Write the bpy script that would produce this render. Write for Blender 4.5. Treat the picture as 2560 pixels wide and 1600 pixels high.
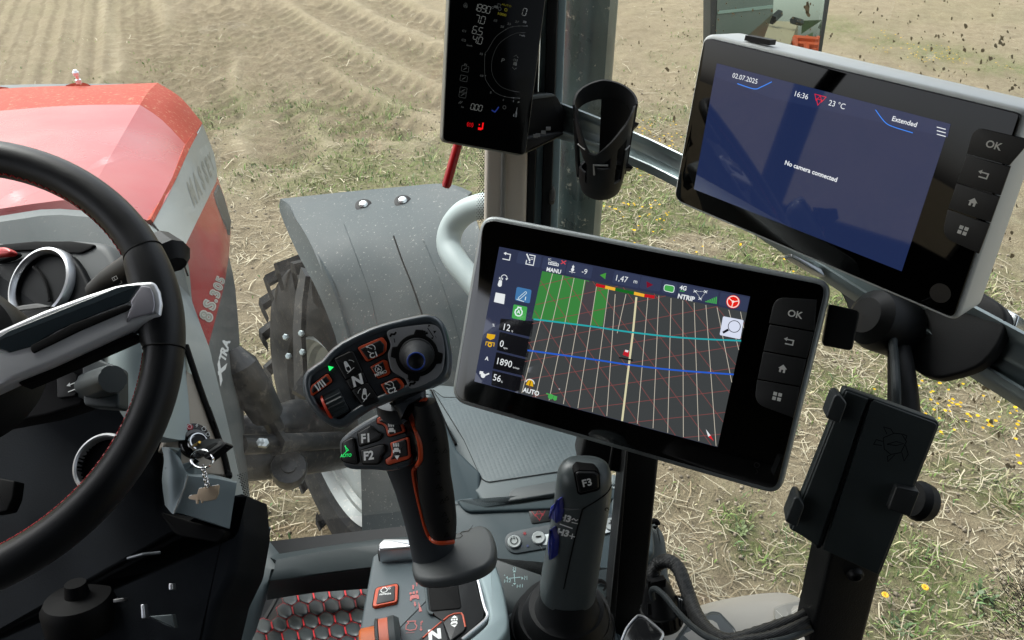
import bpy, math, random
import numpy as np
from mathutils import Vector, Matrix
from mathutils.bvhtree import BVHTree
random.seed(7); rng = np.random.default_rng(7)
for o in list(bpy.data.objects): bpy.data.objects.remove(o)
S = bpy.context.scene
COL = S.collection
# ------------------------------------------------------------------ camera
FPX = 1900.0; PITCH = math.radians(36); YAW = math.radians(16); CAMH = 3.0
C = Vector((0, 0, CAMH))
F = Vector((math.sin(YAW)*math.cos(PITCH), math.cos(YAW)*math.cos(PITCH), -math.sin(PITCH)))
R = Vector((math.cos(YAW), -math.sin(YAW), 0))
U = R.cross(F)
cd = bpy.data.cameras.new('camera'); cam = bpy.data.objects.new('camera', cd); COL.objects.link(cam)
cam.matrix_world = Matrix(((R.x, U.x, -F.x, C.x), (R.y, U.y, -F.y, C.y), (R.z, U.z, -F.z, C.z), (0, 0, 0, 1)))
cd.sensor_width = 36; cd.lens = 36*FPX/2560; cd.clip_start = .02; cd.clip_end = 3000
S.camera = cam
# ------------------------------------------------------------------ world, sun, exposure
EXPO = 1.4
S.view_settings.view_transform = 'Standard'; S.view_settings.look = 'None'
S.view_settings.gamma = 1; S.view_settings.exposure = EXPO; S.view_settings.use_curve_mapping = False
SUN_EL, SUN_AZ = math.radians(50), math.radians(-35)      # azimuth from +Y, towards +X
w = bpy.data.worlds.new('World'); S.world = w; w.use_nodes = True
nt = w.node_tree; bg = nt.nodes['Background']
sky = nt.nodes.new('ShaderNodeTexSky'); sky.sky_type = 'NISHITA'; sky.sun_disc = False
sky.sun_elevation = SUN_EL; sky.sun_rotation = SUN_AZ; sky.air_density = 1.0; sky.dust_density = 4.0; sky.ozone_density = 1.0
hs = nt.nodes.new('ShaderNodeHueSaturation'); hs.inputs['Saturation'].default_value = .30; hs.inputs['Value'].default_value = 1.0
nt.links.new(sky.outputs[0], hs.inputs['Color']); nt.links.new(hs.outputs[0], bg.inputs[0]); bg.inputs[1].default_value = .15
sd = bpy.data.lights.new('sun', 'SUN'); so = bpy.data.objects.new('sun', sd); COL.objects.link(so)
sd.energy = 1.1; sd.angle = math.radians(25); sd.color = (1, .985, .955)
sdir = Vector((math.sin(SUN_AZ)*math.cos(SUN_EL), math.cos(SUN_AZ)*math.cos(SUN_EL), math.sin(SUN_EL)))
so.rotation_euler = sdir.to_track_quat('Z', 'Y').to_euler(); so.location = (0, 0, 20)
try:
    S.cycles.max_bounces = 8; S.cycles.transparent_max_bounces = 12; S.cycles.caustics_reflective = False; S.cycles.caustics_refractive = False
except Exception: pass
# ------------------------------------------------------------------ colour and materials
def lin(c):
    return tuple(((v/255)/12.92 if v/255 <= .04045 else ((v/255+.055)/1.055)**2.4) for v in c)
def mat(name, col, rough=.5, metal=0., spec=.5, bump=None, var=None, coat=0., emit=None, estr=1., dust=None, alb=True):
    """col linear rgb; bump=(scale,strength,dist); var=(scale,amount); dust=(scale,threshold,colour)"""
    if metal < .5 and alb: col = tuple(c*.74 for c in col)
    m = bpy.data.materials.new(name); m.use_nodes = True; n = m.node_tree.nodes; l = m.node_tree.links
    b = n['Principled BSDF']
    b.inputs['Base Color'].default_value = (*col, 1); b.inputs['Roughness'].default_value = rough
    b.inputs['Metallic'].default_value = metal; b.inputs['Specular IOR Level'].default_value = spec
    if coat: b.inputs['Coat Weight'].default_value = coat; b.inputs['Coat Roughness'].default_value = .06
    if emit is not None:
        b.inputs['Emission Color'].default_value = (*emit, 1); b.inputs['Emission Strength'].default_value = estr
    if bump or var or dust:
        tc = n.new('ShaderNodeTexCoord')
    colout = None
    if var:
        t = n.new('ShaderNodeTexNoise'); t.inputs['Scale'].default_value = var[0]; t.inputs['Detail'].default_value = 5
        l.new(tc.outputs['Object'], t.inputs['Vector'])
        mr = n.new('ShaderNodeMapRange'); mr.inputs[1].default_value = .3; mr.inputs[2].default_value = .7
        mr.inputs[3].default_value = 1-var[1]; mr.inputs[4].default_value = 1+var[1]
        l.new(t.outputs[0], mr.inputs[0])
        mx = n.new('ShaderNodeVectorMath'); mx.operation = 'SCALE'; mx.inputs[0].default_value = col
        l.new(mr.outputs[0], mx.inputs['Scale']); colout = mx.outputs[0]
        r2 = n.new('ShaderNodeMapRange'); r2.inputs[1].default_value = .3; r2.inputs[2].default_value = .7
        r2.inputs[3].default_value = max(0, rough-.08); r2.inputs[4].default_value = min(1, rough+.08)
        l.new(t.outputs[0], r2.inputs[0]); l.new(r2.outputs[0], b.inputs['Roughness'])
    if dust:
        t = n.new('ShaderNodeTexNoise'); t.inputs['Scale'].default_value = dust[0]; t.inputs['Detail'].default_value = 8; t.inputs['Roughness'].default_value = .75
        l.new(tc.outputs['Object'], t.inputs['Vector'])
        mr = n.new('ShaderNodeMapRange'); mr.inputs[1].default_value = dust[1]; mr.inputs[2].default_value = dust[1]+(dust[3] if len(dust) > 3 else .06)
        mr.inputs[4].default_value = .8
        l.new(t.outputs[0], mr.inputs[0])
        mi = n.new('ShaderNodeMix'); mi.data_type = 'RGBA'; mi.inputs[7].default_value = (*dust[2], 1)
        if colout: l.new(colout, mi.inputs[6])
        else: mi.inputs[6].default_value = (*col, 1)
        l.new(mr.outputs[0], mi.inputs[0]); colout = mi.outputs[2]
    if colout: l.new(colout, b.inputs['Base Color'])
    if bump:
        t = n.new('ShaderNodeTexNoise'); t.inputs['Scale'].default_value = bump[0]; t.inputs['Detail'].default_value = 3
        l.new(tc.outputs['Object'], t.inputs['Vector'])
        bp = n.new('ShaderNodeBump'); bp.inputs['Strength'].default_value = bump[1]; bp.inputs['Distance'].default_value = bump[2]
        l.new(t.outputs[0], bp.inputs['Height']); l.new(bp.outputs[0], b.inputs['Normal'])
    return m
EF = 1/(2**EXPO)
_em = {}
def emis(rgb, k=1.0, sp=.9):
    """a screen colour, given as it shows in sRGB"""
    key = (rgb, k, sp)
    if key not in _em:
        c = lin(rgb)
        _em[key] = mat('screen_%02x%02x%02x' % rgb, (.004, .004, .004), .03, spec=sp, emit=c, estr=EF*k)
    return _em[key]
_pm = {}
def paint(rgb, rough=.5):
    key = (rgb, rough)
    if key not in _pm: _pm[key] = mat('print_%02x%02x%02x' % rgb, lin(rgb), rough, alb=False)
    return _pm[key]
# ------------------------------------------------------------------ pixel -> place helpers
def ray(x, y): return R*((x-1280)/FPX) + U*((800-y)/FPX) + F
def P(x, y, z): return C + ray(x, y)*z
def crop(x0, y0, s): return lambda x, y: (x0+x/s, y0+y/s)
cA = crop(0, 0, 2.3625); cB = crop(0, 560, 2.8); cC = crop(0, 1000, 2.52); cD = crop(600, 400, 2.52)
cE = crop(720, 760, 3.437); cF = crop(600, 1000, 2.52); cG = crop(1080, 0, 2.7); cH = crop(1100, 520, 2.0431)
cI = crop(1660, 0, 1.8); cJ = crop(1120, 1100, 3.0234); cK = crop(1560, 900, 2.16); cL = crop(1960, 640, 3.2867)
cM = crop(1180, 580, 6.368); cN = crop(1480, 600, 5.762); cO = crop(380, 1000, 5.04); cQ = crop(860, 1400, 6.368); cT = crop(1100, 0, 8.4)
def cc(cr_, *pts): return [cr_(*p) for p in pts]
def ground(x, y, h=0.):
    d = ray(x, y); t = (h-C.z)/d.z; return C+d*t
class Pl:
    def __init__(s, o, eu, n):
        s.o = o.copy(); s.n = n.normalized()
        if s.n.dot(C-o) < 0: s.n = -s.n
        s.eu = (eu-s.n*eu.dot(s.n)).normalized(); s.ev = s.n.cross(s.eu)
    def at(s, x, y, off=0.):
        d = ray(x, y); o = s.o+s.n*off; return C+d*((o-C).dot(s.n)/d.dot(s.n))
    def uv(s, p): q = p-s.o; return (q.dot(s.eu), q.dot(s.ev))
    def xyz(s, u, v, off=0.): return s.o+s.eu*u+s.ev*v+s.n*off
    def mp(s, cx, cy, ang=0., sx=1., sy=1., shear=0.):
        c = s.at(cx, cy); k = (c-C).dot(F)/FPX; ca, sa = math.cos(ang), math.sin(ang)
        e1 = s.eu*ca+s.ev*sa; e2 = -s.eu*sa+s.ev*ca
        return lambda a, b, off=0.: c+(e1*(a*sx+b*shear)+e2*b*sy)*k+s.n*off
    def px(s): return lambda a, b, off=0.: s.at(a, b, off)
    def shift(s, d): return Pl(s.o+s.n*d, s.eu, s.n)
def pl3(a, b, c):
    A, B, D = P(*a), P(*b), P(*c); return Pl(A, B-A, (B-A).cross(D-A))
def pl4(q, z0):
    """plane of a real rectangle seen as the quad q (tl,tr,br,bl)"""
    r = [ray(*p) for p in q]
    A = np.array([[r[1][i], -r[2][i], r[3][i]] for i in range(3)]); b = np.array([r[0][i]*z0 for i in range(3)])
    z = np.linalg.solve(A, b); p = [C+r[0]*z0, C+r[1]*z[0], C+r[2]*z[1], C+r[3]*z[2]]
    return Pl(p[3], p[2]-p[3], (p[1]-p[0]).cross(p[3]-p[0]))
class Sf:
    """a built surface, hit by rays"""
    def __init__(s, g): s.b = BVHTree.FromPolygons(g.v, g.f)
    def at(s, x, y, off=0.):
        d = ray(x, y).normalized(); h = s.b.ray_cast(C, d)
        if h[0] is None:
            for dx, dy in ((3, 0), (-3, 0), (0, 3), (0, -3), (8, 0), (-8, 0), (0, 8), (0, -8)):
                h = s.b.ray_cast(C, ray(x+dx, y+dy).normalized())
                if h[0] is not None: break
            else: return s.last
        n = h[1] if h[1].dot(d) < 0 else -h[1]
        s.last = h[0]-d*off; return s.last
    def mp(s, cx, cy, ang=0., sx=1., sy=1., shear=0.):
        ca, sa = math.cos(ang), math.sin(ang)
        def f(a, b, off=0.):
            x, y = a*sx+b*shear, b*sy
            return s.at(cx+x*ca-y*sa, cy-(x*sa+y*ca), off)
        return f
    def px(s): return lambda a, b, off=0.: s.at(a, b, off)
    def mp2(s, cx, cy, au, av, ku=1., kv=1.):
        au, av = math.radians(au), math.radians(av)
        return lambda a, b, off=0.: s.at(cx+math.cos(au)*a*ku+math.cos(av)*b*kv, cy-math.sin(au)*a*ku-math.sin(av)*b*kv, off)
# ------------------------------------------------------------------ outlines
def rr(pts, r, n=4):
    out = []; N = len(pts)
    for i, p in enumerate(pts):
        p = Vector(p[:2]); a = Vector(pts[i-1][:2]); b = Vector(pts[(i+1) % N][:2])
        ri = r[i] if isinstance(r, (list, tuple)) else r
        la, lb = (a-p).length, (b-p).length; ri = min(ri, la*.48, lb*.48)
        if ri < .01: out.append(tuple(p)); continue
        A = p+(a-p)/la*ri; B = p+(b-p)/lb*ri
        for k in range(n+1):
            t = k/n; q = A*(1-t)**2+p*2*t*(1-t)+B*t*t; out.append((q.x, q.y))
    return out
def cr(pts, n=4, closed=True):
    P_ = [Vector(p) for p in pts]; N = len(P_); out = []
    rg = range(N) if closed else range(N-1)
    for i in rg:
        if closed: a, b, c, d = P_[i-1], P_[i], P_[(i+1) % N], P_[(i+2) % N]
        else: a, b, c, d = P_[max(i-1, 0)], P_[i], P_[i+1], P_[min(i+2, N-1)]
        for k in range(n):
            t = k/n; out.append(.5*((2*b)+(c-a)*t+(2*a-5*b+4*c-d)*t*t+(3*b-a-3*c+d)*t**3))
    if not closed: out.append(P_[-1])
    return [tuple(p) for p in out]
def inset(uv, d):
    N = len(uv); ar = sum(uv[i-1][0]*uv[i][1]-uv[i][0]*uv[i-1][1] for i in range(N)); sg = 1 if ar > 0 else -1
    out = []
    for i in range(N):
        p = Vector(uv[i]); a = p-Vector(uv[i-1]); b = Vector(uv[(i+1) % N])-p
        if a.length < 1e-9: a = b
        if b.length < 1e-9: b = a
        a.normalize(); b.normalize()
        na = Vector((-a.y, a.x))*sg; nb = Vector((-b.y, b.x))*sg; m = na+nb
        if m.length < 1e-3: m = na
        m.normalize(); k = min(1/max(m.dot(na), .4), 2.)
        out.append(tuple(p+m*d*k))
    return out
# ------------------------------------------------------------------ geometry collector
class G:
    def __init__(s): s.v = []; s.f = []; s.m = []
    def add(s, vs, fs, m=0):
        b = len(s.v); s.v += [Vector(v) for v in vs]; s.f += [tuple(i+b for i in f) for f in fs]; s.m += [m]*len(fs); return s
    def rings(s, rg, m=0, closed=True, cap0=True, cap1=True):
        n = len(rg[0]); vs = [v for r in rg for v in r]; fs = []
        for i in range(len(rg)-1):
            for j in range(n if closed else n-1):
                k = (j+1) % n; fs.append((i*n+j, i*n+k, (i+1)*n+k, (i+1)*n+j))
        if cap0: fs.append(tuple(range(n))[::-1])
        if cap1: fs.append(tuple((len(rg)-1)*n+j for j in range(n)))
        return s.add(vs, fs, m)
    def slab(s, pl, pts, th, bev=.001, off=0., m=0, seg=3, top=None, grow=0.):
        """outline in pixels on plane pl; front face at off, thickness th away from the camera"""
        uv = [pl.uv(pl.at(x, y, off)) for x, y in pts]
        if grow: uv = inset(uv, -grow)
        return s.slabuv(pl, uv, th, bev, off, m, seg)
    def slabuv(s, pl, uv, th, bev=.001, off=0., m=0, seg=3, backbev=0.):
        rg = []
        if bev > 0:
            for k in range(seg+1):
                a = k/seg*math.pi/2
                q = inset(uv, bev*(1-math.sin(a))); d = bev*(1-math.cos(a))
                rg.append([pl.xyz(u, v, off-d) for u, v in q])
        else: rg.append([pl.xyz(u, v, off) for u, v in uv])
        if backbev > 0:
            for k in range(seg+1):
                a = k/seg*math.pi/2
                q = inset(uv, backbev*(1-math.cos(a))); d = th-backbev*(1-math.sin(a))
                rg.append([pl.xyz(u, v, off-d) for u, v in q])
        else: rg.append([pl.xyz(u, v, off-th) for u, v in uv])
        return s.rings(rg, m)
    def tube(s, path, r, seg=10, closed=False, m=0, sq=1.):
        path = [Vector(p) for p in path]; N = len(path); rs = r if isinstance(r, (list, tuple)) else [r]*N
        rg = []; up = None
        for i, p in enumerate(path):
            a = path[i-1] if (i > 0 or closed) else p; b = path[(i+1) % N] if (i < N-1 or closed) else p
            t = (b-a).normalized()
            if up is None: up = t.orthogonal().normalized()
            up = (up-t*up.dot(t)).normalized(); sd_ = t.cross(up)
            rg.append([p+(up*math.cos(2*math.pi*j/seg)*sq+sd_*math.sin(2*math.pi*j/seg))*rs[i] for j in range(seg)])
        if closed:
            # close with best twist
            f = rg[0]; best = min(range(seg), key=lambda k: (f[k]-rg[-1][0]).length)
            rg.append([f[(j+best) % seg] for j in range(seg)])
            return s.rings(rg, m, cap0=False, cap1=False)
        return s.rings(rg, m)
    def lathe(s, c, ax, prof, seg=24, m=0, a0=None, cap0=True):
        """prof list of (radius, height along ax)"""
        ax = ax.normalized(); e = (a0-ax*a0.dot(ax)).normalized() if a0 else ax.orthogonal().normalized(); g = ax.cross(e)
        rg = [[c+ax*h+(e*math.cos(2*math.pi*j/seg)+g*math.sin(2*math.pi*j/seg))*max(r, 1e-5) for j in range(seg)] for r, h in prof]
        return s.rings(rg, m, cap0=cap0)
    def box(s, c, ex, ey, ez, m=0):
        """c centre; ex ey ez half-extent vectors"""
        vs = [c+ex*a+ey*b+ez*d for a in (-1, 1) for b in (-1, 1) for d in (-1, 1)]
        return s.add(vs, [(0, 1, 3, 2), (4, 6, 7, 5), (0, 4, 5, 1), (2, 3, 7, 6), (0, 2, 6, 4), (1, 5, 7, 3)], m)
    def sheet(s, rows, th, m=0, dirn=None):
        """grid of world points, given thickness"""
        h, w_ = len(rows), len(rows[0]); nr = [[None]*w_ for _ in range(h)]
        for i in range(h):
            for j in range(w_):
                a = rows[min(i+1, h-1)][j]-rows[max(i-1, 0)][j]; b = rows[i][min(j+1, w_-1)]-rows[i][max(j-1, 0)]
                n = a.cross(b)
                if n.length < 1e-12: n = -F.copy()
                n.normalize()
                if n.dot(C-rows[i][j]) < 0: n = -n
                nr[i][j] = n if dirn is None else dirn
        top = [p for r in rows for p in r]; bot = [rows[i][j]-nr[i][j]*th for i in range(h) for j in range(w_)]
        K = h*w_; fs = []
        for i in range(h-1):
            for j in range(w_-1):
                q = (i*w_+j, i*w_+j+1, (i+1)*w_+j+1, (i+1)*w_+j); fs.append(q); fs.append(tuple(K+x for x in q[::-1]))
        bd = [(0, j) for j in range(w_)]+[(i, w_-1) for i in range(1, h)]+[(h-1, j) for j in range(w_-2, -1, -1)]+[(i, 0) for i in range(h-2, 0, -1)]
        ix = [i*w_+j for i, j in bd]
        for a, b in zip(ix, ix[1:]+ix[:1]): fs.append((a, K+a, K+b, b))
        return s.add(top+bot, fs, m)
    # flat print: M is a mapping (a,b,off)->point
    def poly(s, M, pts, m=0, off=.0005):
        return s.add([M(a, b, off) for a, b in pts], [tuple(range(len(pts)))], m)
    def line(s, M, pts, w_, m=0, off=.0005, closed=False):
        N = len(pts); V = [Vector(p[:2]) for p in pts]; L_ = []; R_ = []
        for i in range(N):
            a = V[i]-V[i-1] if (i > 0 or closed) else V[1]-V[0]
            b = V[(i+1) % N]-V[i] if (i < N-1 or closed) else V[-1]-V[-2]
            if a.length < 1e-9: a = b
            if b.length < 1e-9: b = a
            a.normalize(); b.normalize(); n = Vector((-a.y, a.x))+Vector((-b.y, b.x))
            if n.length < .1: n = Vector((-a.y, a.x))
            n.normalize(); k = min(1/max(n.dot(Vector((-a.y, a.x))), .5), 2)
            L_.append(V[i]+n*k*w_/2); R_.append(V[i]-n*k*w_/2)
        vs = [M(p.x, p.y, off) for p in L_]+[M(p.x, p.y, off) for p in R_]
        fs = [(i, (i+1) % N, N+(i+1) % N, N+i) for i in range(N if closed else N-1)]
        return s.add(vs, fs, m)
    def circ(s, M, r, w_, m=0, off=.0005, a0=0, a1=360, c=(0, 0), n=24, ry=None):
        ry = ry or r; full = (a1-a0) >= 360
        k = n if full else n
        pts = [(c[0]+r*math.cos(math.radians(a0+(a1-a0)*i/k)), c[1]+ry*math.sin(math.radians(a0+(a1-a0)*i/k))) for i in range(k if full else k+1)]
        return s.line(M, pts, w_, m, off, closed=full)
    def disc(s, M, r, m=0, off=.0005, c=(0, 0), n=20, ry=None):
        ry = ry or r
        return s.poly(M, [(c[0]+r*math.cos(2*math.pi*i/n), c[1]+ry*math.sin(2*math.pi*i/n)) for i in range(n)], m, off)
    def text(s, M, body, h, m=0, off=.0006, c=(0, 0), bold=0., shear=0., wide=1., al='C'):
        vs, fs = glyphs(body, bold)
        xs = [v[0] for v in vs]; ys = [v[1] for v in vs]; x0, x1 = min(xs), max(xs)
        ox = (x0+x1)/2 if al == 'C' else x0; oy = CAPH/2; k = h/CAPH
        return s.add([M(c[0]+((vx-ox)*wide+(vy-oy)*shear)*k, c[1]+(vy-oy)*k, off) for vx, vy in vs], fs, m)
_gl = {}
def glyphs(body, bold=0.):
    key = (body, bold)
    if key not in _gl:
        cu = bpy.data.curves.new('t', 'FONT'); cu.body = body; cu.size = 1; cu.offset = bold; cu.resolution_u = 3; cu.fill_mode = 'FRONT' if hasattr(cu, 'fill_mode') else cu.fill_mode
        ob = bpy.data.objects.new('t', cu); COL.objects.link(ob)
        dg = bpy.context.evaluated_depsgraph_get(); me = bpy.data.meshes.new_from_object(ob.evaluated_get(dg))
        _gl[key] = ([(v.co.x, v.co.y) for v in me.vertices], [tuple(p.vertices) for p in me.polygons])
        bpy.data.objects.remove(ob); bpy.data.meshes.remove(me)
    return _gl[key]
CAPH = max(v[1] for v in glyphs('H')[0])
# ------------------------------------------------------------------ objects
_root = {}
def build(name, g, mats, parent=None, label=None, smooth=True, loc=None, sharp=32):
    me = bpy.data.meshes.new(name)
    if parent is not None: base = _root[parent.name]
    elif loc is not None: base = Vector(loc)
    else:
        mn = [min(v[i] for v in g.v) for i in range(3)]; mx = [max(v[i] for v in g.v) for i in range(3)]
        base = Vector(((mn[0]+mx[0])/2, (mn[1]+mx[1])/2, mn[2]))
    me.from_pydata([tuple(v-base) for v in g.v], [], g.f)
    if not isinstance(mats, (list, tuple)): mats = [mats]
    for m in mats: me.materials.append(m)
    if len(mats) > 1: me.polygons.foreach_set('material_index', g.m)
    me.validate()
    if smooth: me.shade_smooth(); me.set_sharp_from_angle(angle=math.radians(sharp))
    o = bpy.data.objects.new(name, me); COL.objects.link(o)
    if parent is not None: o.parent = parent
    else: o.location = base
    _root[o.name] = base
    if label: o['label'] = label
    return o
def thing(name, label, cat, loc, group=None):
    o = bpy.data.objects.new(name, None); COL.objects.link(o); o.location = loc; o.empty_display_size = .05
    _root[o.name] = Vector(loc); o['label'] = label; o['category'] = cat
    if group: o['group'] = group
    return o
def solo(name, g, mats, label, cat, group=None, **k):
    o = build(name, g, mats, **k); o['label'] = label; o['category'] = cat
    if group: o['group'] = group
    return o
def setting(name, g, mats, kind='structure', **k):
    o = build(name, g, mats, **k); o['kind'] = kind; return o
def inner(pts, k):
    """shrink a pixel outline towards its centroid by k pixels (for inlays)"""
    return inset(pts, k)
# ------------------------------------------------------------------ shared materials
GR = dict(bump=(900, .25, .0004))
M_dark = mat('black_plastic', (.0075, .008, .009), .5, spec=.25, var=(6, .2), **GR)
M_soft = mat('black_rubber', (.010, .011, .0125), .55, spec=.28, var=(12, .15), **GR)
M_char = mat('charcoal_plastic', (.045, .056, .060), .5, spec=.3, var=(5, .12), **GR)
M_grey = mat('slate_grey_plastic', (.052, .070, .076), .5, spec=.3, var=(4, .08), **GR)
M_lid = mat('blue_grey_plastic', (.085, .11, .118), .5, spec=.3, var=(4, .06), **GR)
M_deep = mat('near_black_plastic', (.003, .003, .0033), .6, spec=.1)
M_leather = mat('black_leather', (.007, .008, .010), .42, spec=.35, bump=(1400, .35, .0004), var=(20, .2))
M_beige = mat('beige_grey_plastic', (.70, .63, .54), .5, var=(4, .06), **GR)
M_silver = mat('silver_paint', (.36, .40, .41), .38, metal=.35, var=(6, .05))
M_alu = mat('brushed_aluminium', (.55, .58, .6), .28, metal=1., bump=(200, .05, .0005), var=(20, .12))
M_chrome = mat('chrome', (.8, .8, .8), .08, metal=1.)
M_satin = mat('satin_chrome', (.62, .63, .65), .36, metal=1.)
M_glassblk = mat('black_display_glass', (.001, .001, .001), .03, spec=1.0, var=(7, 0.))
M_frame = mat('display_frame_grey', (.36, .39, .39), .42, metal=.4); M_frame2 = mat('display_frame_silver', (.80, .84, .83), .4)
M_orange = mat('orange_trim', (.72, .085, .02), .4)
M_red = mat('red_plastic', (.6, .02, .02), .35)
M_blue = mat('blue_plastic', (.015, .03, .35), .35)
M_white = mat('white_print', (.80, .82, .81), .5, alb=False)
M_postbl = mat('black_powder_coat', (.0075, .008, .0085), .5, spec=.3, bump=(700, .5, .0005), var=(10, .25))
# ================================================================== FIELD
def vnoise(x, y, s, seed=0):
    x = np.asarray(x)/s; y = np.asarray(y)/s; xi = np.floor(x).astype(np.int64); yi = np.floor(y).astype(np.int64)
    fx = x-xi; fy = y-yi; fx = fx*fx*(3-2*fx); fy = fy*fy*(3-2*fy)
    def h(a, b):
        n = (a*374761393+b*668265263+seed*69069) & 0xffffffff; n = ((n ^ (n >> 13))*1274126177) & 0xffffffff
        return ((n ^ (n >> 16)) & 0xffff)/65535.
    return (h(xi, yi)*(1-fx)+h(xi+1, yi)*fx)*(1-fy)+(h(xi, yi+1)*(1-fx)+h(xi+1, yi+1)*fx)*fy
def fbm(x, y, s, o=4, seed=0):
    r = 0; a = .5; t = 0
    for i in range(o): r = r+a*vnoise(x, y, s, seed+i); t += a; a *= .55; s /= 2.1
    return r/t
def seg_d(x, y, a, b):
    ax, ay = a; bx, by = b; dx, dy = bx-ax, by-ay; t = np.clip(((x-ax)*dx+(y-ay)*dy)/(dx*dx+dy*dy), 0, 1)
    return np.hypot(x-ax-t*dx, y-ay-t*dy)
def gp(x, y): g_ = ground(x, y); return (g_.x, g_.y)
# patches: (pixel point a, pixel point b, half width m, strength)
GREEN = [((2060, 70), (2600, 190), .5, .75), ((1540, 420), (1700, 560), .55, .8), ((1520, 560), (2100, 640), .45, 1.), ((2040, 600), (2600, 950), .8, .9),
         ((2150, 1000), (2560, 1250), .32, .85), ((2380, 700), (2560, 760), .6, .9), ((2150, 1450), (2420, 1560), .3, .8), ((560, 270), (900, 300), .6, .85), ((900, 400), (1150, 420), .7, .95), ((760, 430), (1000, 440), .4, .7),
         ((560, 420), (640, 440), .4, .35), ((1820, 1290), (1880, 1400), .1, .7), ((1560, 240), (1700, 420), .6, .35), ((1930, 780), (2000, 860), .25, .6)]
SOIL = [((560, 560), (640, 780), .35, .6), ((620, 1150), (700, 1330), .35, .8), ((1640, 1180), (1800, 1330), .3, .6), ((2250, 1260), (2420, 1330), .35, .85), ((2200, 1150), (2400, 1200), .25, .5),
        ((500, 20), (560, 30), .8, .9), ((200, 180), (330, 200), 1.2, .5), ((1560, 60), (1700, 200), 1.5, .3)]
def masks(x, y):
    x = np.asarray(x, float); y = np.asarray(y, float)
    wx = x+.5*(fbm(x, y, .9, 3, 5)-.5); wy = y+.5*(fbm(x, y, .9, 3, 9)-.5)
    g = np.zeros_like(x); s_ = np.zeros_like(x)
    for a, b, w_, k in GREEN: g = np.maximum(g, k*np.exp(-(seg_d(wx, wy, gp(*a), gp(*b))/w_)**2))
    for a, b, w_, k in SOIL: s_ = np.maximum(s_, k*np.exp(-(seg_d(wx, wy, gp(*a), gp(*b))/w_)**2))
    n = fbm(x, y, .35, 4, 21)
    g = np.clip(g*1.35*np.clip((n-.28)*3.2, 0, 1.2)+.22*np.clip((fbm(x, y, .8, 4, 31)-.52)*6, 0, 1), 0, 1)
    return g, np.clip(s_+.55*np.clip((fbm(x, y, .6, 4, 41)-.5)*5, 0, 1), 0, 1)
FAR = gp(640, 330)[1]
TRK = []
for (a, b, c_) in (((470, 0), (640, 120), (1010, 330)), ((650, 0), (800, 110), (1090, 260)), ((330, 0), (400, 190), (520, 420)), ((560, 0), (500, 150), (560, 300)), ((790, 0), (960, 90), (1160, 170)), ((610, -40), (700, 90), (900, 330)), ((700, -40), (900, 70), (1180, 210)), ((560, -60), (560, 60), (500, 210)), ((500, -60), (470, 80), (330, 215)), ((630, -60), (650, 120), (720, 400)), ((900, -30), (1020, 40), (1260, 120))):
    q = [gp(*a), gp(*b), gp(*c_)]
    TRK.append(cr([(u, v) for u, v in q], 5, closed=False))
def tracks(x, y):
    d = np.full(np.shape(x), 9.); al = np.zeros(np.shape(x)); acc = 0
    for tr in TRK:
        acc = 0
        for (a, b) in zip(tr, tr[1:]):
            dx, dy = b[0]-a[0], b[1]-a[1]; L_ = math.hypot(dx, dy)
            t = np.clip(((x-a[0])*dx+(y-a[1])*dy)/(L_*L_), 0, 1); dd = np.hypot(x-a[0]-t*dx, y-a[1]-t*dy)
            m = dd < d; d = np.where(m, dd, d); al = np.where(m, acc+t*L_, al); acc += L_
    return d, al
ROWX = gp(520, 60)[0]
def hgt(x, y):
    x = np.asarray(x, float); y = np.asarray(y, float)
    h = .10*(fbm(x, y, 2.2, 3, 1)-.5)+.055*(fbm(x, y, .32, 4, 2)-.5)+.03*(fbm(x, y, .075, 3, 3)-.5)
    d, al = tracks(x, y)
    k = np.clip(1-(d/.32)**4, 0, 1); h = h-.03*k+.024*k*np.sin((al+d*.8)*2*math.pi/.24)+.03*np.exp(-((d-.40)/.08)**2)
    rows = np.clip((y-5.6)/2, 0, 1)*np.clip((ROWX-x)/1.2, 0, 1)
    ang = math.radians(-6.7); u = x*math.cos(ang)-y*math.sin(ang)
    h = h*(1-.4*rows)+.020*rows*np.sin(u*2*math.pi/.27)*(1-k)
    return h
xs = np.concatenate([-np.geomspace(600, 9.2, 26), np.arange(-9, -3, .09), np.arange(-3, 5, .045), np.arange(5, 12, .075), np.geomspace(12.3, 600, 26)])
ys = np.concatenate([-np.geomspace(600, 6, 22), np.arange(-5.5, .5, .3), np.arange(.5, 6.5, .042), np.arange(6.5, 13, .065), np.arange(13, 22, .18), np.geomspace(22.6, 700, 30)])
X, Y = np.meshgrid(xs, ys); Z = hgt(X, Y)
fade = np.clip(1-(np.hypot(X, Y)-18)/30, 0, 1); Z = Z*fade
nx, ny = len(xs), len(ys)
me = bpy.data.meshes.new('ground')
idx = np.arange(nx*ny).reshape(ny, nx)
quads = np.stack([idx[:-1, :-1], idx[:-1, 1:], idx[1:, 1:], idx[1:, :-1]], -1).reshape(-1, 4)
me.vertices.add(nx*ny); me.vertices.foreach_set('co', np.stack([X, Y, Z], -1).ravel())
me.loops.add(quads.size); me.loops.foreach_set('vertex_index', quads.ravel().astype(np.int32))
me.polygons.add(len(quads)); me.polygons.foreach_set('loop_start', np.arange(0, quads.size, 4, dtype=np.int32)); me.polygons.foreach_set('loop_total', np.full(len(quads), 4, dtype=np.int32))
me.update(); me.shade_smooth()
gm, sm = masks(X, Y)
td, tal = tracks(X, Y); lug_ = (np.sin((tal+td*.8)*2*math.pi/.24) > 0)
rowsm = .8*np.clip((Y-5.6)/2.5, 0, 1)*np.clip((ROWX-X)/1.2, 0, 1)
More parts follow.
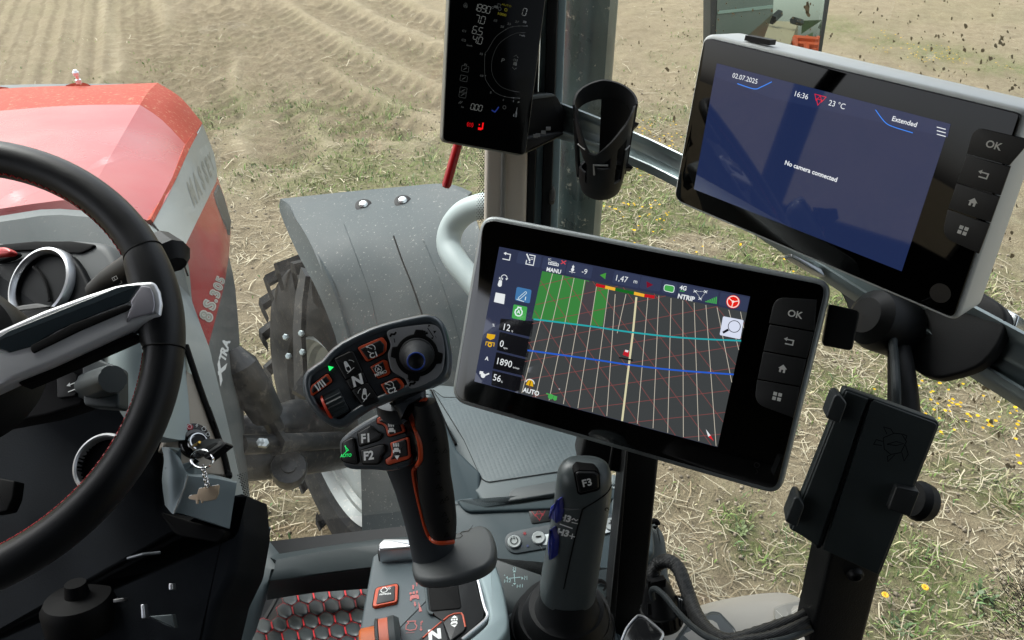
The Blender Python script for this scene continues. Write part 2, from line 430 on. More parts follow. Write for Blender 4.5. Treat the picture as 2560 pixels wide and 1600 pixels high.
for nm, arr in (('green', gm), ('soil', sm), ('rows', rowsm), ('track', np.clip(1-(td/.30)**6, 0, 1)*(.15+.85*lug_)), ('berm', np.exp(-((td-.42)/.09)**2))):
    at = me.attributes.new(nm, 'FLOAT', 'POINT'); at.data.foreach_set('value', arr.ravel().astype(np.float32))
m = bpy.data.materials.new('stubble_field_soil'); m.use_nodes = True; n = m.node_tree.nodes; l = m.node_tree.links; b = n['Principled BSDF']
b.inputs['Roughness'].default_value = .95; b.inputs['Specular IOR Level'].default_value = .1
tc = n.new('ShaderNodeNewGeometry')
def tex(sc, det=6, ro=.65, dist=0.):
    t = n.new('ShaderNodeTexNoise'); t.inputs['Scale'].default_value = sc; t.inputs['Detail'].default_value = det; t.inputs['Roughness'].default_value = ro; t.inputs['Distortion'].default_value = dist
    l.new(tc.outputs['Position'], t.inputs['Vector']); return t.outputs[0]
def ramp(v, a, b_, lo=0., hi=1.):
    r = n.new('ShaderNodeMapRange'); r.inputs[1].default_value = a; r.inputs[2].default_value = b_; r.inputs[3].default_value = lo; r.inputs[4].default_value = hi; l.new(v, r.inputs[0]); return r.outputs[0]
def mixc(f, a, b_):
    r = n.new('ShaderNodeMix'); r.data_type = 'RGBA'
    for s_, v in ((0, f), (6, a), (7, b_)):
        if isinstance(v, tuple): r.inputs[s_].default_value = (*v, 1)
        elif isinstance(v, float): r.inputs[s_].default_value = v
        else: l.new(v, r.inputs[s_])
    return r.outputs[2]
def attr(nm): a = n.new('ShaderNodeAttribute'); a.attribute_name = nm; return a.outputs['Fac']
def mul(a, b_, op='MULTIPLY'):
    r = n.new('ShaderNodeMath'); r.operation = op; r.use_clamp = True
    for i, v in enumerate((a, b_)):
        if isinstance(v, (int, float)): r.inputs[i].default_value = v
        else: l.new(v, r.inputs[i])
    return r.outputs[0]
soilc = mixc(ramp(tex(9, 8, .7), .35, .68), (.20, .165, .115), (.36, .31, .225))
straw = mixc(ramp(tex(34, 6, .8, 1.2), .38, .66), (.25, .215, .145), (.52, .47, .345))
base = mixc(ramp(tex(5, 8, .75), .40, .60), soilc, straw)
base = mixc(mul(attr('soil'), .75), base, soilc)
gr_ = mixc(ramp(tex(40, 5, .7), .35, .65), (.085, .12, .035), (.18, .25, .08))
base = mixc(mul(attr('green'), ramp(tex(18, 7, .8), .34, .60)), base, gr_)
base = mixc(mul(ramp(tex(120, 4, .8), .56, .66), .55), base, (.11, .088, .06))  # dark specks stand in for crevice shade between the clods
base = mixc(mul(ramp(tex(75, 5, .85, .8), .60, .68), .5), base, (.50, .45, .33))
# distance: clods and straw run together to a paler dry tone
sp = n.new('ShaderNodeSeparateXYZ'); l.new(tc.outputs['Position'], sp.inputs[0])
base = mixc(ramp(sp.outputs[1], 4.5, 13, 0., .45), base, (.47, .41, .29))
# drill rows and pressed wheel tracks: groove shade painted into the soil colour
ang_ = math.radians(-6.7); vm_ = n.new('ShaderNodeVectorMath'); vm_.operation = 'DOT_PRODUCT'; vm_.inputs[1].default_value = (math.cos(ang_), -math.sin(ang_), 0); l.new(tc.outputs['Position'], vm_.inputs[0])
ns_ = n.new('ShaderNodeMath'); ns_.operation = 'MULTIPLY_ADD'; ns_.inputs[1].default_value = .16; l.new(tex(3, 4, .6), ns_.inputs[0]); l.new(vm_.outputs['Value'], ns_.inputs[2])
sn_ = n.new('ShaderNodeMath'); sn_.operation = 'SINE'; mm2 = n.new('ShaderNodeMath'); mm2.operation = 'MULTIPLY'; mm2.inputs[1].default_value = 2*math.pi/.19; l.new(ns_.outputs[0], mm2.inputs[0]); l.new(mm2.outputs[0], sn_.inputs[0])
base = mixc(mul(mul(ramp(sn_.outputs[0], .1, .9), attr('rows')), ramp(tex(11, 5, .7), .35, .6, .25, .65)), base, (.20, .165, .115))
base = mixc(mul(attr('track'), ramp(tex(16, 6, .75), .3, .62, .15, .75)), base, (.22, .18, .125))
base = mixc(mul(attr('berm'), ramp(tex(7, 6, .7), .4, .6, .05, .5)), base, (.52, .47, .35))
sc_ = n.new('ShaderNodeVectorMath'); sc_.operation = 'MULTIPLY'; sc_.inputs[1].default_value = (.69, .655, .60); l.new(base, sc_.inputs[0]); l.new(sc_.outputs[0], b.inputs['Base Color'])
bp = n.new('ShaderNodeBump'); bp.inputs['Strength'].default_value = .9; bp.inputs['Distance'].default_value = .03; l.new(tex(45, 8, .7), bp.inputs['Height']); l.new(bp.outputs[0], b.inputs['Normal'])
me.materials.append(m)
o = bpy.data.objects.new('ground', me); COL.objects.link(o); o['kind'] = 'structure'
def scatter_mesh(name, V, Fq, colr, label=None):
    """V (n,k,3) points per piece; Fq local faces; colr (n,3)"""
    N, k, _ = V.shape; me = bpy.data.meshes.new(name); nf = len(Fq); fk = len(Fq[0])
    me.vertices.add(N*k); me.vertices.foreach_set('co', V.reshape(-1).astype(np.float32))
    fq = (np.array(Fq)[None]+(np.arange(N)*k)[:, None, None]).reshape(-1, fk)
    me.loops.add(fq.size); me.loops.foreach_set('vertex_index', fq.ravel().astype(np.int32))
    me.polygons.add(len(fq)); me.polygons.foreach_set('loop_start', np.arange(0, fq.size, fk, dtype=np.int32)); me.polygons.foreach_set('loop_total', np.full(len(fq), fk, dtype=np.int32))
    me.update()
    at = me.attributes.new('tone', 'FLOAT_COLOR', 'POINT')
    at.data.foreach_set('color', np.concatenate([np.repeat(colr*.69, k, 0), np.ones((N*k, 1))], 1).astype(np.float32).ravel())
    o = bpy.data.objects.new(name, me); COL.objects.link(o); o['kind'] = 'stuff'
    mm = bpy.data.materials.new(name); mm.use_nodes = True; bb = mm.node_tree.nodes['Principled BSDF']; a = mm.node_tree.nodes.new('ShaderNodeAttribute'); a.attribute_name = 'tone'
    mm.node_tree.links.new(a.outputs['Color'], bb.inputs['Base Color']); bb.inputs['Roughness'].default_value = .75; bb.inputs['Specular IOR Level'].default_value = .2
    me.materials.append(mm); return o
def spots(N, xr, yr, near=2.2):
    # denser near the camera: sample in view-like density
    y = yr[0]+(yr[1]-yr[0])*rng.random(N)**1.7; x = xr[0]+(xr[1]-xr[0])*rng.random(N)
    k = .45+.55*(y-yr[0])/(yr[1]-yr[0]); x = .8+(x-.8)*k
    return x, y
# straw
x, y = spots(120000, (-4.5, 7.5), (.3, 12)); g_, s_ = masks(x, y)
den = np.clip(.25+1.5*(fbm(x, y, .5, 4, 77)-.35), .06, 1)*(1-.55*s_)*(1-.45*g_)*(1-.93*np.clip((y-5.2)/2.4, 0, 1))
k = rng.random(len(x)) < den; x, y = x[k], y[k]; N = len(x); z = hgt(x, y)
a = rng.random(N)*math.pi; L_ = (.012+.075*rng.random(N)**2.2)*(1+.03*y); wd = (.0008+.0014*rng.random(N))*(1+.10*y)
dx, dy = np.cos(a), np.sin(a); t0 = rng.normal(0, .2, N); bend = rng.normal(0, .25, N)
def pt(u, v, hz): return np.stack([x+dx*u*L_-dy*(v*wd+bend*L_*u*u), y+dy*u*L_+dx*(v*wd+bend*L_*u*u), z+.004+hz], -1)
tz = np.abs(t0)*L_*.8
V = np.stack([pt(-1, -1, np.maximum(t0, 0)*L_), pt(-1, 1, np.maximum(t0, 0)*L_), pt(0, 1, .003+tz), pt(0, -1, .003+tz), pt(1, 1, np.maximum(-t0, 0)*L_), pt(1, -1, np.maximum(-t0, 0)*L_)], 1)
tone = np.array([.60, .53, .37])[None]*(.55+.62*rng.random((N, 1)))*np.array([1, 1, 1])[None]
tone = np.where(rng.random((N, 1)) < .3, tone*np.array([.62, .56, .5]), tone)
scatter_mesh('straw_litter', V, [(0, 1, 2, 3), (3, 2, 4, 5)], tone)
# clods of soil
x, y = spots(20000, (-4, 7), (.3, 8)); N = len(x); z = hgt(x, y); r = .003+.013*rng.random(N)**3
oct_ = np.array([(1, 0, 0), (0, 1, 0), (-1, 0, 0), (0, -1, 0), (0, 0, .7), (0, 0, -.7)], float)
V = np.stack([x, y, z+r*.25], -1)[:, None]+oct_[None]*r[:, None, None]*(.6+.7*rng.random((N, 6, 1)))
tone = np.array([.36, .30, .22])[None]*(.7+.6*rng.random((N, 1)))
scatter_mesh('soil_clods', V, [(0, 1, 4), (1, 2, 4), (2, 3, 4), (3, 0, 4), (1, 0, 5), (2, 1, 5), (3, 2, 5), (0, 3, 5)], tone)
# grass and weeds
x, y = spots(150000, (-4.5, 7.5), (.3, 12)); g_, s_ = masks(x, y)
k = rng.random(len(x)) < np.clip(g_*1.7+.012, 0, 1)*np.clip((fbm(x, y, .16, 3, 91)-.35)*4, .1, 1); x, y = x[k], y[k]; g_ = g_[k]; N = len(x); z = hgt(x, y)
a = rng.random(N)*2*math.pi; H_ = (.012+.045*rng.random(N)**1.5)*(.6+.6*g_); lean = .3+.9*rng.random(N); wd = (.0014+.0035*rng.random(N)**2)*(1+.09*y)
dx, dy = np.cos(a), np.sin(a)
def pt(u, v, hh): return np.stack([x+dx*u*H_*lean-dy*v*wd, y+dy*u*H_*lean+dx*v*wd, z+hh*H_], -1)
V = np.stack([pt(0, -.7, 0), pt(0, .7, 0), pt(.4, 1, .62), pt(.4, -1, .62), pt(1, .1, .9), pt(1, -.1, .9)], 1)
cg = np.array([[.19, .29, .08], [.26, .34, .11], [.42, .44, .20], [.15, .25, .10], [.50, .45, .27]])[rng.choice(5, N, p=[.3, .27, .15, .13, .15])]*(.7+.6*rng.random((N, 1)))
scatter_mesh('weeds_and_grass', V, [(0, 1, 2, 3), (3, 2, 4, 5)], cg)
# yellow flowers too many to count, seen as specks in the weed strips
FL = [((1540, 430), (1720, 560), .6), ((1640, 500), (2080, 640), .35), ((2060, 660), (2560, 900), .8), ((2150, 110), (2560, 190), .8), ((1560, 330), (1620, 430), .6), ((2200, 1000), (2560, 1120), .4)]
pts = []
for a_, b_, w_ in FL:
    A_, B_ = gp(*a_), gp(*b_)
    nfl = int(150*w_*(1+.2*A_[1]))
    t = rng.random(nfl); pts.append(np.stack([A_[0]+(B_[0]-A_[0])*t+rng.normal(0, w_*.5, nfl), A_[1]+(B_[1]-A_[1])*t+rng.normal(0, w_*.5, nfl)], -1))
pts = np.concatenate(pts); x, y = pts[:, 0], pts[:, 1]; kk = (fbm(x, y, .5, 2, 55) > .5); x, y = x[kk], y[kk]; N = len(x); z = hgt(x, y)+.03+.04*rng.random(N)
r = .006+.006*rng.random(N); an = np.arange(7)/7*2*math.pi
V = np.zeros((N, 8, 3)); V[:, 0] = np.stack([x, y, z], -1)
for i in range(7): V[:, i+1] = np.stack([x+r*math.cos(an[i]), y+r*math.sin(an[i]), z+.002+.003*rng.random(N)], -1)
scatter_mesh('yellow_weed_flowers', V, [(0, i+1, (i+1) % 7+1) for i in range(7)], np.array([.85, .52, .01])[None]*(.75+.35*rng.random((N, 1))))
# flowers and seedlings one can count
M_petal = mat('marigold_petal', (.85, .48, .01), .6); M_heart = mat('flower_heart', (.6, .28, .01), .8); M_leaf = mat('leaf_green', (.09, .15, .05), .6, var=(60, .3)); M_leaf2 = mat('leaf_pale', (.17, .22, .08), .6, var=(60, .3))
def flower(px, py, lab, r=.016, first=[None]):
    p = ground(px, py, .06); p.z = 0; p.z = float(hgt(p.x, p.y))
    t = thing('field_marigold', lab, 'flower', p, group='yellow flowers near the cab')
    top = p+Vector((0, 0, .055))
    g = G(); g.tube([p-Vector((0, 0, .01)), p+Vector((.004, 0, .03)), top-Vector((0, 0, .004))], .0012, 5); build('stem', g, M_leaf, t)
    for i in range(11):
        a = i/11*2*math.pi+.3; d = Vector((math.cos(a), math.sin(a), 0)); s_ = Vector((-d.y, d.x, 0))
        g = G(); g.sheet([[top+d*.004-s_*.002, top+d*.004+s_*.002], [top+d*r*.6-s_*.0042+Vector((0, 0, .003)), top+d*r*.6+s_*.0042+Vector((0, 0, .003))], [top+d*r-s_*.002+Vector((0, 0, .001)), top+d*r+s_*.002+Vector((0, 0, .001))]], .0006)
        build('petal', g, M_petal, t)
    g = G(); g.lathe(top, Vector((0, 0, 1)), [(.0001, .004), (.004, .003), (.005, 0), (.003, -.003)], 8); build('flower_head', g, M_heart, t)
flower(2212, 1489, 'yellow flower right of the phone holder post, nearer to the post of the two')
flower(2312, 1470, 'yellow flower right of the phone holder post, farther from the post of the two')
def seedling(px, py, size, lab, nl=14, mm=M_leaf):
    p = ground(px, py, 0.); p.z = float(hgt(p.x, p.y))
    t = thing('weed_seedling', lab, 'plant', p, group='leafy weeds on the bare soil')
    for i in range(nl):
        a = random.random()*6.28; e = .5+random.random()*.8; d = Vector((math.cos(a)*e, math.sin(a)*e, .7)).normalized(); s_ = Vector((-math.sin(a), math.cos(a), 0)); L_ = size*(.5+.6*random.random()); q = p+Vector((random.gauss(0, size*.45), random.gauss(0, size*.45), 0)); wv = L_*.16
        g = G(); g.sheet([[q-s_*wv*.3, q+s_*wv*.3], [q+d*L_*.5-s_*wv, q+d*L_*.5+s_*wv], [q+d*L_*.85-s_*wv*.7-Vector((0, 0, L_*.1)), q+d*L_*.85+s_*wv*.7-Vector((0, 0, L_*.1))], [q+d*L_-s_*wv*.1-Vector((0, 0, L_*.25)), q+d*L_+s_*wv*.1-Vector((0, 0, L_*.25))]], .0006)
        build('leaf', g, mm, t)
seedling(1855, 1330, .045, 'light green leafy weed on bare soil between the lower display and the phone holder', 22, M_leaf2)
seedling(2240, 1560, .05, 'green leafy weed at the bottom edge just right of the phone holder post', 20)
seedling(2450, 1500, .06, 'low green weed on the soil in the lower right corner', 22)
seedling(1985, 1070, .04, 'small green weed between the lower display edge and the cable', 14)
seedling(1700, 1395, .035, 'tiny green sprout above the coiled cable', 12, M_leaf2)
# far edge of the field: trees seen only in the mirror
M_far = mat('distant_foliage', (.045, .065, .03), .9, var=(.6, .4))
for i in range(12):
    a = math.radians(135+i*8.0+random.uniform(-1.5, 1.5)); d = 130+random.uniform(-15, 15); p = Vector((math.sin(a)*d, math.cos(a)*d, 0)); t = thing('field_edge_tree', 'dark green tree on the far field edge seen in the mirror', 'tree', p, group='trees along the far field edge')
    hh = random.uniform(6, 10); g = G(); g.tube([p, p+Vector((0, 0, hh*.5))], [.35, .2], 6); build('trunk', g, M_dark, t)
    g = G()
    for k in range(60):
        q = p+Vector((random.gauss(0, 2.6), random.gauss(0, 2.6), hh*.55+random.gauss(0, hh*.17))); s_ = random.uniform(.6, 1.3)
        e = [Vector((random.gauss(0, s_), random.gauss(0, s_), random.gauss(0, s_))) for _ in range(3)]
        g.add([q, q+e[0], q+e[1], q+e[2]], [(0, 1, 2), (0, 2, 3), (0, 3, 1), (1, 2, 3)])
    build('crown', g, M_far, t, smooth=False)
# ================================================================== TRACTOR OUTSIDE THE CAB
def pr(*pts): return [P(*p) for p in pts]
M_hood = mat('red_bonnet_paint', (.38, .010, .018), .27, spec=.28, var=(3, .06), coat=.10, dust=(60, .66, (.45, .25, .22), .03))
M_hoodd = mat('dusty_ground_reflect_red', (.42, .045, .018), .6, spec=.15, dust=(55, .56, (.50, .33, .20), .10))  # dust specks; matt orange base paints in the dark ground reflection
M_stripe = mat('silver_bonnet_stripe', (.33, .37, .37), .4, metal=.2, var=(5, .06), dust=(90, .62, (.5, .46, .4), .08))
M_side = mat('dark_grey_bonnet_side', (.10, .115, .115), .45, var=(3, .1), dust=(60, .58, (.28, .26, .22), .15))
M_cowl = mat('cowl_grey_plastic', (.05, .066, .068), .55, var=(4, .15), dust=(50, .6, (.2, .2, .18), .15))
M_tyre = mat('tyre_rubber', (.022, .024, .025), .8, spec=.2, var=(8, .2), bump=(60, .3, .002), dust=(25, .54, (.09, .08, .06), .2))
M_fend = mat('fender_plastic', (.090, .108, .112), .62, spec=.25, var=(4, .08), bump=(500, .3, .0006), dust=(90, .60, (.34, .34, .30), .05))
M_axle = mat('axle_paint_grey', (.020, .023, .025), .4, var=(7, .2), bump=(40, .3, .003), dust=(30, .55, (.17, .15, .12), .15))
M_rim = mat('rim_light_grey', (.34, .37, .36), .42, metal=.3, var=(9, .1), dust=(50, .56, (.42, .40, .35), .1))
hood = thing('tractor_bonnet', 'red tractor bonnet with silver stripe and side model lettering, ahead of the steering wheel', 'tractor bonnet', P(200, 500, 2.3))
top = [pr((-260, 565, 1.78), (-80, 541, 1.74), (0, 531, 1.72), (80, 519, 1.72), (150, 510, 1.72), (212, 507, 1.72)),
       pr((-260, 410, 2.12), (-80, 400, 2.1), (0, 395, 2.09), (90, 391, 2.09), (180, 394, 2.09), (268, 404, 2.09)),
       pr((-260, 300, 2.5), (-80, 284, 2.55), (0, 277, 2.6), (110, 268, 2.62), (225, 262, 2.62), (350, 262, 2.62))]
top2 = [top[-1], pr((-260, 268, 2.62), (-80, 251, 2.73), (0, 243, 2.8), (110, 236, 2.84), (225, 231, 2.86), (371, 229, 2.86)),
        pr((-260, 245, 2.9), (-80, 230, 3.0), (0, 222, 3.1), (110, 216, 3.16), (225, 213, 3.2), (394, 207, 3.2))]
def dense(rows, n=3):
    """Catmull-Rom in both directions"""
    rows = [[Vector(q) for q in cr([tuple(p) for p in r], n, closed=False)] for r in rows]
    cols = [[Vector(q) for q in cr([tuple(rows[i][j]) for i in range(len(rows))], n, closed=False)] for j in range(len(rows[0]))]
    return [[cols[j][i] for j in range(len(cols))] for i in range(len(cols[0]))]
g = G(); g.sheet(dense(top), .012); build('top_panel', g, M_hood, hood, sharp=50)
g = G(); g.sheet(dense(top2), .012); build('front_lip', g, M_hoodd, hood, label='dusty front edge of the bonnet, dark ground reflection painted in orange red', sharp=50)
def prh(*pts):
    """side surfaces of the bonnet fall away below the crease"""
    out = []
    for x, y, z in pts:
        cx_ = 396-(min(y, 510)-207)*.6; out.append(P(x, y, z*(1+.12*min(1, max(0, (x-cx_)/170)))))
    return out
fac = [prh((212, 507, 1.72), (300, 528, 1.66), (383, 556, 1.60)), prh((268, 404, 2.09), (355, 420, 2.0), (440, 448, 1.9)), prh((350, 262, 2.62), (405, 300, 2.5), (470, 368, 2.25))]
fac2 = [fac[-1], prh((371, 229, 2.86), (425, 262, 2.72), (490, 334, 2.5)), prh((394, 207, 3.2), (452, 244, 3.0), (506, 308, 2.75))]
g = G(); g.sheet(dense(fac), .012); build('bevel_panel', g, M_hood, hood, sharp=50)
g = G(); g.sheet(dense(fac2), .012); build('bevel_lip', g, M_hoodd, hood, label='dusty corner of the bonnet, ground reflection painted in orange', sharp=50)
g = G(); g.sheet([prh((383, 556, 1.598), (376, 548, 1.596)), prh((440, 448, 1.897), (431, 443, 1.897)), prh((474, 372, 2.24), (463, 363, 2.24)), prh((494, 334, 2.5), (486, 328, 2.5))], .01); build('edge_strip', g, M_hoodd, hood)
g = G(); g.sheet([[p+F*-.001+U*.008 for p in top[0]], [p-U*.03 for p in top[0]]], .02); build('rear_edge', g, mat('dark_red_edge', (.28, .012, .012), .4), hood)
st = dense([prh((383, 557, 1.6), (452, 637, 1.55)), prh((440, 449, 1.9), (495, 548, 1.85)), prh((474, 373, 2.24), (529, 478, 2.2)), prh((494, 335, 2.5), (543, 441, 2.48)), prh((506, 309, 2.75), (535, 383, 2.75))], 3)
gs = G(); gs.sheet(st, .012); stripe = build('silver_stripe', gs, M_stripe, hood)
sf = Sf(gs)
# brand word along the stripe
g = G(); word = [('M', 481, 481, 1.0), ('A', 493, 462, .97), ('S', 504, 445, .9), ('S', 513, 430, .84), ('E', 521, 417, .76), ('Y', 528, 404, .66)]
for ch, x_, y_, k_ in word:
    M = sf.mp2(x_, y_, 59, 108, 1, 1); g.text(M, ch, 58*k_, wide=.27, bold=.05, off=.004)
build('lettering', g, paint((112, 115, 108)), hood)
sdr = [prh((452, 637, 1.55), (475, 740, 1.6), (521, 864, 1.62)), prh((495, 548, 1.85), (525, 660, 1.8), (548, 762, 1.78)), prh((529, 478, 2.2), (556, 600, 2.0), (562, 706, 1.9)), prh((543, 441, 2.48), (575, 545, 2.3), (572, 640, 2.1))]
gs = G(); gs.sheet(dense(sdr), .012); build('side_panel', gs, M_hoodd, hood); sfs = Sf(gs)
M_hs = mat('red_side_paint', (.46, .016, .016), .32, spec=.3, coat=.15, var=(6, .1), dust=(80, .62, (.45, .3, .2), .06))
for o_ in hood.children:
    if o_.name.startswith('side_panel'): o_.data.materials[0] = M_hs
g = G()
for ch, x_, y_, k_ in (('8', 516, 790, 1.), ('S', 524, 762, .95), ('.', 531, 748, .8), ('3', 538, 734, .78), ('0', 545, 716, .72), ('5', 551, 700, .66)):
    g.text(sfs.mp(x_, y_, math.radians(70), 1, 1), ch, 30*k_, shear=.1, wide=.95, bold=.07, off=.004)
build('lettering', g, paint((188, 190, 182)), hood)
g = G()
for ch, x_, y_, k_ in (('8', 516, 790, 1.), ('S', 524, 762, .95), ('.', 531, 748, .8), ('3', 538, 734, .78), ('0', 545, 716, .72), ('5', 551, 700, .66)):
    g.text(sfs.mp(x_, y_, math.radians(70), 1, 1), ch, 30*k_, shear=.1, wide=.95, bold=.0, off=.006)
build('lettering', g, paint((150, 150, 140)), hood)
# grille in the side
ge = cc(cA, (1262, 1140), (1284, 1090), (1312, 1160), (1352, 1300), (1344, 1385), (1310, 1290), (1275, 1200))
g = G(); Mx = sfs.px()
pts_ = [sfs.at(x_, y_, .006) for x_, y_ in ge]
g.rings([pts_, [p-F*-.02 for p in pts_]]); build('side_grille', g, mat('grille_black', (.02, .022, .024), .5), hood, smooth=False)
g = G()
for r_ in range(13):
    for c_ in range(4):
        x_ = 535+r_*2.6+c_*5.2-(r_ < 3)*1; y_ = 452+r_*10.5+c_*3
        uvx = inset(ge, 1.5)
        ins = False; j = len(uvx)-1
        for i in range(len(uvx)):
            if (uvx[i][1] > y_) != (uvx[j][1] > y_) and x_ < (uvx[j][0]-uvx[i][0])*(y_-uvx[i][1])/(uvx[j][1]-uvx[i][1])+uvx[i][0]: ins = not ins
            j = i
        if ins: g.circ(sfs.mp(x_, y_), 2.3, .7, 0, .012, n=6, ry=4.2)
if g.v: q = build('grille_mesh', g, paint((70, 74, 76)), hood)
# dark side and lower silver panel
g = G(); g.sheet(dense([prh((572, 640, 2.1), (562, 706, 1.9), (548, 762, 1.78), (521, 864, 1.62)), prh((588, 720, 2.08), (575, 790, 1.9), (558, 850, 1.75), (530, 900, 1.6)),
                       prh((600, 870, 2.0), (588, 940, 1.85), (575, 1000, 1.7), (552, 985, 1.58)), prh((609, 1020, 1.95), (602, 1060, 1.8), (592, 1090, 1.65), (578, 1100, 1.54)), prh((617, 1160, 1.9), (613, 1180, 1.78), (607, 1200, 1.62), (600, 1195, 1.5)), prh((640, 1400, 1.85), (635, 1400, 1.7), (632, 1400, 1.6), (628, 1400, 1.46))], 3), .015)
build('dark_side_panel', g, M_side, hood); sfd = Sf(g)
g = G()
for ch, x_, y_, k_ in (('X', 553, 930, 1.), ('T', 560, 893, .8), ('R', 564, 876, .85), ('A', 568, 858, .85)):
    g.text(sfd.mp(x_-3, y_, math.radians(74)), ch, 20*k_, shear=.35, wide=1.15 if ch != 'X' else 2.3, bold=.05, off=.004)
build('lettering', g, M_white, hood)
g = G(); g.sheet(dense([prh((372, 560, 1.6), (452, 640, 1.55)), prh((385, 640, 1.55), (476, 742, 1.57)), prh((420, 780, 1.5), (522, 866, 1.57)), prh((450, 880, 1.46), (531, 902, 1.55)), prh((490, 990, 1.42), (553, 990, 1.52)), prh((535, 1100, 1.38), (579, 1102, 1.48)), prh((568, 1220, 1.35), (604, 1215, 1.44)), prh((600, 1330, 1.3), (634, 1330, 1.38))], 2), .015)
build('lower_silver_panel', g, M_stripe, hood)
g = G(); g.tube(prh((381, 560, 1.575), (452, 640, 1.535), (470, 690, 1.55)), .0022, 6); build('seam', g, M_deep, hood)
# grey rear cowl
g = G(); g.sheet(dense([pr((-260, 560, 1.72), (-60, 548, 1.70), (60, 530, 1.69), (150, 522, 1.69), (330, 540, 1.64), (376, 566, 1.6)), pr((-260, 575, 1.68), (-60, 562, 1.66), (60, 546, 1.65), (150, 537, 1.65), (330, 556, 1.6), (380, 585, 1.57)),
                       pr((-260, 640, 1.66), (-60, 640, 1.64), (60, 640, 1.63), (150, 640, 1.62), (330, 640, 1.58), (392, 650, 1.55)), pr((-260, 760, 1.62), (-60, 760, 1.6), (60, 760, 1.6), (150, 760, 1.6), (330, 760, 1.54), (410, 760, 1.5)), pr((-260, 960, 1.58), (-60, 960, 1.56), (60, 960, 1.56), (150, 960, 1.56), (330, 960, 1.5), (450, 960, 1.46)), pr((-260, 1400, 1.54), (-60, 1400, 1.52), (60, 1400, 1.52), (150, 1400, 1.5), (330, 1400, 1.45), (590, 1400, 1.4))], 2), .02)
build('rear_cowl', g, M_cowl, hood)
# nozzle on the bonnet
g = G(); b0 = P(198, 208, 3.12); g.lathe(b0, Vector((0, 0, 1)), [(.012, 0), (.012, .015), (.007, .018), (.008, .03), (.013, .034), (.013, .045), (.006, .055)], 12); solo('washer_nozzle', g, mat('nozzle_chrome', (.85, .9, .95), .15, metal=.6), 'small bright nozzle on the front of the red bonnet', 'nozzle')
g = G(); g.sheet([pr((0, 213, 3.4), (100, 210, 3.4), (380, 209, 3.4)), pr((0, 226, 3.35), (100, 222, 3.35), (380, 219, 3.35))], .05); build('front_grille_edge', g, M_cowl, hood)
g = G(); g.sheet(dense([pr((-40, 219, 3.3), (0, 217, 3.3), (20, 219, 3.3)), pr((-40, 226, 3.3), (0, 224, 3.3), (20, 226, 3.3))], 2), .04); g.sheet(dense([pr((165, 213, 3.16), (198, 205, 3.16), (222, 211, 3.16)), pr((165, 220, 3.16), (198, 219, 3.16), (222, 217, 3.16))], 2), .03); build('front_trim', g, M_hoodd, hood)
# ------------------------------------------------------------------ wheel
phi = math.radians(-20); Wc = P(826, 1090, 3.10)
ax = Vector((math.cos(phi), -math.sin(phi), -.10)).normalized(); ZU = (Vector((0, 0, 1))-ax*ax.z).normalized()     # towards the outside of the tractor
wheel = thing('front_wheel', 'right front tractor wheel with chunky tyre and pale rim under the grey fender', 'wheel', Vector((Wc.x+ax.x*.25, Wc.y+ax.y*.25, Wc.z-.72)))
g = G(); prof = [(.40, .05), (.44, .0), (.52, -.012), (.62, -.005), (.68, .02), (.71, .06), (.72, .14), (.722, .30), (.72, .46), (.71, .54), (.68, .58), (.6, .60), (.44, .59), (.40, .55)]
g.rings([[Wc+ax*h+(ZU*math.cos(a)+ax.cross(ZU)*math.sin(a))*r for a in [2*math.pi*j/72 for j in range(72)]] for r, h in prof+[prof[0]]], cap0=False, cap1=False)
tyre = build('tyre', g, M_tyre, wheel)
g = G(); prof = [(.415, .03), (.405, .02), (.395, .035), (.385, .06), (.37, .065), (.36, .09), (.33, .10), (.30, .13), (.24, .15), (.001, .17)]
g.lathe(Wc, ax, prof, 64, a0=Vector((0, 0, 1)), cap0=False); rim = build('rim', g, M_rim, wheel)
g = G(); g.lathe(Wc, ax, [(.001, .02), (.09, .03), (.12, .06), (.14, .12), (.15, .17)], 28); build('hub', g, M_axle, wheel)
lug0 = None; tz = ZU; tt = ax.cross(tz)
for k in range(2):
    proto = None
    for i in range(22):
        a = 2*math.pi*(i+.5*k)/22; rd = tz*math.cos(a)+tt*math.sin(a); tg = -tz*math.sin(a)+tt*math.cos(a); sgn = 1 if k == 0 else -1
        h0, h1 = (-.015, .33) if k == 0 else (.61, .27)
        if proto is None:
            g = G(); A_ = Wc+ax*h0+rd*.69-tg*.02; B_ = Wc+ax*h1+rd*.72+tg*.15
            A2 = Wc+ax*h0+rd*.62-tg*.02
            def sec(p, w1, w2, hh): return [p-tg*w1, p+tg*w1, p+tg*w2+rd*hh, p-tg*w2+rd*hh]
            g.rings([sec(A2, .026, .018, .02)[:], sec(A_, .03, .022, .042), sec((A_+B_)/2+rd*.008, .028, .02, .04), sec(B_, .026, .018, .036)])
            proto = build('lug', g, M_tyre, wheel); a_first = a
        else:
            q = proto.copy(); COL.objects.link(q); q.parent = wheel
            rot = Matrix.Rotation(-(a-a_first), 4, ax) if False else Matrix.Rotation((a-a_first), 4, tz.cross(tt))
            bs = _root[wheel.name]; q.matrix_local = Matrix.Translation(Wc-bs) @ rot @ Matrix.Translation(bs-Wc)
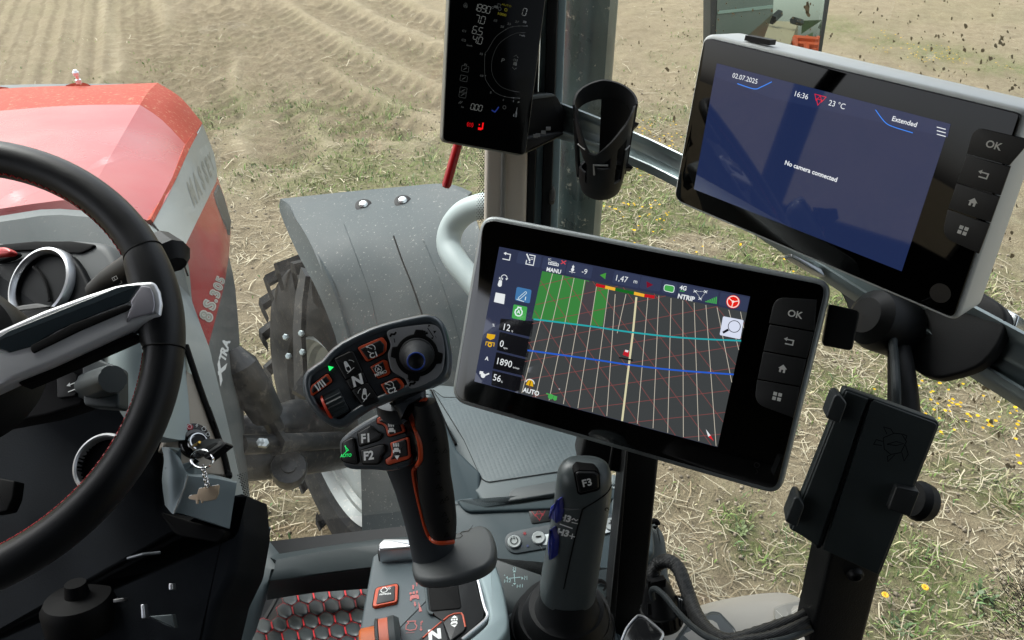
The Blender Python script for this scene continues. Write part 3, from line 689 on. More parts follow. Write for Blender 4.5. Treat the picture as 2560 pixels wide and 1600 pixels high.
# ------------------------------------------------------------------ fender
fend = thing('front_fender', 'large dark grey plastic fender over the right front wheel, speckled with dust', 'fender', P(950, 700, 2.6))
rows = [pr((716, 512, 2.80), (860, 497, 2.76), (1000, 482, 2.72), (1118, 468, 2.69), (1170, 488, 2.62)), pr((771, 598, 2.58), (900, 585, 2.55), (1030, 575, 2.52), (1150, 566, 2.5), (1200, 580, 2.46)),
        pr((814, 702, 2.48), (935, 695, 2.46), (1060, 690, 2.43), (1180, 686, 2.41), (1225, 696, 2.39)), pr((862, 848, 2.46), (970, 846, 2.43), (1090, 845, 2.41), (1205, 845, 2.39), (1245, 850, 2.38)),
        pr((890, 1000, 2.46), (990, 1000, 2.44), (1100, 1000, 2.42), (1215, 1000, 2.4), (1250, 1000, 2.39)), pr((902, 1180, 2.46), (1000, 1180, 2.44), (1110, 1180, 2.42), (1220, 1180, 2.4), (1255, 1180, 2.39)), pr((906, 1380, 2.46), (1010, 1380, 2.44), (1120, 1380, 2.42), (1225, 1380, 2.4), (1260, 1380, 2.39))]
gf = G(); dr = dense(rows, 4); gf.sheet(dr, .008); build('fender_shell', gf, M_fend, fend); ff = Sf(gf)
lip = [pr((701, 497, 2.84), (850, 481, 2.80), (1000, 467, 2.76), (1115, 459, 2.73), (1180, 480, 2.66)), [p-U*.001 for p in rows[0]]]
g = G(); g.sheet(dense(lip, 4), .02); build('front_lip', g, M_fend, fend)
sl = dense([pr((701, 497, 2.84), (700, 530, 2.84), (740, 625, 2.66), (786, 712, 2.52), (822, 795, 2.48), (845, 868, 2.47), (862, 1000, 2.47)), pr((722, 510, 2.79), (738, 545, 2.70), (782, 612, 2.56), (824, 702, 2.46), (852, 780, 2.45), (872, 855, 2.44), (896, 1000, 2.44))], 3)
g = G(); g.sheet(sl, .012); build('side_flange', g, M_fend, fend)
g = G(); g.tube([ff.at(*p, .0) for p in cr([(984, 590), (1005, 650), (1030, 712), (1050, 770), (1065, 812)], 4, False)], .0028, 6); build('crease', g, M_deep, fend)
g = G(); g.tube([ff.at(*p, .0) for p in cr([(1058, 600), (1100, 700), (1130, 790), (1150, 860)], 4, False)], .0022, 6); build('ridge', g, M_fend, fend)
g = G(); g.tube([ff.at(*p, .001) for p in cr([(860, 560), (890, 640), (925, 740), (945, 830)], 4, False)], .0016, 6); build('ridge', g, M_fend, fend)
for (x_, y_) in ((909, 514), (1007, 504)):
    p = ff.at(x_, y_, .0); nn = Vector((-.05, -.3, 1)).normalized()
    g = G(); g.lathe(p, nn, [(.030, 0), (.030, .003), (.022, .005)], 20); wsh = build('washer', g, M_dark, fend)
    g = G(); g.lathe(p+nn*.004, nn, [(.015, 0), (.016, .004), (.012, .010), (.001, .013)], 16); build('bolt', g, mat('bolt_zinc', (.7, .74, .74), .25, metal=.7), wsh)
g = G(); g.tube(pr((1118, 470, 2.68), (1105, 560, 2.62), (1100, 600, 2.6)), .0012, 5); build('cable', g, paint((110, 120, 118)), fend)
# fender bracket with bolts
g = G(); g.sheet([pr((752, 668, 2.75), (764, 690, 2.72)), pr((738, 740, 2.75), (756, 750, 2.72)), pr((732, 820, 2.75), (752, 830, 2.72)), pr((735, 960, 2.75), (760, 960, 2.72)), pr((742, 1080, 2.75), (775, 1080, 2.72))], .02)
g.tube(pr((745, 960, 2.72), (830, 1010, 2.72), (900, 1000, 2.72)), .04, 8)
br = build('bracket', g, M_axle, fend)
for x_, y_ in ((716, 842), (723, 890), (755, 833), (758, 880)):
    g = G(); c_ = P(x_, y_, 2.68); g.lathe(c_, (C-c_).normalized()+Vector((-.5, 0, 0)), [(.011, 0), (.012, .008), (.009, .012), (.001, .013)], 6); build('bolt', g, mat('bolt_bare', (.5, .58, .58), .3, metal=.5), br, smooth=False)
# ------------------------------------------------------------------ axle and steering
axle = thing('front_axle', 'dark cast front axle arm running from the bonnet to the wheel', 'axle', P(730, 1090, 2.4))
g = G(); g.tube(cr([tuple(P(*p)) for p in ((575, 1085, 2.3), (620, 1082, 2.3), (680, 1062, 2.35), (740, 1050, 2.45), (800, 1060, 2.65), (850, 1080, 2.85))], 3, False), [.05]*3+[.055]*3+[.06]*3+[.068]*3+[.075]*4, 14); build('upper_arm', g, M_axle, axle)
g = G(); g.tube([Vector(q) for q in cr([tuple(P(*p)) for p in ((560, 1150, 2.3), (640, 1145, 2.3), (740, 1135, 2.4), (850, 1125, 2.7))], 3, False)], .068, 14); build('lower_arm', g, M_axle, axle)
g = G(); g.tube(pr((600, 1112, 2.05), (740, 1106, 2.25), (850, 1100, 2.5)), .028, 12); g.lathe(P(688, 1109, 2.15), (P(740, 1106, 2.25)-P(600, 1112, 2.05)), [(.036, 0), (.036, .02)], 6); build('tie_rod', g, M_axle, axle)
g = G(); c_ = P(722, 1166, 2.25); g.lathe(c_, Vector((.1, -.5, .8)), [(.05, -.1), (.055, -.02), (.05, 0), (.022, .002), (.022, .02), (.001, .022)], 16); build('kingpin', g, M_axle, axle)
for x_, y_ in ((652, 1105), (661, 1106)):
    c_ = P(x_, y_, 2.02); g = G(); g.lathe(c_, Vector((.1, -.5, .8)), [(.012, -.02), (.012, .0), (.001, .002)], 6); build('bolt', g, mat('bolt_pale', (.5, .55, .56), .3, metal=.6), axle, smooth=False)
g = G(); g.tube(pr((578, 880, 2.05), (600, 915, 2.05), (640, 985, 2.1), (668, 1035, 2.15)), [.03, .048, .052, .046], 14); g.tube(pr((660, 1020, 2.13), (690, 1072, 2.2)), .026, 10)
solo('suspension_cylinder', g, M_axle, 'black suspension cylinder between the bonnet side and the front axle', 'hydraulic cylinder')
# ------------------------------------------------------------------ handrail, exhaust, mirror
g = G(); hp = [tuple(P(*p)) for p in ((1300, 500, 1.42), (1250, 508, 1.44), (1205, 514, 1.46), (1160, 532, 1.48), (1130, 568, 1.5), (1122, 612, 1.5), (1142, 655, 1.48), (1180, 702, 1.46), (1225, 756, 1.44), (1290, 830, 1.42))]
g.tube([Vector(q) for q in cr(hp, 5, False)], .0245, 20)
solo('handrail', g, mat('pale_grey_handrail', (.44, .52, .52), .5, var=(6, .05)), 'pale grey curved handrail outside the windshield, left of the beige pillar', 'handrail')
ex = thing('exhaust_stack', 'tall steel exhaust stack with stained heat shield right behind the door frame', 'exhaust pipe', ground(1500, 800, .9))
c1 = P(1482, 0, 1.38); axd = Vector((0, 0, 1)); cbase = c1.copy(); cbase.z = 1.0; topz = 3.4
M_ex = mat('heat_shield_steel', (.17, .20, .185), .38, metal=.55, var=(9, .25), bump=(30, .2, .002), dust=(60, .60, (.36, .34, .28), .04))
M_ex2 = mat('dark_teal_steel', (.035, .06, .062), .3, metal=.5, var=(12, .3), dust=(55, .60, (.4, .40, .34), .03))
g = G(); g.lathe(Vector((c1.x, c1.y, 1.0)), axd, [(.046, 0), (.046, .8), (.0465, .805), (.046, .81), (.046, 2.4)], 32); build('pipe', g, M_ex, ex)
arc = []
for zz in np.linspace(1.0, 3.4, 9):
    row = []
    for k in range(9):
        a = math.radians(172+k*14); row.append(Vector((c1.x+math.cos(a)*.052, c1.y+math.sin(a)*.052, zz)))
    arc.append(row)
g = G(); g.sheet(arc, .003, dirn=None); build('heat_shield', g, M_ex2, ex)
# mirror: a real one; what it shows stands behind the tractor
mir = thing('side_mirror', 'tall exterior side mirror above the upper display showing field and implement behind', 'mirror', P(1890, 60, 1.75))
qm = [cI(236, -60), cI(756, -60), cI(706, 232), cI(214, 232)]
plm = pl3((*cI(214, 232), 1.75), (*cI(706, 232), 1.75), (*cI(236, -60), 1.72))
# turn the mirror so that it looks back along the tractor's right side
want = (C-plm.o).normalized()+Vector((.36, -1, .015)).normalized(); want.normalize()
plm = Pl(plm.at(*cI(460, 100)), R, want)
g = G(); g.slab(plm, cc(cI, (212, -150), (772, -150), (712, 237), (208, 237)), .04, .004, 0); build('mirror_housing', g, mat('mirror_housing', (.02, .03, .025), .5), mir)
g = G(); g.slab(plm, cc(cI, (246, -150), (742, -150), (694, 232), (230, 232)), .003, .0, .003); build('mirror_glass', g, mat('mirror', (.40, .46, .38), .01, metal=1.), mir)
def reflect(p): return p-plm.n*2*(p-plm.o).dot(plm.n)
def MR(x_, y_, z_): return reflect(P(x_, y_, z_))
imp = thing('seed_drill', 'seed drill with tan lid and orange frame, seen in the side mirror', 'seed drill', MR(1930, 90, 5.5))
g = G(); a_ = [MR(*cI(430, 166), 4.6), MR(*cI(480, 92), 7.0), MR(*cI(603, 100), 7.2), MR(*cI(565, 200), 4.8)]; g.rings([a_, [p-Vector((0, 0, .12)) for p in a_]]); build('hopper_lid', g, mat('tan_hopper', (.42, .33, .22), .6), imp, smooth=False)
g = G()
for a_, b_ in (((585, 170), (700, 180)), ((575, 195), (700, 205)), ((590, 170), (590, 230)), ((640, 170), (640, 230)), ((690, 172), (690, 230)), ((600, 185), (700, 232))):
    g.tube([MR(*cI(*a_), 5.2), MR(*cI(*b_), 5.0)], .02, 6)
build('orange_frame', g, mat('orange_frame', (.55, .09, .03), .5), imp)
g = G(); g.tube([MR(*cI(485, 90), 6.0), MR(*cI(515, 62), 6.2)], .035, 6); g.tube([MR(*cI(580, 92), 6.0), MR(*cI(612, 100), 6.2)], .03, 6); build('hitch_parts', g, M_dark, imp)
rf = thing('rear_cab_flank', 'dark teal flank with a pale strip in the left half of the side mirror', 'cab side', MR(*cI(330, 60), 3.4))
g = G(); a_ = [MR(*cI(216, 300), 3.0), MR(*cI(236, -160), 3.0), MR(*cI(496, -160), 4.2), MR(*cI(488, 60), 4.2), MR(*cI(400, 300), 4.2)]; g.rings([a_, [p+plm.n*.03 for p in a_]]); build('flank_panel', g, mat('dark_teal', (.05, .085, .075), .35), rf, smooth=False)
g = G(); a_ = [MR(*cI(244, 62), 2.98), MR(*cI(244, 50), 2.98), MR(*cI(488, 22), 4.1), MR(*cI(488, 36), 4.1)]; g.rings([a_, [p+plm.n*.01 for p in a_]]); build('pale_strip', g, mat('pale_strip', (.35, .5, .48), .4), rf, smooth=False)
# ================================================================== CAB SHELL
CB = [Vector((-1.15, 1.24)), Vector((.27, 1.04)), Vector((.58, .70)), Vector((.90, -.75)), Vector((-1.35, -.75)), Vector((-1.35, .6))]   # plan of the cab
M_head = mat('headliner', (.02, .02, .02), .9, spec=.05); M_floor = mat('cab_floor', (.02, .021, .022), .8)
g = G(); roof = [Vector((v.x*1.06, v.y*1.06, 3.42)) for v in CB]; g.rings([[p+Vector((0, 0, .12)) for p in roof], roof]); setting('cab_roof', g, M_head, smooth=False)
g = G(); fl = [Vector((v.x, v.y, 1.70)) for v in CB]; g.rings([fl, [p-Vector((0, 0, .08)) for p in fl]]); setting('cab_floor', g, M_floor, smooth=False)
# rear and left lower walls and pillars (behind the camera, seen only in reflections; upper panels added to darken them)
g = G()
for a, b in ((3, 4), (4, 5)):
    A_, B_ = CB[a], CB[b]; g.rings([[Vector((A_.x, A_.y, z)) for z in (1.7, 2.35)]+[Vector((A_.x*1.03, A_.y*1.03, z)) for z in (2.35, 1.7)], [Vector((B_.x, B_.y, z)) for z in (1.7, 2.35)]+[Vector((B_.x*1.03, B_.y*1.03, z)) for z in (2.35, 1.7)]])
g.rings([[Vector((-1.36, -.75, z)) for z in (2.34, 3.42)]+[Vector((-1.41, -.78, z)) for z in (3.42, 2.34)], [Vector((-1.36, -.36, z)) for z in (2.34, 3.42)]+[Vector((-1.41, -.36, z)) for z in (3.42, 2.34)]])
g.rings([[Vector((.90, -.76, z)) for z in (2.34, 3.42)]+[Vector((.90, -.81, z)) for z in (3.42, 2.34)], [Vector((-1.36, -.76, z)) for z in (2.34, 3.42)]+[Vector((-1.36, -.81, z)) for z in (3.42, 2.34)]])  # closed upper rear wall, added to keep sky out of the display reflection
g.rings([[Vector((-1.35, -.36, z)) for z in (3.35, 3.42)]+[Vector((-1.41, -.36, z)) for z in (3.42, 3.35)], [Vector((-1.35, .6, z)) for z in (3.33, 3.42)]+[Vector((-1.41, .6, z)) for z in (3.42, 3.33)]])
setting('added_rear_wall', g, M_head, smooth=False)
g = G(); g.box(Vector((-1.33, .12, 3.30)), Vector((.012, 0, 0)), Vector((0, .47, 0)), Vector((0, 0, .035))); solo('window_header', g, M_beige, 'beige header strip above the left door window, only seen reflected', 'header trim')
for v, lab in ((CB[3], 'right rear cab pillar behind the camera'), (CB[4], 'left rear cab pillar behind the camera'), (CB[5], 'left middle cab pillar behind the camera')):
    g = G(); g.tube([Vector((v.x, v.y, 1.7)), Vector((v.x*1.02, v.y*1.02, 3.42))], .045, 10); solo('cab_pillar', g, M_head, lab, 'cab pillar')
# driver seat behind the camera
seat = thing('driver_seat', 'black driver seat behind the camera', 'seat', Vector((-.28, -.35, 1.7)))
g = G(); g.slabuv(Pl(Vector((-.28, -.25, 2.2)), Vector((1, 0, 0)), Vector((0, 0, 1))), rr([(-.26, -.25), (.26, -.25), (.26, .25), (-.26, .25)], .06), .12, .03); build('seat_cushion', g, M_leather, seat)
g = G(); g.slabuv(Pl(Vector((-.28, -.5, 2.55)), Vector((1, 0, 0)), Vector((0, 1, .15))), rr([(-.25, -.3), (.25, -.3), (.2, .32), (-.2, .32)], .08), .1, .03); build('backrest', g, M_leather, seat)
# ------------------------------------------------------------------ windshield and side window
def glass(name, tint=(.93, .97, .96), film=.055):
    m = bpy.data.materials.new(name); m.use_nodes = True; n = m.node_tree.nodes; l = m.node_tree.links; n.remove(n['Principled BSDF'])
    t = n.new('ShaderNodeBsdfTransparent'); t.inputs[0].default_value = (*tint, 1); g_ = n.new('ShaderNodeBsdfGlossy'); g_.inputs['Roughness'].default_value = .02
    fr = n.new('ShaderNodeFresnel'); fr.inputs[0].default_value = 1.45; mx = n.new('ShaderNodeMixShader')
    tcg = n.new('ShaderNodeTexCoord'); ng = n.new('ShaderNodeTexNoise'); ng.inputs['Scale'].default_value = 5; ng.inputs['Detail'].default_value = 9; ng.inputs['Roughness'].default_value = .75; l.new(tcg.outputs['Object'], ng.inputs['Vector'])
    rg_ = n.new('ShaderNodeMapRange'); rg_.inputs[1].default_value = .42; rg_.inputs[2].default_value = .75; rg_.inputs[3].default_value = .006; rg_.inputs[4].default_value = film; l.new(ng.outputs[0], rg_.inputs[0])
    df = n.new('ShaderNodeBsdfTranslucent'); df.inputs[0].default_value = (.75, .72, .66, 1); dm = n.new('ShaderNodeMixShader'); l.new(rg_.outputs[0], dm.inputs[0]); l.new(t.outputs[0], dm.inputs[1]); l.new(df.outputs[0], dm.inputs[2])
    l.new(fr.outputs[0], mx.inputs[0]); l.new(dm.outputs[0], mx.inputs[1]); l.new(g_.outputs[0], mx.inputs[2]); l.new(mx.outputs[0], n['Material Output'].inputs[0]); return m
M_glass = glass('window_glass'); M_frit = mat('black_frit', (.01, .011, .011), .5); M_mud = mat('dried_mud', (.22, .18, .12), .9, spec=.1); _n = M_mud.node_tree.nodes; _t = _n.new('ShaderNodeBsdfTranslucent'); _t.inputs[0].default_value = (.16, .125, .075, 1); _x = _n.new('ShaderNodeMixShader'); _x.inputs[0].default_value = .6
M_mud.node_tree.links.new(_n['Principled BSDF'].outputs[0], _x.inputs[1]); M_mud.node_tree.links.new(_t.outputs[0], _x.inputs[2]); M_mud.node_tree.links.new(_x.outputs[0], _n['Material Output'].inputs[0])
fr0, fr1 = Vector((-1.15, 1.26, 0)), Vector((.27, 1.065, 0))
pw = Pl(Vector((.27, 1.065, 2)), (fr1-fr0), Vector((-.137, -1, 0)))
ws = thing('windshield', 'large front windshield with a dotted black edge, left of the beige pillar', 'windshield', Vector((-.3, 1.03, 1.75)))
g = G(); uvs = [pw.uv(Vector((fr0.x, fr0.y, 1.72))), pw.uv(Vector((fr1.x, fr1.y, 1.72))), pw.uv(Vector((fr1.x, fr1.y, 3.4))), pw.uv(Vector((fr0.x, fr0.y, 3.4)))]
g.add([pw.xyz(u, v) for u, v in uvs], [(0, 1, 2, 3)]); build('pane', g, M_glass, ws, smooth=False)
g = G(); D = lambda x, y, r: g.disc(pw.mp(x, y), r, 0, .001, n=6)
def dots(path, rowsd, step=4.6, side=1):
    p = [Vector(q) for q in cr(path, 12, False)]; acc = 0; k = 0
    pts = [p[0]]
    for a, b in zip(p, p[1:]):
        d = (b-a).length
        while acc+step <= d+0: 
            pts.append(a+(b-a)*((acc+step)/d)); acc += step
        acc -= d
    for i, q in enumerate(pts[:-1]):
        t = (pts[i+1]-q)
        if t.length < 1e-6: continue
        t.normalize(); nn = Vector((-t.y, t.x))*side
        for r_ in range(rowsd):
            if (i+r_) % 2: continue
            rad = 2.3-r_*.22; c_ = q+nn*(3+r_*3.3)
            if rad > .4: D(c_.x, c_.y, rad)
dots([(706, 1388), (800, 1374), (870, 1362), (1000, 1345), (1200, 1325)], 8, 4.6, -1)
dots([(1216, 380), (1213, 460), (1211, 560)], 6, 4.6, 1)
dots([(592, 1188), (606, 1230), (620, 1290), (634, 1340), (650, 1372)], 8, 4.6, -1)
build('dotted_border', g, M_frit, ws, smooth=False)
# side window
sA, sB, sC = Vector((.31, 1.06, 0)), Vector((.62, .70, 0)), Vector((.95, -.75, 0))
sw = thing('side_window', 'mud splattered side window behind the two displays on the right', 'window', Vector((.7, .2, 1.75)))
g = G(); sv = []
for p, q, nn in ((sA, sB, 1), (sB, sC, 1)): g.add([Vector((p.x, p.y, 1.72)), Vector((q.x, q.y, 1.72)), Vector((q.x, q.y, 3.4)), Vector((p.x, p.y, 3.4))], [(0, 1, 2, 3)])
build('pane', g, M_glass, sw, smooth=False); sfw = Sf(g)
g = G(); r2 = random.Random(11)
def splat(x, y, r, el=1.4):
    M = sfw.mp(x, y, r2.gauss(0, .25)); n_ = r2.choice((6, 7, 8)); ph = r2.random()*6
    pts = []
    for i in range(n_):
        a = 2*math.pi*i/n_+ph; k = r*(.45+.9*r2.random()); pts.append((math.cos(a)*k, math.sin(a)*k*el))
    g.poly(M, pts, 0, -.001)
def field_(n_, x0, y0, x1, y1, rmin=.8, rmax=3.2, pw_=3.):
    for _ in range(n_):
        x, y = r2.uniform(x0, x1), r2.uniform(y0, y1); r = rmin+(rmax-rmin)*r2.random()**pw_
        splat(x, y, r, r2.uniform(.8, 2.2))
        if r2.random() < .35: splat(x+r2.gauss(0, r*2), y+r2.uniform(2, 9), r*.5, 1.6)
field_(120, 2080, 2, 2560, 190, .7, 3.9, 3.); field_(50, 2300, 120, 2560, 260, 1.2, 5); field_(46, 1555, 5, 1780, 330, 1, 4.6); field_(26, 1560, 300, 1700, 380, 1, 3.4)
field_(22, 2500, 280, 2560, 420, 1.2, 4); field_(30, 2440, 400, 2560, 760, 1, 4); field_(60, 2250, 900, 2560, 1260, 1.2, 5.5, 2.4); field_(12, 1640, 1100, 1720, 1300, .8, 3); field_(60, 1700, 5, 2100, 120, .8, 3.2)
for (x, y, r) in ((2505, 95, 7), (2500, 105, 6), (2508, 112, 5), (2490, 116, 5), (2415, 64, 5), (2412, 124, 5), (2520, 1165, 8), (2528, 1168, 6), (2536, 1166, 5), (2470, 970, 8), (2460, 968, 6), (2019, 20, 6), (2019, 34, 5), (2019, 10, 4), (2405, 1350, 3), (2340, 90, 4), (2560-30, 640, 6)): splat(x, y, r, 1.3 if x != 2019 else 2.4)
build('mud_specks', g, M_mud, sw, smooth=False)['kind'] = 'stuff'
# smear in the lower right corner: dried spray on the pane
g = G()
for k in range(420):
    x = 2560-abs(r2.gauss(0, 48)); y = 1500+r2.gauss(0, 62); g.line(sfw.mp(x, y, r2.uniform(-1.1, -.6)), [(0, 0), (r2.uniform(4, 16), r2.gauss(0, 1))], r2.uniform(.6, 1.8), 0, -.0015)
build('dark_smear', g, mat('smear', (.02, .025, .026), .6), sw, smooth=False)['kind'] = 'stuff'
# ------------------------------------------------------------------ A pillar and door frame strips
pil = thing('windshield_pillar', 'beige plastic trimmed pillar between windshield and side window, below the dark driver display', 'cab pillar', P(1265, 700, 1.1))
def vbar(x0, x1, xb0, xb1, z, th, m, name, parent, y0=-60, y1=1250, zb=None, bev=.002):
    # a post between a top and a bottom pixel line, standing on a vertical plane facing the camera
    nrm = Vector((-F.x, -F.y, 0)).normalized(); mid = P((x0+x1)/2, 500, z); pl_ = Pl(mid, R, nrm)
    f = lambda xa, xb, y: xa+(xb-xa)*(y/600.)
    uv = [pl_.uv(pl_.at(f(x0, xb0, y), y)) for y in (y0, y1)]+[pl_.uv(pl_.at(f(x1, xb1, y), y)) for y in (y1, y0)]
    g = G(); g.slabuv(pl_, uv, th, bev); return build(name, g, m, parent)
vbar(1216, 1330, 1209, 1316, 1.13, .05, M_beige, 'trim', pil, bev=.010)
vbar(1258, 1272, 1250, 1262, 1.126, .01, mat('beige_highlight', (.33, .325, .30), .5), 'trim_crease', pil, bev=.003)
dfr = thing('door_frame', 'layered door frame strips in dark rubber and pale blue grey right of the beige pillar', 'door frame', P(1360, 700, 1.1))
vbar(1334, 1352, 1314, 1334, 1.135, .04, M_dark, 'rubber_seal', dfr)
M_pale = mat('pale_blue_frame', (.36, .48, .51), .45, var=(8, .08), dust=(60, .60, (.2, .19, .16), .06))
vbar(1356, 1372, 1333, 1352, 1.16, .03, M_pale, 'frame_strip', dfr)
vbar(1368, 1396, 1352, 1376, 1.15, .04, M_dark, 'rubber_seal', dfr)
vbar(1395, 1416, 1374, 1393, 1.165, .03, M_pale, 'frame_strip', dfr)
g = G(); g.slab(pl3((1370, 520, 1.14), (1390, 520, 1.14), (1370, 470, 1.14)), rr([(1372, 466), (1384, 462), (1390, 480), (1387, 506), (1374, 508)], 5), .02, .004); build('latch', g, mat('rusty_latch', (.06, .055, .045), .7), dfr)
# ------------------------------------------------------------------ sills
g = G(); g.sheet(dense([pr((655, 1392, 1.32), (800, 1368, 1.28), (950, 1348, 1.24), (1250, 1320, 1.16)), pr((690, 1400, 1.28), (800, 1380, 1.25), (950, 1362, 1.22), (1250, 1336, 1.14)), pr((675, 1449, 1.26), (800, 1433, 1.23), (950, 1415, 1.20), (1250, 1390, 1.12)), pr((668, 1456, 1.27), (800, 1440, 1.24), (950, 1422, 1.21), (1250, 1398, 1.13)), pr((668, 1500, 1.32), (800, 1480, 1.28), (950, 1470, 1.25), (1250, 1440, 1.16))], 2), .02)
setting('cab_sill', g, mat('sill_grey', (.022, .033, .037), .5, spec=.25, **GR))
g = G(); g.sheet(dense([pr((630, 1310, 1.36), (640, 1312, 1.34), (655, 1330, 1.33), (700, 1386, 1.31)), pr((612, 1400, 1.31), (628, 1404, 1.29), (650, 1410, 1.29), (690, 1425, 1.28)), pr((560, 1500, 1.2), (595, 1505, 1.19), (640, 1500, 1.22), (676, 1450, 1.27)), pr((500, 1620, 1.15), (560, 1620, 1.13), (620, 1620, 1.15), (665, 1500, 1.25))], 3), .03)
setting('cab_side_lining', g, M_grey)
# red stitched quilted floor mat
mt = thing('floor_mat', 'black quilted hexagon floor mat with red stitching at the bottom left of the console', 'floor mat', P(780, 1550, 1.42))
pm = pl3((700, 1500, 1.36), (900, 1480, 1.30), (640, 1600, 1.25)); 
mo = rr(cc(cF, (280, 1165), (330, 1158), (900, 1120), (900, 1700), (0, 1700), (95, 1470)), 6)
g = G(); g.slab(pm, mo, .012, .003, -.004); build('mat_base', g, M_leather, mt)
g = G(); g.line(pm.px(), cc(cF, (80, 1500), (180, 1330), (262, 1185), (300, 1168), (800, 1128)), 7, 0, -.002); build('edge_binding', g, M_soft, mt)
hexc = []; M_sill = M_grey
v1 = Vector((39.3, -4.2)); v2 = Vector((-12.8, 33.6)); o0 = Vector(cF(315, 1245))
M_redst = mat('red_stitching', (.72, .02, .03), .5); M_puff = mat('quilted_leather', (.045, .056, .060), .4, bump=(1500, .3, .0004))
hp0 = None; st_g = G()
for j in range(-1, 10):
    for i in range(-4, 9):
        c_ = o0+v1*i+v2*j+v1*(.5*(j % 2) if False else 0)
        jj = j; c_ = o0+v1*(i+ (jj//2)*0)+v2*jj
        if c_.x < 628 or c_.x > 935 or c_.y < 1462 or c_.y > 1625: continue
        # left edge of the mat
        if (c_.x-655)*1.0+(c_.y-1600)*.62 < -22: continue
        a1, a2, a3 = v1, v2, v1+v2      # neighbours at +-v1,+-v2,+-(v1+v2)
        ring = []
        for n1, n2 in ((v1, v1+v2), (v1+v2, v2), (v2, -v1), (-v1, -v1-v2), (-v1-v2, -v2), (-v2, v1)): ring.append(c_+(n1+n2)/3)
        rg = []
        for k_, hh in ((.985, 0.), (.93, .0022), (.75, .0036), (.4, .0042)):
            rg.append([pm.at(*(c_+(r_-c_)*k_), hh-.003) for r_ in [Vector(q) for q in rr([tuple(q) for q in ring], 7, 2)]])
        g = G(); g.rings(rg); build('quilt_pad', g, M_puff, mt, sharp=80)
        for k_ in (0, 3) if True else ():
            pass
        A_, B_ = ring[5], ring[0]
        st_g.line(pm.px(), [tuple(A_+(B_-A_)*.08), tuple(A_+(B_-A_)*.92)], 3.8, 0, .0012)
        for k_ in range(6):
            A_, B_ = ring[k_], ring[(k_+1) % 6]
            for q in range(5):
                s0 = A_+(B_-A_)*(q+.2)/5; s1 = A_+(B_-A_)*(q+.6)/5; st_g.line(pm.px(), [tuple(s0), tuple(s1)], 1.0, 0, .0014)
build('red_stitching', st_g, M_redst, mt, smooth=False)['kind'] = 'stuff'
# ================================================================== DASH
dash = thing('dashboard', 'dark dashboard with round air vent behind the steering wheel', 'dashboard', P(200, 1000, 1.0))
pd = pl3((0, 900, .98), (300, 900, .92), (0, 600, 1.04))
g = G(); g.slab(pd, cr(cc(cB, (-150, 150), (0, 130), (200, 104), (400, 100), (600, 108), (720, 130), (780, 190), (830, 290), (850, 330), (880, 480), (870, 600), (830, 720), (600, 780), (-150, 800)), 3), .06, .012, -.012); build('dash_top', g, mat('dash_grey', (.05, .058, .06), .55, var=(5, .1), **GR), dash)
g = G(); g.slab(pd, rr(cc(cB, (-150, 175), (20, 140), (250, 118), (500, 118), (662, 142), (640, 170), (560, 205), (430, 195), (230, 183), (60, 190), (-150, 230)), 6), .004, .0015, -.009); build('storage_recess', g, M_deep, dash)
g = G(); g.slab(pd, rr(cc(cB, (-150, 240), (60, 265), (110, 250), (232, 184), (430, 196), (500, 220), (560, 300), (620, 420), (660, 520), (700, 900), (-150, 1000)), 12), .03, .004, -.003); build('vent_panel', g, mat('vent_panel_black', (.004, .005, .006), .5, spec=.1, **GR), dash)
vm = pd.mp(*cB(298, 420))
vent = G(); vc = pd.at(*cB(298, 425), 0); k_ = (vc-C).dot(F)/FPX
vent.lathe(vc, pd.n, [(78*k_, -.01), (84*k_, .004), (89*k_, .008), (95*k_, .007), (98*k_, 0), (98*k_, -.01)], 64); vent.f.pop(); vent.f.pop(); vent.m = vent.m[:len(vent.f)]
vo = build('vent_ring', vent, M_satin, dash)
g = G(); g.lathe(vc, pd.n, [(80*k_, .002), (76*k_, -.004), (74*k_, -.02), (.001, -.022)], 40, cap0=False); build('vent_bowl', g, M_deep, dash)
g = G(); rg = []
for a in np.linspace(-1, 1, 9):
    row = []
    for b_ in np.linspace(-1, 1, 9):
        rad = 70*k_; u = a*rad; v = b_*math.sqrt(max(0, 1-a*a))*rad; row.append(vc+pd.eu*u*.9+pd.ev*v-pd.n*(.006+.012*abs(u/rad-.05)))
    rg.append(row)
g.sheet(rg, .002); build('vent_flap', g, mat('vent_flap', (.006, .007, .010), .4, spec=.12), dash)
g = G(); g.tube([pd.at(*cB(*p), .0) for p in cr([(235, 300), (290, 360), (330, 450), (345, 540)], 3, False)], .0022, 6); build('flap_edge', g, M_deep, dash)
g = G(); g.slab(pd, cr(cc(cB, (-60, 175), (20, 158), (70, 180), (65, 205), (0, 218), (-60, 220)), 3), .01, .003, .012); hb = build('hazard_button', g, M_red, dash)
g = G(); g.slab(pd, cr(cc(cB, (-80, 160), (20, 162), (100, 190), (100, 215), (30, 245), (-80, 250)), 3), .01, .003, .004); build('button_base', g, M_dark, dash)
g = G(); g.line(pd.mp(*cB(8, 180), .2), [(-5, -4), (5, -4), (0, 5)], 1.2, 0, .0125, closed=True); build('triangle_mark', g, M_white, dash)
# second ring of the left vent
g = G(); vc2 = pd.at(*cB(-255, 430)); g.lathe(vc2, pd.n, [(78*k_, -.01), (84*k_, .004), (89*k_, .008), (95*k_, .007), (98*k_, 0), (98*k_, -.01)], 48); g.f.pop(); g.f.pop(); g.m = g.m[:len(g.f)]; build('vent_ring', g, M_satin, dash)
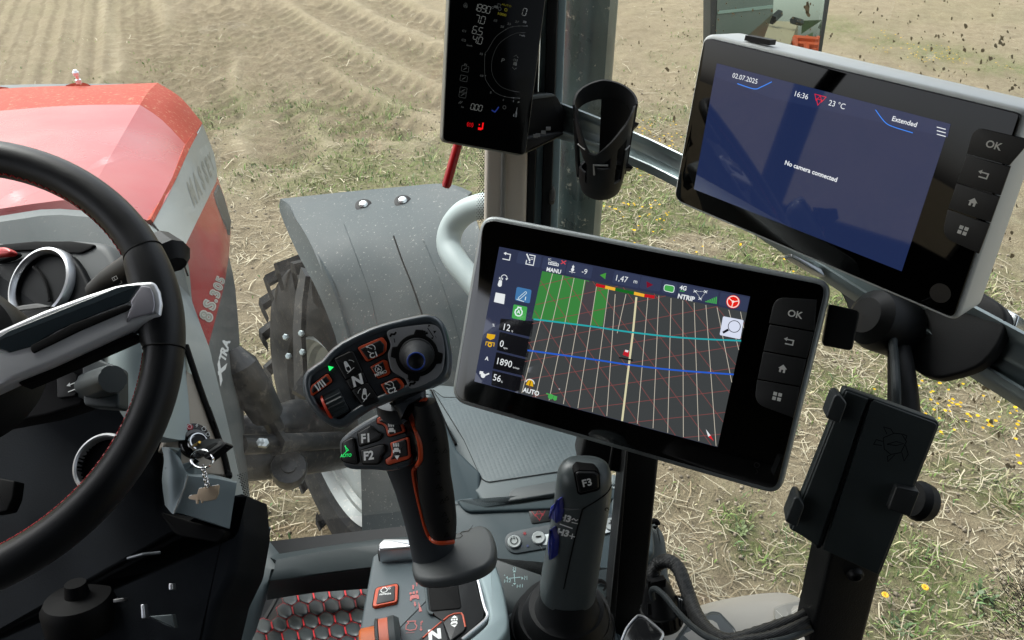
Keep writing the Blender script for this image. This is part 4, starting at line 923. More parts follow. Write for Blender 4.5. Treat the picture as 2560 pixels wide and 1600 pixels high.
# silver trim right of the column, light inner panel
g = G(); g.sheet(dense([pr((250, 845, .96), (300, 830, .93), (370, 760, .93), (420, 760, 1.0), (452, 800, 1.05)), pr((262, 930, .95), (305, 900, .925), (380, 880, .94), (440, 880, 1.02), (470, 890, 1.07)), pr((290, 1010, .93), (330, 1000, .92), (390, 1000, .94), (450, 1000, 1.0), (508, 1000, 1.08)), pr((320, 1060, .92), (350, 1070, .915), (400, 1090, .93), (470, 1100, 1.0), (540, 1080, 1.07))], 3), .02)
build('side_trim', g, mat('pale_silver_panel', (.50, .60, .62), .4, var=(5, .05)), dash)
g = G(); g.tube([P(*p) for p in ((292, 858, .945), (298, 905, .94), (303, 950, .935), (310, 992, .93), (325, 1030, .925), (345, 1058, .92))], .003, 6); build('trim_edge', g, M_silver, dash)
# key side panel
kp = thing('ignition_panel', 'beige grey side panel of the dashboard carrying the ignition lock', 'trim panel', P(500, 1400, 1.0))
ppk = pl3((440, 1150, .98), (600, 1180, 1.02), (470, 950, 1.04))
outl = cc(cO, (400, -400), (560, -300), (655, 0), (820, 480), (940, 860), (960, 965), (420, 930), (300, 640), (120, 590), (230, 250), (340, 0))
g = G(); g.slab(ppk, rr(outl, 4), .02, .004, .0); build('beige_panel', g, mat('beige_trim', (.50, .44, .36), .45, var=(6, .05), **GR), kp)
g = G(); g.tube([ppk.at(*p, .001) for p in cr(cc(cB, (1300, 850), (1400, 1150), (1505, 1440)), 4, False)]+[ppk.at(*p, .001) for p in cr(cc(cO, (700, 100), (800, 380), (900, 680), (960, 930)), 4, False)], .0042, 8); build('black_seam', g, M_deep, kp)
g = G(); g.slab(ppk, rr(cc(cO, (945, 860), (1020, 900), (1025, 975), (950, 965)), 6), .012, .003, .006); build('seam_clip', g, M_dark, kp)
lower = [pr((404, 1118, .965), (425, 1120, .955), (452, 1150, .955), (466, 1182, .957), (530, 1186, .975), (592, 1202, .995)), pr((410, 1150, .955), (430, 1170, .945), (462, 1182, .945), (474, 1190, .945), (535, 1196, .965), (592, 1208, .985)),
         pr((405, 1200, .95), (425, 1210, .94), (455, 1225, .94), (463, 1240, .94), (530, 1250, .96), (586, 1245, .98)), pr((412, 1262, .945), (418, 1270, .94), (432, 1285, .935), (445, 1282, .935), (510, 1300, .95), (574, 1322, .97))]
g = G(); g.sheet(dense(lower, 3), .02); build('lower_panel', g, mat('silver_grey_trim', (.20, .25, .265), .4, metal=.2, var=(6, .06), **GR), kp)
g = G(); g.tube(pr((470, 1190, .938), (462, 1218, .936), (448, 1250, .934), (435, 1283, .932)), .0009, 5); build('panel_edge', g, mat('pale_edge', (.45, .45, .42), .4), kp)
lk = ppk.at(*cO(545, 555), .0); kk = (lk-C).dot(F)/FPX
tilt = (ppk.n+R*.15).normalized()
kc = thing('ignition_lock', 'round black ignition lock with printed symbols on the beige panel', 'ignition lock', lk)
g = G(); g.lathe(lk-tilt*.004, tilt, [(40*kk, 0), (40*kk, .004), (36*kk, .008), (27*kk, .010), (25*kk, .006)], 40); build('collar', g, mat('gloss_black', (.008, .008, .009), .15), kc)
g = G(); g.slab(ppk, cr(cc(cO, (385, 420), (400, 350), (470, 300), (560, 292), (650, 330), (710, 400), (730, 480), (660, 520), (560, 420), (450, 430)), 3), .003, .001, .003); build('symbol_plate', g, mat('gloss_black2', (.008, .008, .009), .2), kc)
g = G(); g.lathe(lk, tilt, [(25*kk, .006), (22*kk, .012), (19*kk, .012), (17*kk, .008), (.001, .008)], 36); build('metal_ring', g, M_chrome, kc)
g = G(); g.lathe(lk, tilt, [(17*kk, .004), (16*kk, .012), (.001, .012)], 30); build('barrel', g, M_dark, kc)
g = G(); g.disc(ppk.mp(*cO(460, 355)), 9, 0, .0045, ry=8); build('red_mark', g, mat('red_mark', (.55, .01, .04), .5), kc)
g = G()
def engine(M, r, w_, m=0, off=.0006, tab=True):
    g.line(M, [(-r*.45, r*1.25), (-r*.45, r*.85), (-r*.95, r*.4), (-r, -r*.3), (-r*.6, -r*.85), (0, -r), (r*.6, -r*.85), (r, -r*.3), (r*.95, r*.4), (r*.45, r*.85), (r*.45, r*1.25)], w_, m, off, closed=True)
for (x_, y_, r_) in ((460, 355, 5), (640, 382, 5), (690, 450, 4.5)):
    engine(ppk.mp(*cO(x_, y_)), r_, 1.1, 0, .0052)
g.line(ppk.mp(*cO(550, 340)), [(2, 5), (-2, 0), (2, 0), (-1, -5)], 1.4, 0, .0052)
build('symbols', g, M_white, kc, smooth=False)
# key, ring, chain, fob
key = thing('ignition_key', 'black headed ignition key in the lock with brass blade', 'key', P(*cO(700, 620), .93))
g = G(); g.tube([P(*cO(520, 580), .962), P(*cO(600, 530), .945)], .0018, 6); build('blade', g, mat('brass', (.8, .5, .12), .25, metal=1.), key)
pk = pl3((*cO(600, 640), .935), (*cO(900, 500), .925), (*cO(640, 560), .945))
g = G(); g.slab(pk, rr(cc(cO, (545, 590), (620, 520), (690, 480), (790, 485), (860, 480), (915, 530), (900, 555), (650, 695), (560, 640)), 3), .008, .0015); g.slab(pl3((*cO(640, 700), .925), (*cO(920, 560), .915), (*cO(650, 740), .922)), rr(cc(cO, (640, 690), (910, 520), (935, 555), (690, 745), (655, 730)), 3), .012, .001); build('key_head', g, M_dark, key)
g = G(); g.slab(pk, rr(cc(cO, (670, 590), (800, 530), (830, 540), (700, 640)), 3), .002, .0004, .0006); build('head_recess', g, M_deep, key)
ring_c = P(*cO(635, 742), .918); g = G(); e1 = (P(*cO(775, 742), .918)-ring_c); e2 = (P(*cO(635, 627), .925)-ring_c)
g.tube([ring_c+e1*math.cos(a)+e2*math.sin(a) for a in np.linspace(0, 2*math.pi, 41)[:-1]], .0011, 8, closed=True); g.tube([ring_c-F*.0022+e1*math.cos(a)*.98+e2*math.sin(a)*.98 for a in np.linspace(0, 2*math.pi, 41)[:-1]], .001, 8, closed=True)
solo('key_ring', g, M_chrome, 'steel split ring hanging from the ignition key', 'key ring')
fob = thing('key_fob', 'small bronze coloured tractor shaped fob on a chain below the ignition key', 'key fob', P(*cO(650, 1200), .92))
for i in range(8):
    g = G(); c_ = P(*cO(648+i*4, 850+i*32), .918); a_ = .55 if i % 2 else -.55; ex_ = (R*math.cos(a_)+F*math.sin(a_)); g.tube([c_+ex_*.0024*math.cos(t)+U*-.0034*math.sin(t)+R*.0003*i for t in np.linspace(0, 2*math.pi, 13)[:-1]], .0007, 6, closed=True); build('chain_link', g, M_chrome, fob)
pf = pl3((*cO(560, 1270), .915), (*cO(830, 1230), .915), (*cO(590, 1110), .92))
g = G(); g.slab(pf, rr(cc(cO, (455, 1225), (480, 1200), (570, 1185), (585, 1120), (660, 1100), (845, 1070), (835, 1180), (800, 1250), (700, 1272), (640, 1275), (635, 1300), (618, 1300), (612, 1262), (585, 1262), (578, 1310), (552, 1305), (550, 1262), (470, 1250)), 2), .0022, .0004); build('tractor_plate', g, mat('bronze', (.42, .33, .24), .35, metal=.6), fob)
g = G()
for a_, b_ in (((690, 1094), (725, 1087)), ((755, 1082), (802, 1073)), ((815, 1070), (842, 1066)), ((470, 1208), (500, 1196)), ((590, 1114), (630, 1106))): g.line(pf.px(), [cO(*a_), cO(*b_)], 1.8, 0, .0005)
build('bright_edge', g, M_white, fob, smooth=False)
# ------------------------------------------------------------------ dark mass under the dash
und = thing('steering_column', 'dark steering column housing and controls below the steering wheel', 'steering column', P(200, 1500, 1.0))
pu = pl3((0, 1400, .92), (400, 1400, .92), (0, 1000, .99))
g = G(); g.slab(pu, rr([(-200, 800), (240, 800), (285, 880), (310, 990), (345, 1060), (400, 1100), (408, 1260), (470, 1310), (572, 1330), (598, 1225), (606, 1330), (585, 1440), (545, 1520), (500, 1700), (-200, 1700)], 14), .12, .012, -.05); build('column_shroud', g, mat('dark_shroud', (.012, .014, .017), .75, spec=.06, var=(5, .5), bump=(500, .4, .0006)), und)
g = G(); g.slab(pu, rr(cc(cC, (1180, 760), (1430, 820), (1380, 900), (1100, 850), (1000, 700)), 16), .03, .002, -.03); build('knee_pad', g, M_deep, und)
g = G(); vc3 = pu.at(*cC(650, 400), -.004); k3 = (vc3-C).dot(F)/FPX
g.lathe(vc3, (pu.n-R*.1).normalized(), [(63*k3, -.006), (66*k3, .003), (70*k3, .005), (76*k3, .003), (78*k3, -.008)], 56); g.f.pop(); g.f.pop(); g.m = g.m[:len(g.f)]; build('vent_ring', g, M_satin, und)
g = G(); g.lathe(vc3, pu.n, [(80*k3, -.004), (66*k3, -.001), (60*k3, -.012), (.001, -.014)], 40, cap0=False); build('vent_bowl', g, M_deep, und)
pq = pl3((0, 1000, .86), (200, 950, .86), (0, 800, .89))
g = G(); g.slab(pq, rr(cc(cB, (-100, 900), (340, 850), (560, 800), (640, 920), (580, 1260), (330, 1340), (-100, 1420)), 10), .03, .004, -.02); build('control_panel', g, mat('control_panel', (.005, .005, .006), .6, spec=.12, **GR), und)
g = G(); g.slab(pq, rr(cc(cB, (395, 1030), (500, 1035), (540, 1060), (530, 1200), (400, 1220)), 6), .006, .001, -.015); bb_ = build('return_button', g, M_dark, und)
g = G(); M = pq.mp(*cB(448, 1122), .15); g.line(M, [(-12, -9), (11, -9), (11, 8), (-6, 8)], 2.6, 0, -.0142); g.poly(M, [(-13, 8), (-3, 14), (-3, 3)], 0, -.0142); build('return_arrow', g, M_white, bb_, smooth=False)
g = G(); g.slab(pq, rr(cc(cB, (570, 960), (640, 925), (830, 1000), (830, 1290), (580, 1270)), 12), .02, .003, -.012); build('knob_plate', g, M_char, und)
kn = G(); ka, kb = P(*cB(700, 1115), .868), P(*cB(790, 1085), .845); kax = (kb-ka).normalized()
prof = []; kn_r = 38*.86/FPX
rg = []
for h_, r_ in ((-.03, 1.), (.0, 1.), (.015, 1.), (.03, .98), (.036, .9), (.037, .01)):
    e = kax.orthogonal().normalized(); f_ = kax.cross(e); rg.append([ka+kax*h_+(e*math.cos(t)+f_*math.sin(t))*kn_r*r_*(1-.06*(i % 5 == 0)) for i, t in enumerate(np.linspace(0, 2*math.pi, 31)[:-1])])
kn.rings(rg); build('rotary_knob', kn, M_char, und)
# stalk
stk = thing('indicator_stalk', 'black control stalk behind the steering wheel rim', 'control stalk', P(330, 680, .86))
g = G(); g.tube(pr((240, 730, .90), (275, 700, .885), (330, 670, .86), (400, 625, .83)), [.013, .014, .017, .018], 12); g.tube(pr((400, 610, .83), (430, 640, .81), (438, 662, .805)), [.016, .02, .012], 10); build('stalk', g, M_dark, stk)
sfk = Sf(g); g = G(); g.line(sfk.mp(287, 696, .5), [(-6, -4), (6, -4), (6, 4), (-6, 4)], 1.3, 0, .002, closed=True); g.line(sfk.mp(287, 696, .5), [(-1, -4), (-1, 4)], 1.2, 0, .002); g.line(sfk.mp(300, 706, .5), [(-4, -3), (4, -3), (4, 3)], 1.3, 0, .002); build('symbols', g, M_white, stk, smooth=False)
g = G(); g.slab(pl3((100, 860, .84), (200, 830, .84), (100, 780, .86)), rr(cc(cB, (-60, 610), (150, 560), (260, 545), (385, 575), (300, 640), (40, 720), (-60, 730)), 8), .03, .004); solo('left_stalk_housing', g, M_dark, 'flat black housing between the air vent and the steering wheel spoke', 'housing')
# pedal area glints
ped = thing('pedal_assembly', 'dark pedal linkage with small metal fittings under the steering column', 'pedals', P(250, 1560, 1.2))
pp_ = pl3((200, 1550, .93), (500, 1550, .93), (200, 1300, .97))
for nm, pts, mm in (('metal_pin', ((885, 1290), (905, 1285), (915, 1375), (890, 1378)), M_satin), ('metal_pin', ((1062, 1155), (1085, 1155), (1088, 1195), (1062, 1198)), M_satin), ('bracket_plate', ((935, 1362), (1085, 1350), (1100, 1440), (1040, 1420)), mat('worn_steel', (.07, .085, .09), .4, metal=.5)),
                    ('metal_rod', ((380, 1355), (412, 1375), (418, 1512), (385, 1500)), mat('dull_rod', (.12, .12, .12), .4, metal=.7)), ('spring', ((710, 1255), (780, 1245), (782, 1270), (712, 1280)), mat('dull_steel', (.1, .1, .1), .4, metal=.8))):
    g = G(); g.slab(pp_, rr(cc(cC, *pts), 3), .01, .001, .012); build(nm, g, mm, ped)
g = G(); pc_ = pp_.at(*cC(495, 1290), .0); g.lathe(pc_, (pp_.n*.3+U).normalized(), [(.04, -.03), (.042, 0), (.037, .010), (.014, .014), (.012, .03), (.001, .03)], 28); build('knob', g, M_deep, ped)
g = G(); g.slab(pp_, rr(cc(cC, (190, 1240), (330, 1100), (760, 1050), (800, 1100), (620, 1230), (360, 1450), (290, 1430)), 8), .03, .004, -.002); pass
g = G(); g.line(pp_.mp(*cC(205, 1195), .12), [(-14, 0), (-4, 4)], 1.6, 0, .0); g.line(pp_.mp(*cC(290, 1180), .12), [(-14, 0), (12, 5), (6, 7)], 1.4, 0, .0); g.line(pp_.mp(*cC(240, 1205), .12), [(-8, -4), (10, -1), (16, -6)], 1.6, 0, .0)
g = G(); g.tube([P(*cC(805, 998), .9), P(*cC(900, 972), .895), P(*cC(1010, 962), .9)], .0018, 8); build('chrome_strip', g, mat('dull_strip', (.12, .13, .14), .4, metal=.6), ped)
g = G(); g.slab(pp_, rr(cc(cC, (-60, 480), (95, 510), (80, 620), (45, 700), (-60, 720)), 5), .02, .002, .03); build('pedal_pad', g, M_deep, ped)
# ================================================================== STEERING WHEEL
def camv(x, y, z): return R*x-U*y+F*z
sc = C+camv(-.519, .034, .676); sn = camv(.116, -.30, -1).normalized(); SR = .2
swl = thing('steering_wheel', 'black leather steering wheel with red stitching and polished metal spoke at left', 'steering wheel', sc)
se = (R-sn*R.dot(sn)).normalized(); sf_ = sn.cross(se)
def wpt(a, r=SR, h=0.): return sc+(se*math.cos(a)+sf_*math.sin(a))*r+sn*h
rg = []; NS = 120
for i in range(NS):
    a = 2*math.pi*i/NS; rd = (se*math.cos(a)+sf_*math.sin(a)); r0 = .0172
    rg.append([wpt(a)+(rd*math.cos(t)*1.02+sn*math.sin(t)*1.05)*r0 for t in np.linspace(0, 2*math.pi, 25)[:-1]])
rg.append(rg[0]); g = G(); g.rings(rg, cap0=False, cap1=False); build('rim', g, M_leather, swl, sharp=60)
# thicker leather grip at the spoke
def ang_of(x, y):
    pl_ = Pl(sc, se, sn); p = pl_.at(x, y); q = p-sc; return math.atan2(q.dot(sf_), q.dot(se)), q.length
a_hi, _ = ang_of(360, 630); a_lo, _ = ang_of(413, 872)
rg = []
for i, a in enumerate(np.linspace(a_lo, a_hi, 22)):
    rd = (se*math.cos(a)+sf_*math.sin(a)); k = math.sin(i/21*math.pi)**.5; r0 = .0176+.0012*k
    rg.append([wpt(a, SR-.003*k)+(rd*math.cos(t)*(1.+.14*k)+sn*math.sin(t)*1.04)*r0 for t in np.linspace(0, 2*math.pi, 25)[:-1]])
g = G(); g.rings(rg); build('grip_cover', g, M_leather, swl, sharp=60)
for a in (a_hi, a_lo):
    rd = (se*math.cos(a)+sf_*math.sin(a)); g = G(); g.tube([wpt(a)+(rd*math.cos(t)+sn*math.sin(t))*.0179 for t in np.linspace(0, 2*math.pi, 25)[:-1]], .0009, 6, closed=True); build('seam', g, M_deep, swl)
g = G()
for i in range(330):      # cross stitches on the inner edge
    a = 2*math.pi*i/330
    if a_lo-.02 < (a if a < math.pi else a-2*math.pi) < a_hi+.02: continue
    rd = (se*math.cos(a)+sf_*math.sin(a)); t_ = -rd.cross(sn)
    tt0 = math.radians(162); c_ = wpt(a)+(rd*math.cos(tt0)*1.02+sn*math.sin(tt0)*1.05)*.0175
    s_ = 1 if i % 2 else -1
    dn = (rd*-math.sin(tt0)+sn*math.cos(tt0))
    g.tube([c_-dn*.0016-t_*.0012*s_, c_+dn*.0016+t_*.0012*s_], .00055, 4)
q = build('red_stitching', g, M_redst, swl); q['kind'] = 'stuff'
# spoke: polished metal
psp = Pl(sc+sn*.014, se, sn)
spo = cc(cB, (-120, 785), (300, 600), (600, 490), (800, 425), (950, 400), (1060, 392), (1090, 410), (1120, 470), (1135, 560), (1128, 640), (1110, 652), (1000, 690), (700, 830), (350, 990), (110, 1085), (-120, 1190))
g = G(); g.slab(psp, rr(spo, [0, 0, 0, 0, 3, 5, 8, 4, 4, 8, 4, 3, 0, 0, 0, 0], 4), .018, .005, .0070, seg=5); sp_ = build('spoke', g, mat('polished_dark_metal', (.74, .75, .77), .34, metal=.6), swl, sharp=50)
g = G(); g.slab(psp, rr(cc(cB, (60, 745), (820, 440), (900, 425), (985, 425), (900, 545), (700, 620), (400, 745), (220, 855), (60, 900), (-100, 850)), 4), .004, .0012, .0082); build('spoke_inlay', g, mat('dark_gloss_inlay', (.03, .042, .05), .2, coat=.4), sp_)
g = G(); g.slab(psp, rr(cc(cB, (215, 850), (500, 700), (880, 562), (912, 565), (915, 585), (890, 605), (560, 745), (230, 905), (212, 880)), 4), .004, .0008, .0088); build('spoke_slot', g, M_deep, sp_)
g = G(); g.slab(psp, rr(cc(cB, (990, 430), (1050, 440), (1075, 500), (1082, 570), (1070, 620), (920, 660), (880, 690), (905, 600), (925, 570), (910, 545)), 5), .004, .001, .0086); build('spoke_end_face', g, mat('satin_grey_metal', (.36, .35, .39), .35, metal=.5), sp_)
g = G(); g.slab(psp, rr(cc(cB, (110, 1100), (350, 995), (700, 835), (920, 745), (960, 770), (930, 790), (540, 960), (330, 1050), (140, 1130)), 5), .02, .004, -.002); build('spoke_underside', g, M_deep, sp_)
g = G(); g.lathe(wpt(0, 0, -.03), sn, [(.074, -.03), (.077, .014), (.072, .026), (.05, .034), (.001, .036)], 48); build('hub', g, M_dark, swl)
for a in (ang_of(0, 600)[0]+.9, math.radians(250)):
    g = G(); g.tube([wpt(a, .06, -.01), wpt(a, SR-.01, -.004)], [.02, .012], 12); build('spoke', g, M_dark, swl)
g = G(); g.tube([wpt(0, 0, -.04), wpt(0, 0, -.12)], .03, 20); build('column_shaft', g, M_dark, swl)
# ================================================================== DISPLAYS
W_ = (228, 232, 234)
def display(name, label, pl, body, glassin, bodyth, rad, loc, cat='display', fm=None):
    t = thing(name, label, cat, loc)
    g = G(); uvb = [pl.uv(pl.at(x, y, 0)) for x, y in rr(body, rad, 8)]
    g.slabuv(pl, uvb, bodyth, .004, -.0012, backbev=.006); build('housing', g, fm or M_frame, t, sharp=50)
    return t, uvb
# ---------------------------------------------------------- lower (guidance) display
q1 = [cH(305, 198), cH(1585, 452), cH(1418, 1220), cH(177, 885)]
p1 = pl4(q1, .745)
T1, uvb = display('guidance_display', 'lower landscape display showing the field map, in front of the grey tray', p1, [(1202, 533), (2084, 703), (1951, 1242), (1123, 1003)], 10, .034, 44, p1.at(1560, 880))
g = G(); g.slabuv(p1, inset(uvb, .0046), .003, .0006, .0008); build('front_glass', g, M_glassblk, T1)
M1 = p1.px()
def quad(x0, y0, x1, y1, q=q1, pl=p1):
    """rectangle in screen fractions"""
    uv = [pl.uv(pl.at(*p)) for p in q]
    f = lambda a, b: (uv[0][0]*(1-a)*(1-b)+uv[1][0]*a*(1-b)+uv[2][0]*a*b+uv[3][0]*(1-a)*b, uv[0][1]*(1-a)*(1-b)+uv[1][1]*a*(1-b)+uv[2][1]*a*b+uv[3][1]*(1-a)*b)
    return [f(x0, y0), f(x1, y0), f(x1, y1), f(x0, y1)]
def sfr(pl, q):
    uv = [pl.uv(pl.at(*p)) for p in q]
    def M(a, b, off=0.):
        u = uv[0][0]*(1-a)*(1-b)+uv[1][0]*a*(1-b)+uv[2][0]*a*b+uv[3][0]*(1-a)*b; v = uv[0][1]*(1-a)*(1-b)+uv[1][1]*a*(1-b)+uv[2][1]*a*b+uv[3][1]*(1-a)*b
        return pl.xyz(u, v, off)
    return M
SF1 = sfr(p1, q1)
# screen layers, each a hair above the other
g = G(); g.poly(SF1, [(0, 0), (1, 0), (1, 1), (0, 1)], 0, .0010); scr = build('screen', g, emis((46, 52, 76)), T1, smooth=False)
# map area
mapq = [cH(522, 322), cH(1568, 533), cH(1418, 1220), cH(402, 945)]
g = G(); g.poly(M1, mapq, 0, .0012); mp_ = build('map_area', g, emis((62, 65, 66)), scr, smooth=False)
g = G()
def clipline(gr, a, b, wd, m, off):
    """clip a segment to the map quad"""
    A_, B_ = Vector(a), Vector(b); t0, t1 = 0., 1.; d = B_-A_
    for i in range(4):
        p, q = Vector(mapq[i]), Vector(mapq[(i+1) % 4]); e = q-p; nn = Vector((-e.y, e.x)); s0 = (A_-p).dot(nn); sd_ = d.dot(nn)
        if abs(sd_) < 1e-9:
            if s0 < 0: return
            continue
        t = -s0/sd_
        if sd_ > 0: t0 = max(t0, t)
        else: t1 = min(t1, t)
    if t1-t0 > .01: gr.line(M1, [tuple(A_+d*t0), tuple(A_+d*t1)], wd, m, off)
gd = G()
for i in range(-4, 14):       # thin red diagonal grids
    clipline(gd, cH(300+i*130, 250), cH(1000+i*150, 1300), 1.5, 0, .0014)
    clipline(gd, cH(400, 330+i*92), cH(1600, 20+i*112), 1.5, 0, .0014)
build('red_grid', gd, emis((128, 72, 70)), scr, smooth=False)
g = G(); g.poly(M1, cc(cH, (522, 322), (762, 372), (700, 600), (470, 565)), 0, .0013); g.poly(M1, cc(cH, (800, 395), (862, 408), (830, 605), (768, 598)), 0, .0013); build('worked_area', g, emis((58, 128, 62)), scr, smooth=False)
g = G(); g.poly(M1, cc(cH, (745, 372), (800, 392), (768, 598), (700, 600)), 0, .00135); build('map_gap', g, emis((70, 66, 70)), scr, smooth=False)
g = G()
for (a, b) in (((575, 335), (418, 945)), ((628, 345), (488, 965)), ((685, 357), (557, 982)), ((740, 368), (630, 1002)), ((800, 395), (704, 1022)), ((862, 408), (778, 1042)), ((895, 440), (852, 1062)),
               ((950, 440), (905, 640)), ((1062, 452), (1008, 1102)), ((1118, 448), (1088, 1125)), ((1180, 460), (1163, 1148)), ((1240, 472), (1243, 1170)), ((1298, 484), (1322, 1190)), ((1358, 495), (1410, 1215)), ((1415, 508), (1492, 900)), ((1475, 520), (1530, 740)), ((1535, 530), (1560, 660))):
    clipline(g, cH(*a), cH(*b), 1.5, 0, .0015)
build('swath_line', g, emis((196, 188, 172)), scr, smooth=False)
g = G(); g.line(M1, cc(cH, (1003, 455), (985, 640), (955, 880), (930, 1088)), 5, 0, .0016); build('guidance_line', g, emis((214, 208, 170)), scr, smooth=False)
g = G(); g.line(M1, [cH(*p) for p in cr([(478, 568), (760, 603), (980, 635), (1240, 663), (1538, 678)], 4, False)], 4, 0, .0017); build('headland_line', g, emis((40, 165, 170)), scr, smooth=False)
g = G(); g.line(M1, [cH(*p) for p in cr([(447, 727), (760, 770), (960, 800), (1200, 828), (1500, 850)], 4, False)], 4, 0, .0017); build('headland_line', g, emis((38, 92, 200)), scr, smooth=False, label='blue curved line across the map')
# tiles on the top bar
def tile(x0, y0, x1, y1, h=70): return cc(cH, (x0, y0), (x1, y1), (x1-12, y1+h), (x0-13, y0+h))
for nm, q in (('tile', cc(cH, (402, 222), (520, 245), (508, 306), (388, 280))), ('tile', cc(cH, (530, 248), (648, 272), (636, 335), (517, 310))), ('tile', cc(cH, (655, 275), (782, 300), (770, 362), (640, 336))),
              ('tile', cc(cH, (892, 320), (1026, 346), (1014, 410), (878, 384))), ('tile', cc(cH, (1030, 348), (1134, 368), (1122, 428), (1017, 410))), ('tile', cc(cH, (1142, 372), (1214, 386), (1202, 448), (1131, 432))),
              ('tile', cc(cH, (1222, 388), (1425, 428), (1413, 494), (1212, 452))), ('tile', cc(cH, (1434, 430), (1580, 458), (1565, 528), (1422, 494)))):
    g = G(); g.poly(M1, rr(q, 4, 2), 0, .0012); build(nm, g, emis((52, 60, 86)), scr, smooth=False)
# left value panels
for (a, b, c_, d) in (((310, 565), (478, 578), (468, 660), (300, 622)), ((305, 632), (465, 672), (448, 765), (290, 726)), ((288, 736), (446, 775), (428, 858), (270, 820)), ((268, 830), (426, 868), (404, 942), (262, 905))):
    g = G(); g.poly(M1, cc(cH, a, b, c_, d), 0, .0012); build('value_panel', g, emis((14, 14, 18)), scr, smooth=False)
gw = G()      # white lettering and icons
def mh(x, y, a=0.): return p1.mp(*cH(x, y), a)
def mm_(x, y, a=0.): return p1.mp(*cM(x, y), a)
def mn(x, y, a=0.): return p1.mp(*cN(x, y), a)
O = .0018
def txt(grp, x, y, s, h, bold=.0, al='L', wide=.95, m=0): grp.text(p1.mp(*cH(x, y)), s, h, m, O, bold=bold, al=al, wide=wide)
txt(gw, 330, 606, '12', 16); txt(gw, 368, 628, '%', 5); txt(gw, 310, 690, '0', 16); txt(gw, 328, 712, 'rpm', 5); txt(gw, 297, 780, '1890', 16); txt(gw, 376, 812, 'tr/min', 5); txt(gw, 276, 862, '56', 16); txt(gw, 315, 886, '%', 5)
txt(gw, 548, 312, 'MANU', 9.5, .03); txt(gw, 556, 262, 'SC', 5); txt(gw, 728, 322, '-9', 13); txt(gw, 903, 356, '1,47', 14); txt(gw, 992, 373, 'm', 10); txt(gw, 1226, 405, '4G', 10, .03); txt(gw, 1217, 449, 'NTRIP', 11, .035)
txt(gw, 427, 926, 'AUTO', 11, .03)
# return arrow, notepad, section, row icons
M = mm_(565, 380); gw.line(M, [(-10, -9.5), (9, -9.5), (9, 5), (-6, 5)], 2.2, 0, O); gw.poly(M, [(-10, 5), (-3, 9), (-3, 1)], 0, O)
M = mm_(935, 445); gw.line(M, [(-5, 12), (11, 12), (11, -12), (-9, -12), (-9, -2)], 2.2, 0, O); gw.line(M, [(-12, 13), (0, -3)], 3.4, 0, O); gw.line(M, [(0, 6), (8, 6)], 1.4, 0, O); gw.line(M, [(0, 2), (8, 2)], 1.4, 0, O); gw.poly(M, [(-2, -8), (2, -8), (0, -4)], 0, O)
M = mm_(1305, 515); gw.line(M, [(-13, -2), (-13, 3), (13, 3), (13, -2)], 1.6, 0, O, closed=True); [gw.line(M, [(i, -2), (i, 3)], 1.5, 0, O) for i in (-8, -4, 0, 4, 8)]; gw.line(M, [(-8, 6), (8, 6)], 1, 0, O)
M = mm_(1610, 600); gw.disc(M, 4, 0, O); gw.disc(M, 3, 0, O, c=(0, 7)); gw.line(M, [(-8, -6), (8, -6)], 1.2, 0, O); gw.line(M, [(0, 12), (0, -9)], 1.2, 0, O)
# steering, square, engines
M = mm_(460, 800); gw.disc(M, 5.5, 0, O, c=(0, -6)); gw.poly(M, [(-5, -4), (5, -4), (4, 5), (-4, 5)], 0, O); gw.line(M, [(-4, 7), (-4, 12)], 2, 0, O); gw.line(M, [(0, 6), (0, 12)], 2, 0, O); gw.line(M, [(4, 7), (4, 12)], 2, 0, O); gw.circ(M, 8, 1.6, 0, O, 0, 200, c=(8, 12)); gw.poly(M, [(12, 12), (19, 13), (15, 8)], 0, O)
gw.poly(M1, cc(cM, (378, 962), (528, 992), (508, 1150), (348, 1112)), 0, O)
engine(mh(277, 597), 8, 1.5, 0, O); gw.text(mh(277, 598), '%', 7, 0, O); engine(mh(243, 768), 8.5, 1.5, 0, O); gw.text(mh(243, 768), 'A', 9, 0, O, bold=.02)
M = mh(228, 850); gw.disc(M, 6, 0, O, c=(-2, -3)); gw.poly(M, [(-13, 6), (-3, 7), (-3, 0), (-12, -2)], 0, O); gw.line(M, [(0, -3), (13, 6)], 3.5, 0, O)
gw.text(mh(613, 920), '-', 10, 0, O)
# satellite triangle
for x_, y_ in ((1490, 740), (1640, 745), (1562, 845)):
    M = mn(x_, y_); gw.line(M, [(-4, 3), (4, -3)], 1.4, 0, O); gw.line(M, [(4, 3), (-4, -3)], 1.4, 0, O); gw.disc(M, 1.8, 0, O)
for a_, b_ in (((1510, 741), (1620, 742)), ((1500, 755), (1555, 830)), ((1632, 757), (1575, 830))):
    for k in range(5):
        A_, B_ = Vector(a_), Vector(b_); gw.line(M1, [cN(*(A_+(B_-A_)*(k/5))), cN(*(A_+(B_-A_)*(k/5+.11)))], 1.1, 0, O)
build('lettering', gw, emis(W_), scr, smooth=False)
gg = G()   # green marks
for i in range(6): gg.poly(M1, cc(cN, (1630+i*29, 893+i*5), (1650+i*29, 897+i*5), (1655+i*29, 880-i*12), (1637+i*29, 876-i*12)), 0, O)
build('signal_bars', gg, emis((70, 165, 80)), scr, smooth=False); gg = G(); gg.poly(M1, cc(cM, (2035, 685), (2135, 650), (2120, 752)), 0, O); build('green_triangle', gg, emis((70, 150, 60)), scr, smooth=False); gg = G(); gg.poly(M1, rr(cc(cN, (1045, 640), (1190, 665), (1175, 762), (1032, 728)), 5, 2), 0, O)
for i in range(3): gg.poly(M1, cc(cN, (1268+i*24, 722+i*3), (1284+i*24, 725+i*3), (1282+i*24, 743+i*3), (1266+i*24, 740+i*3)), 0, O)
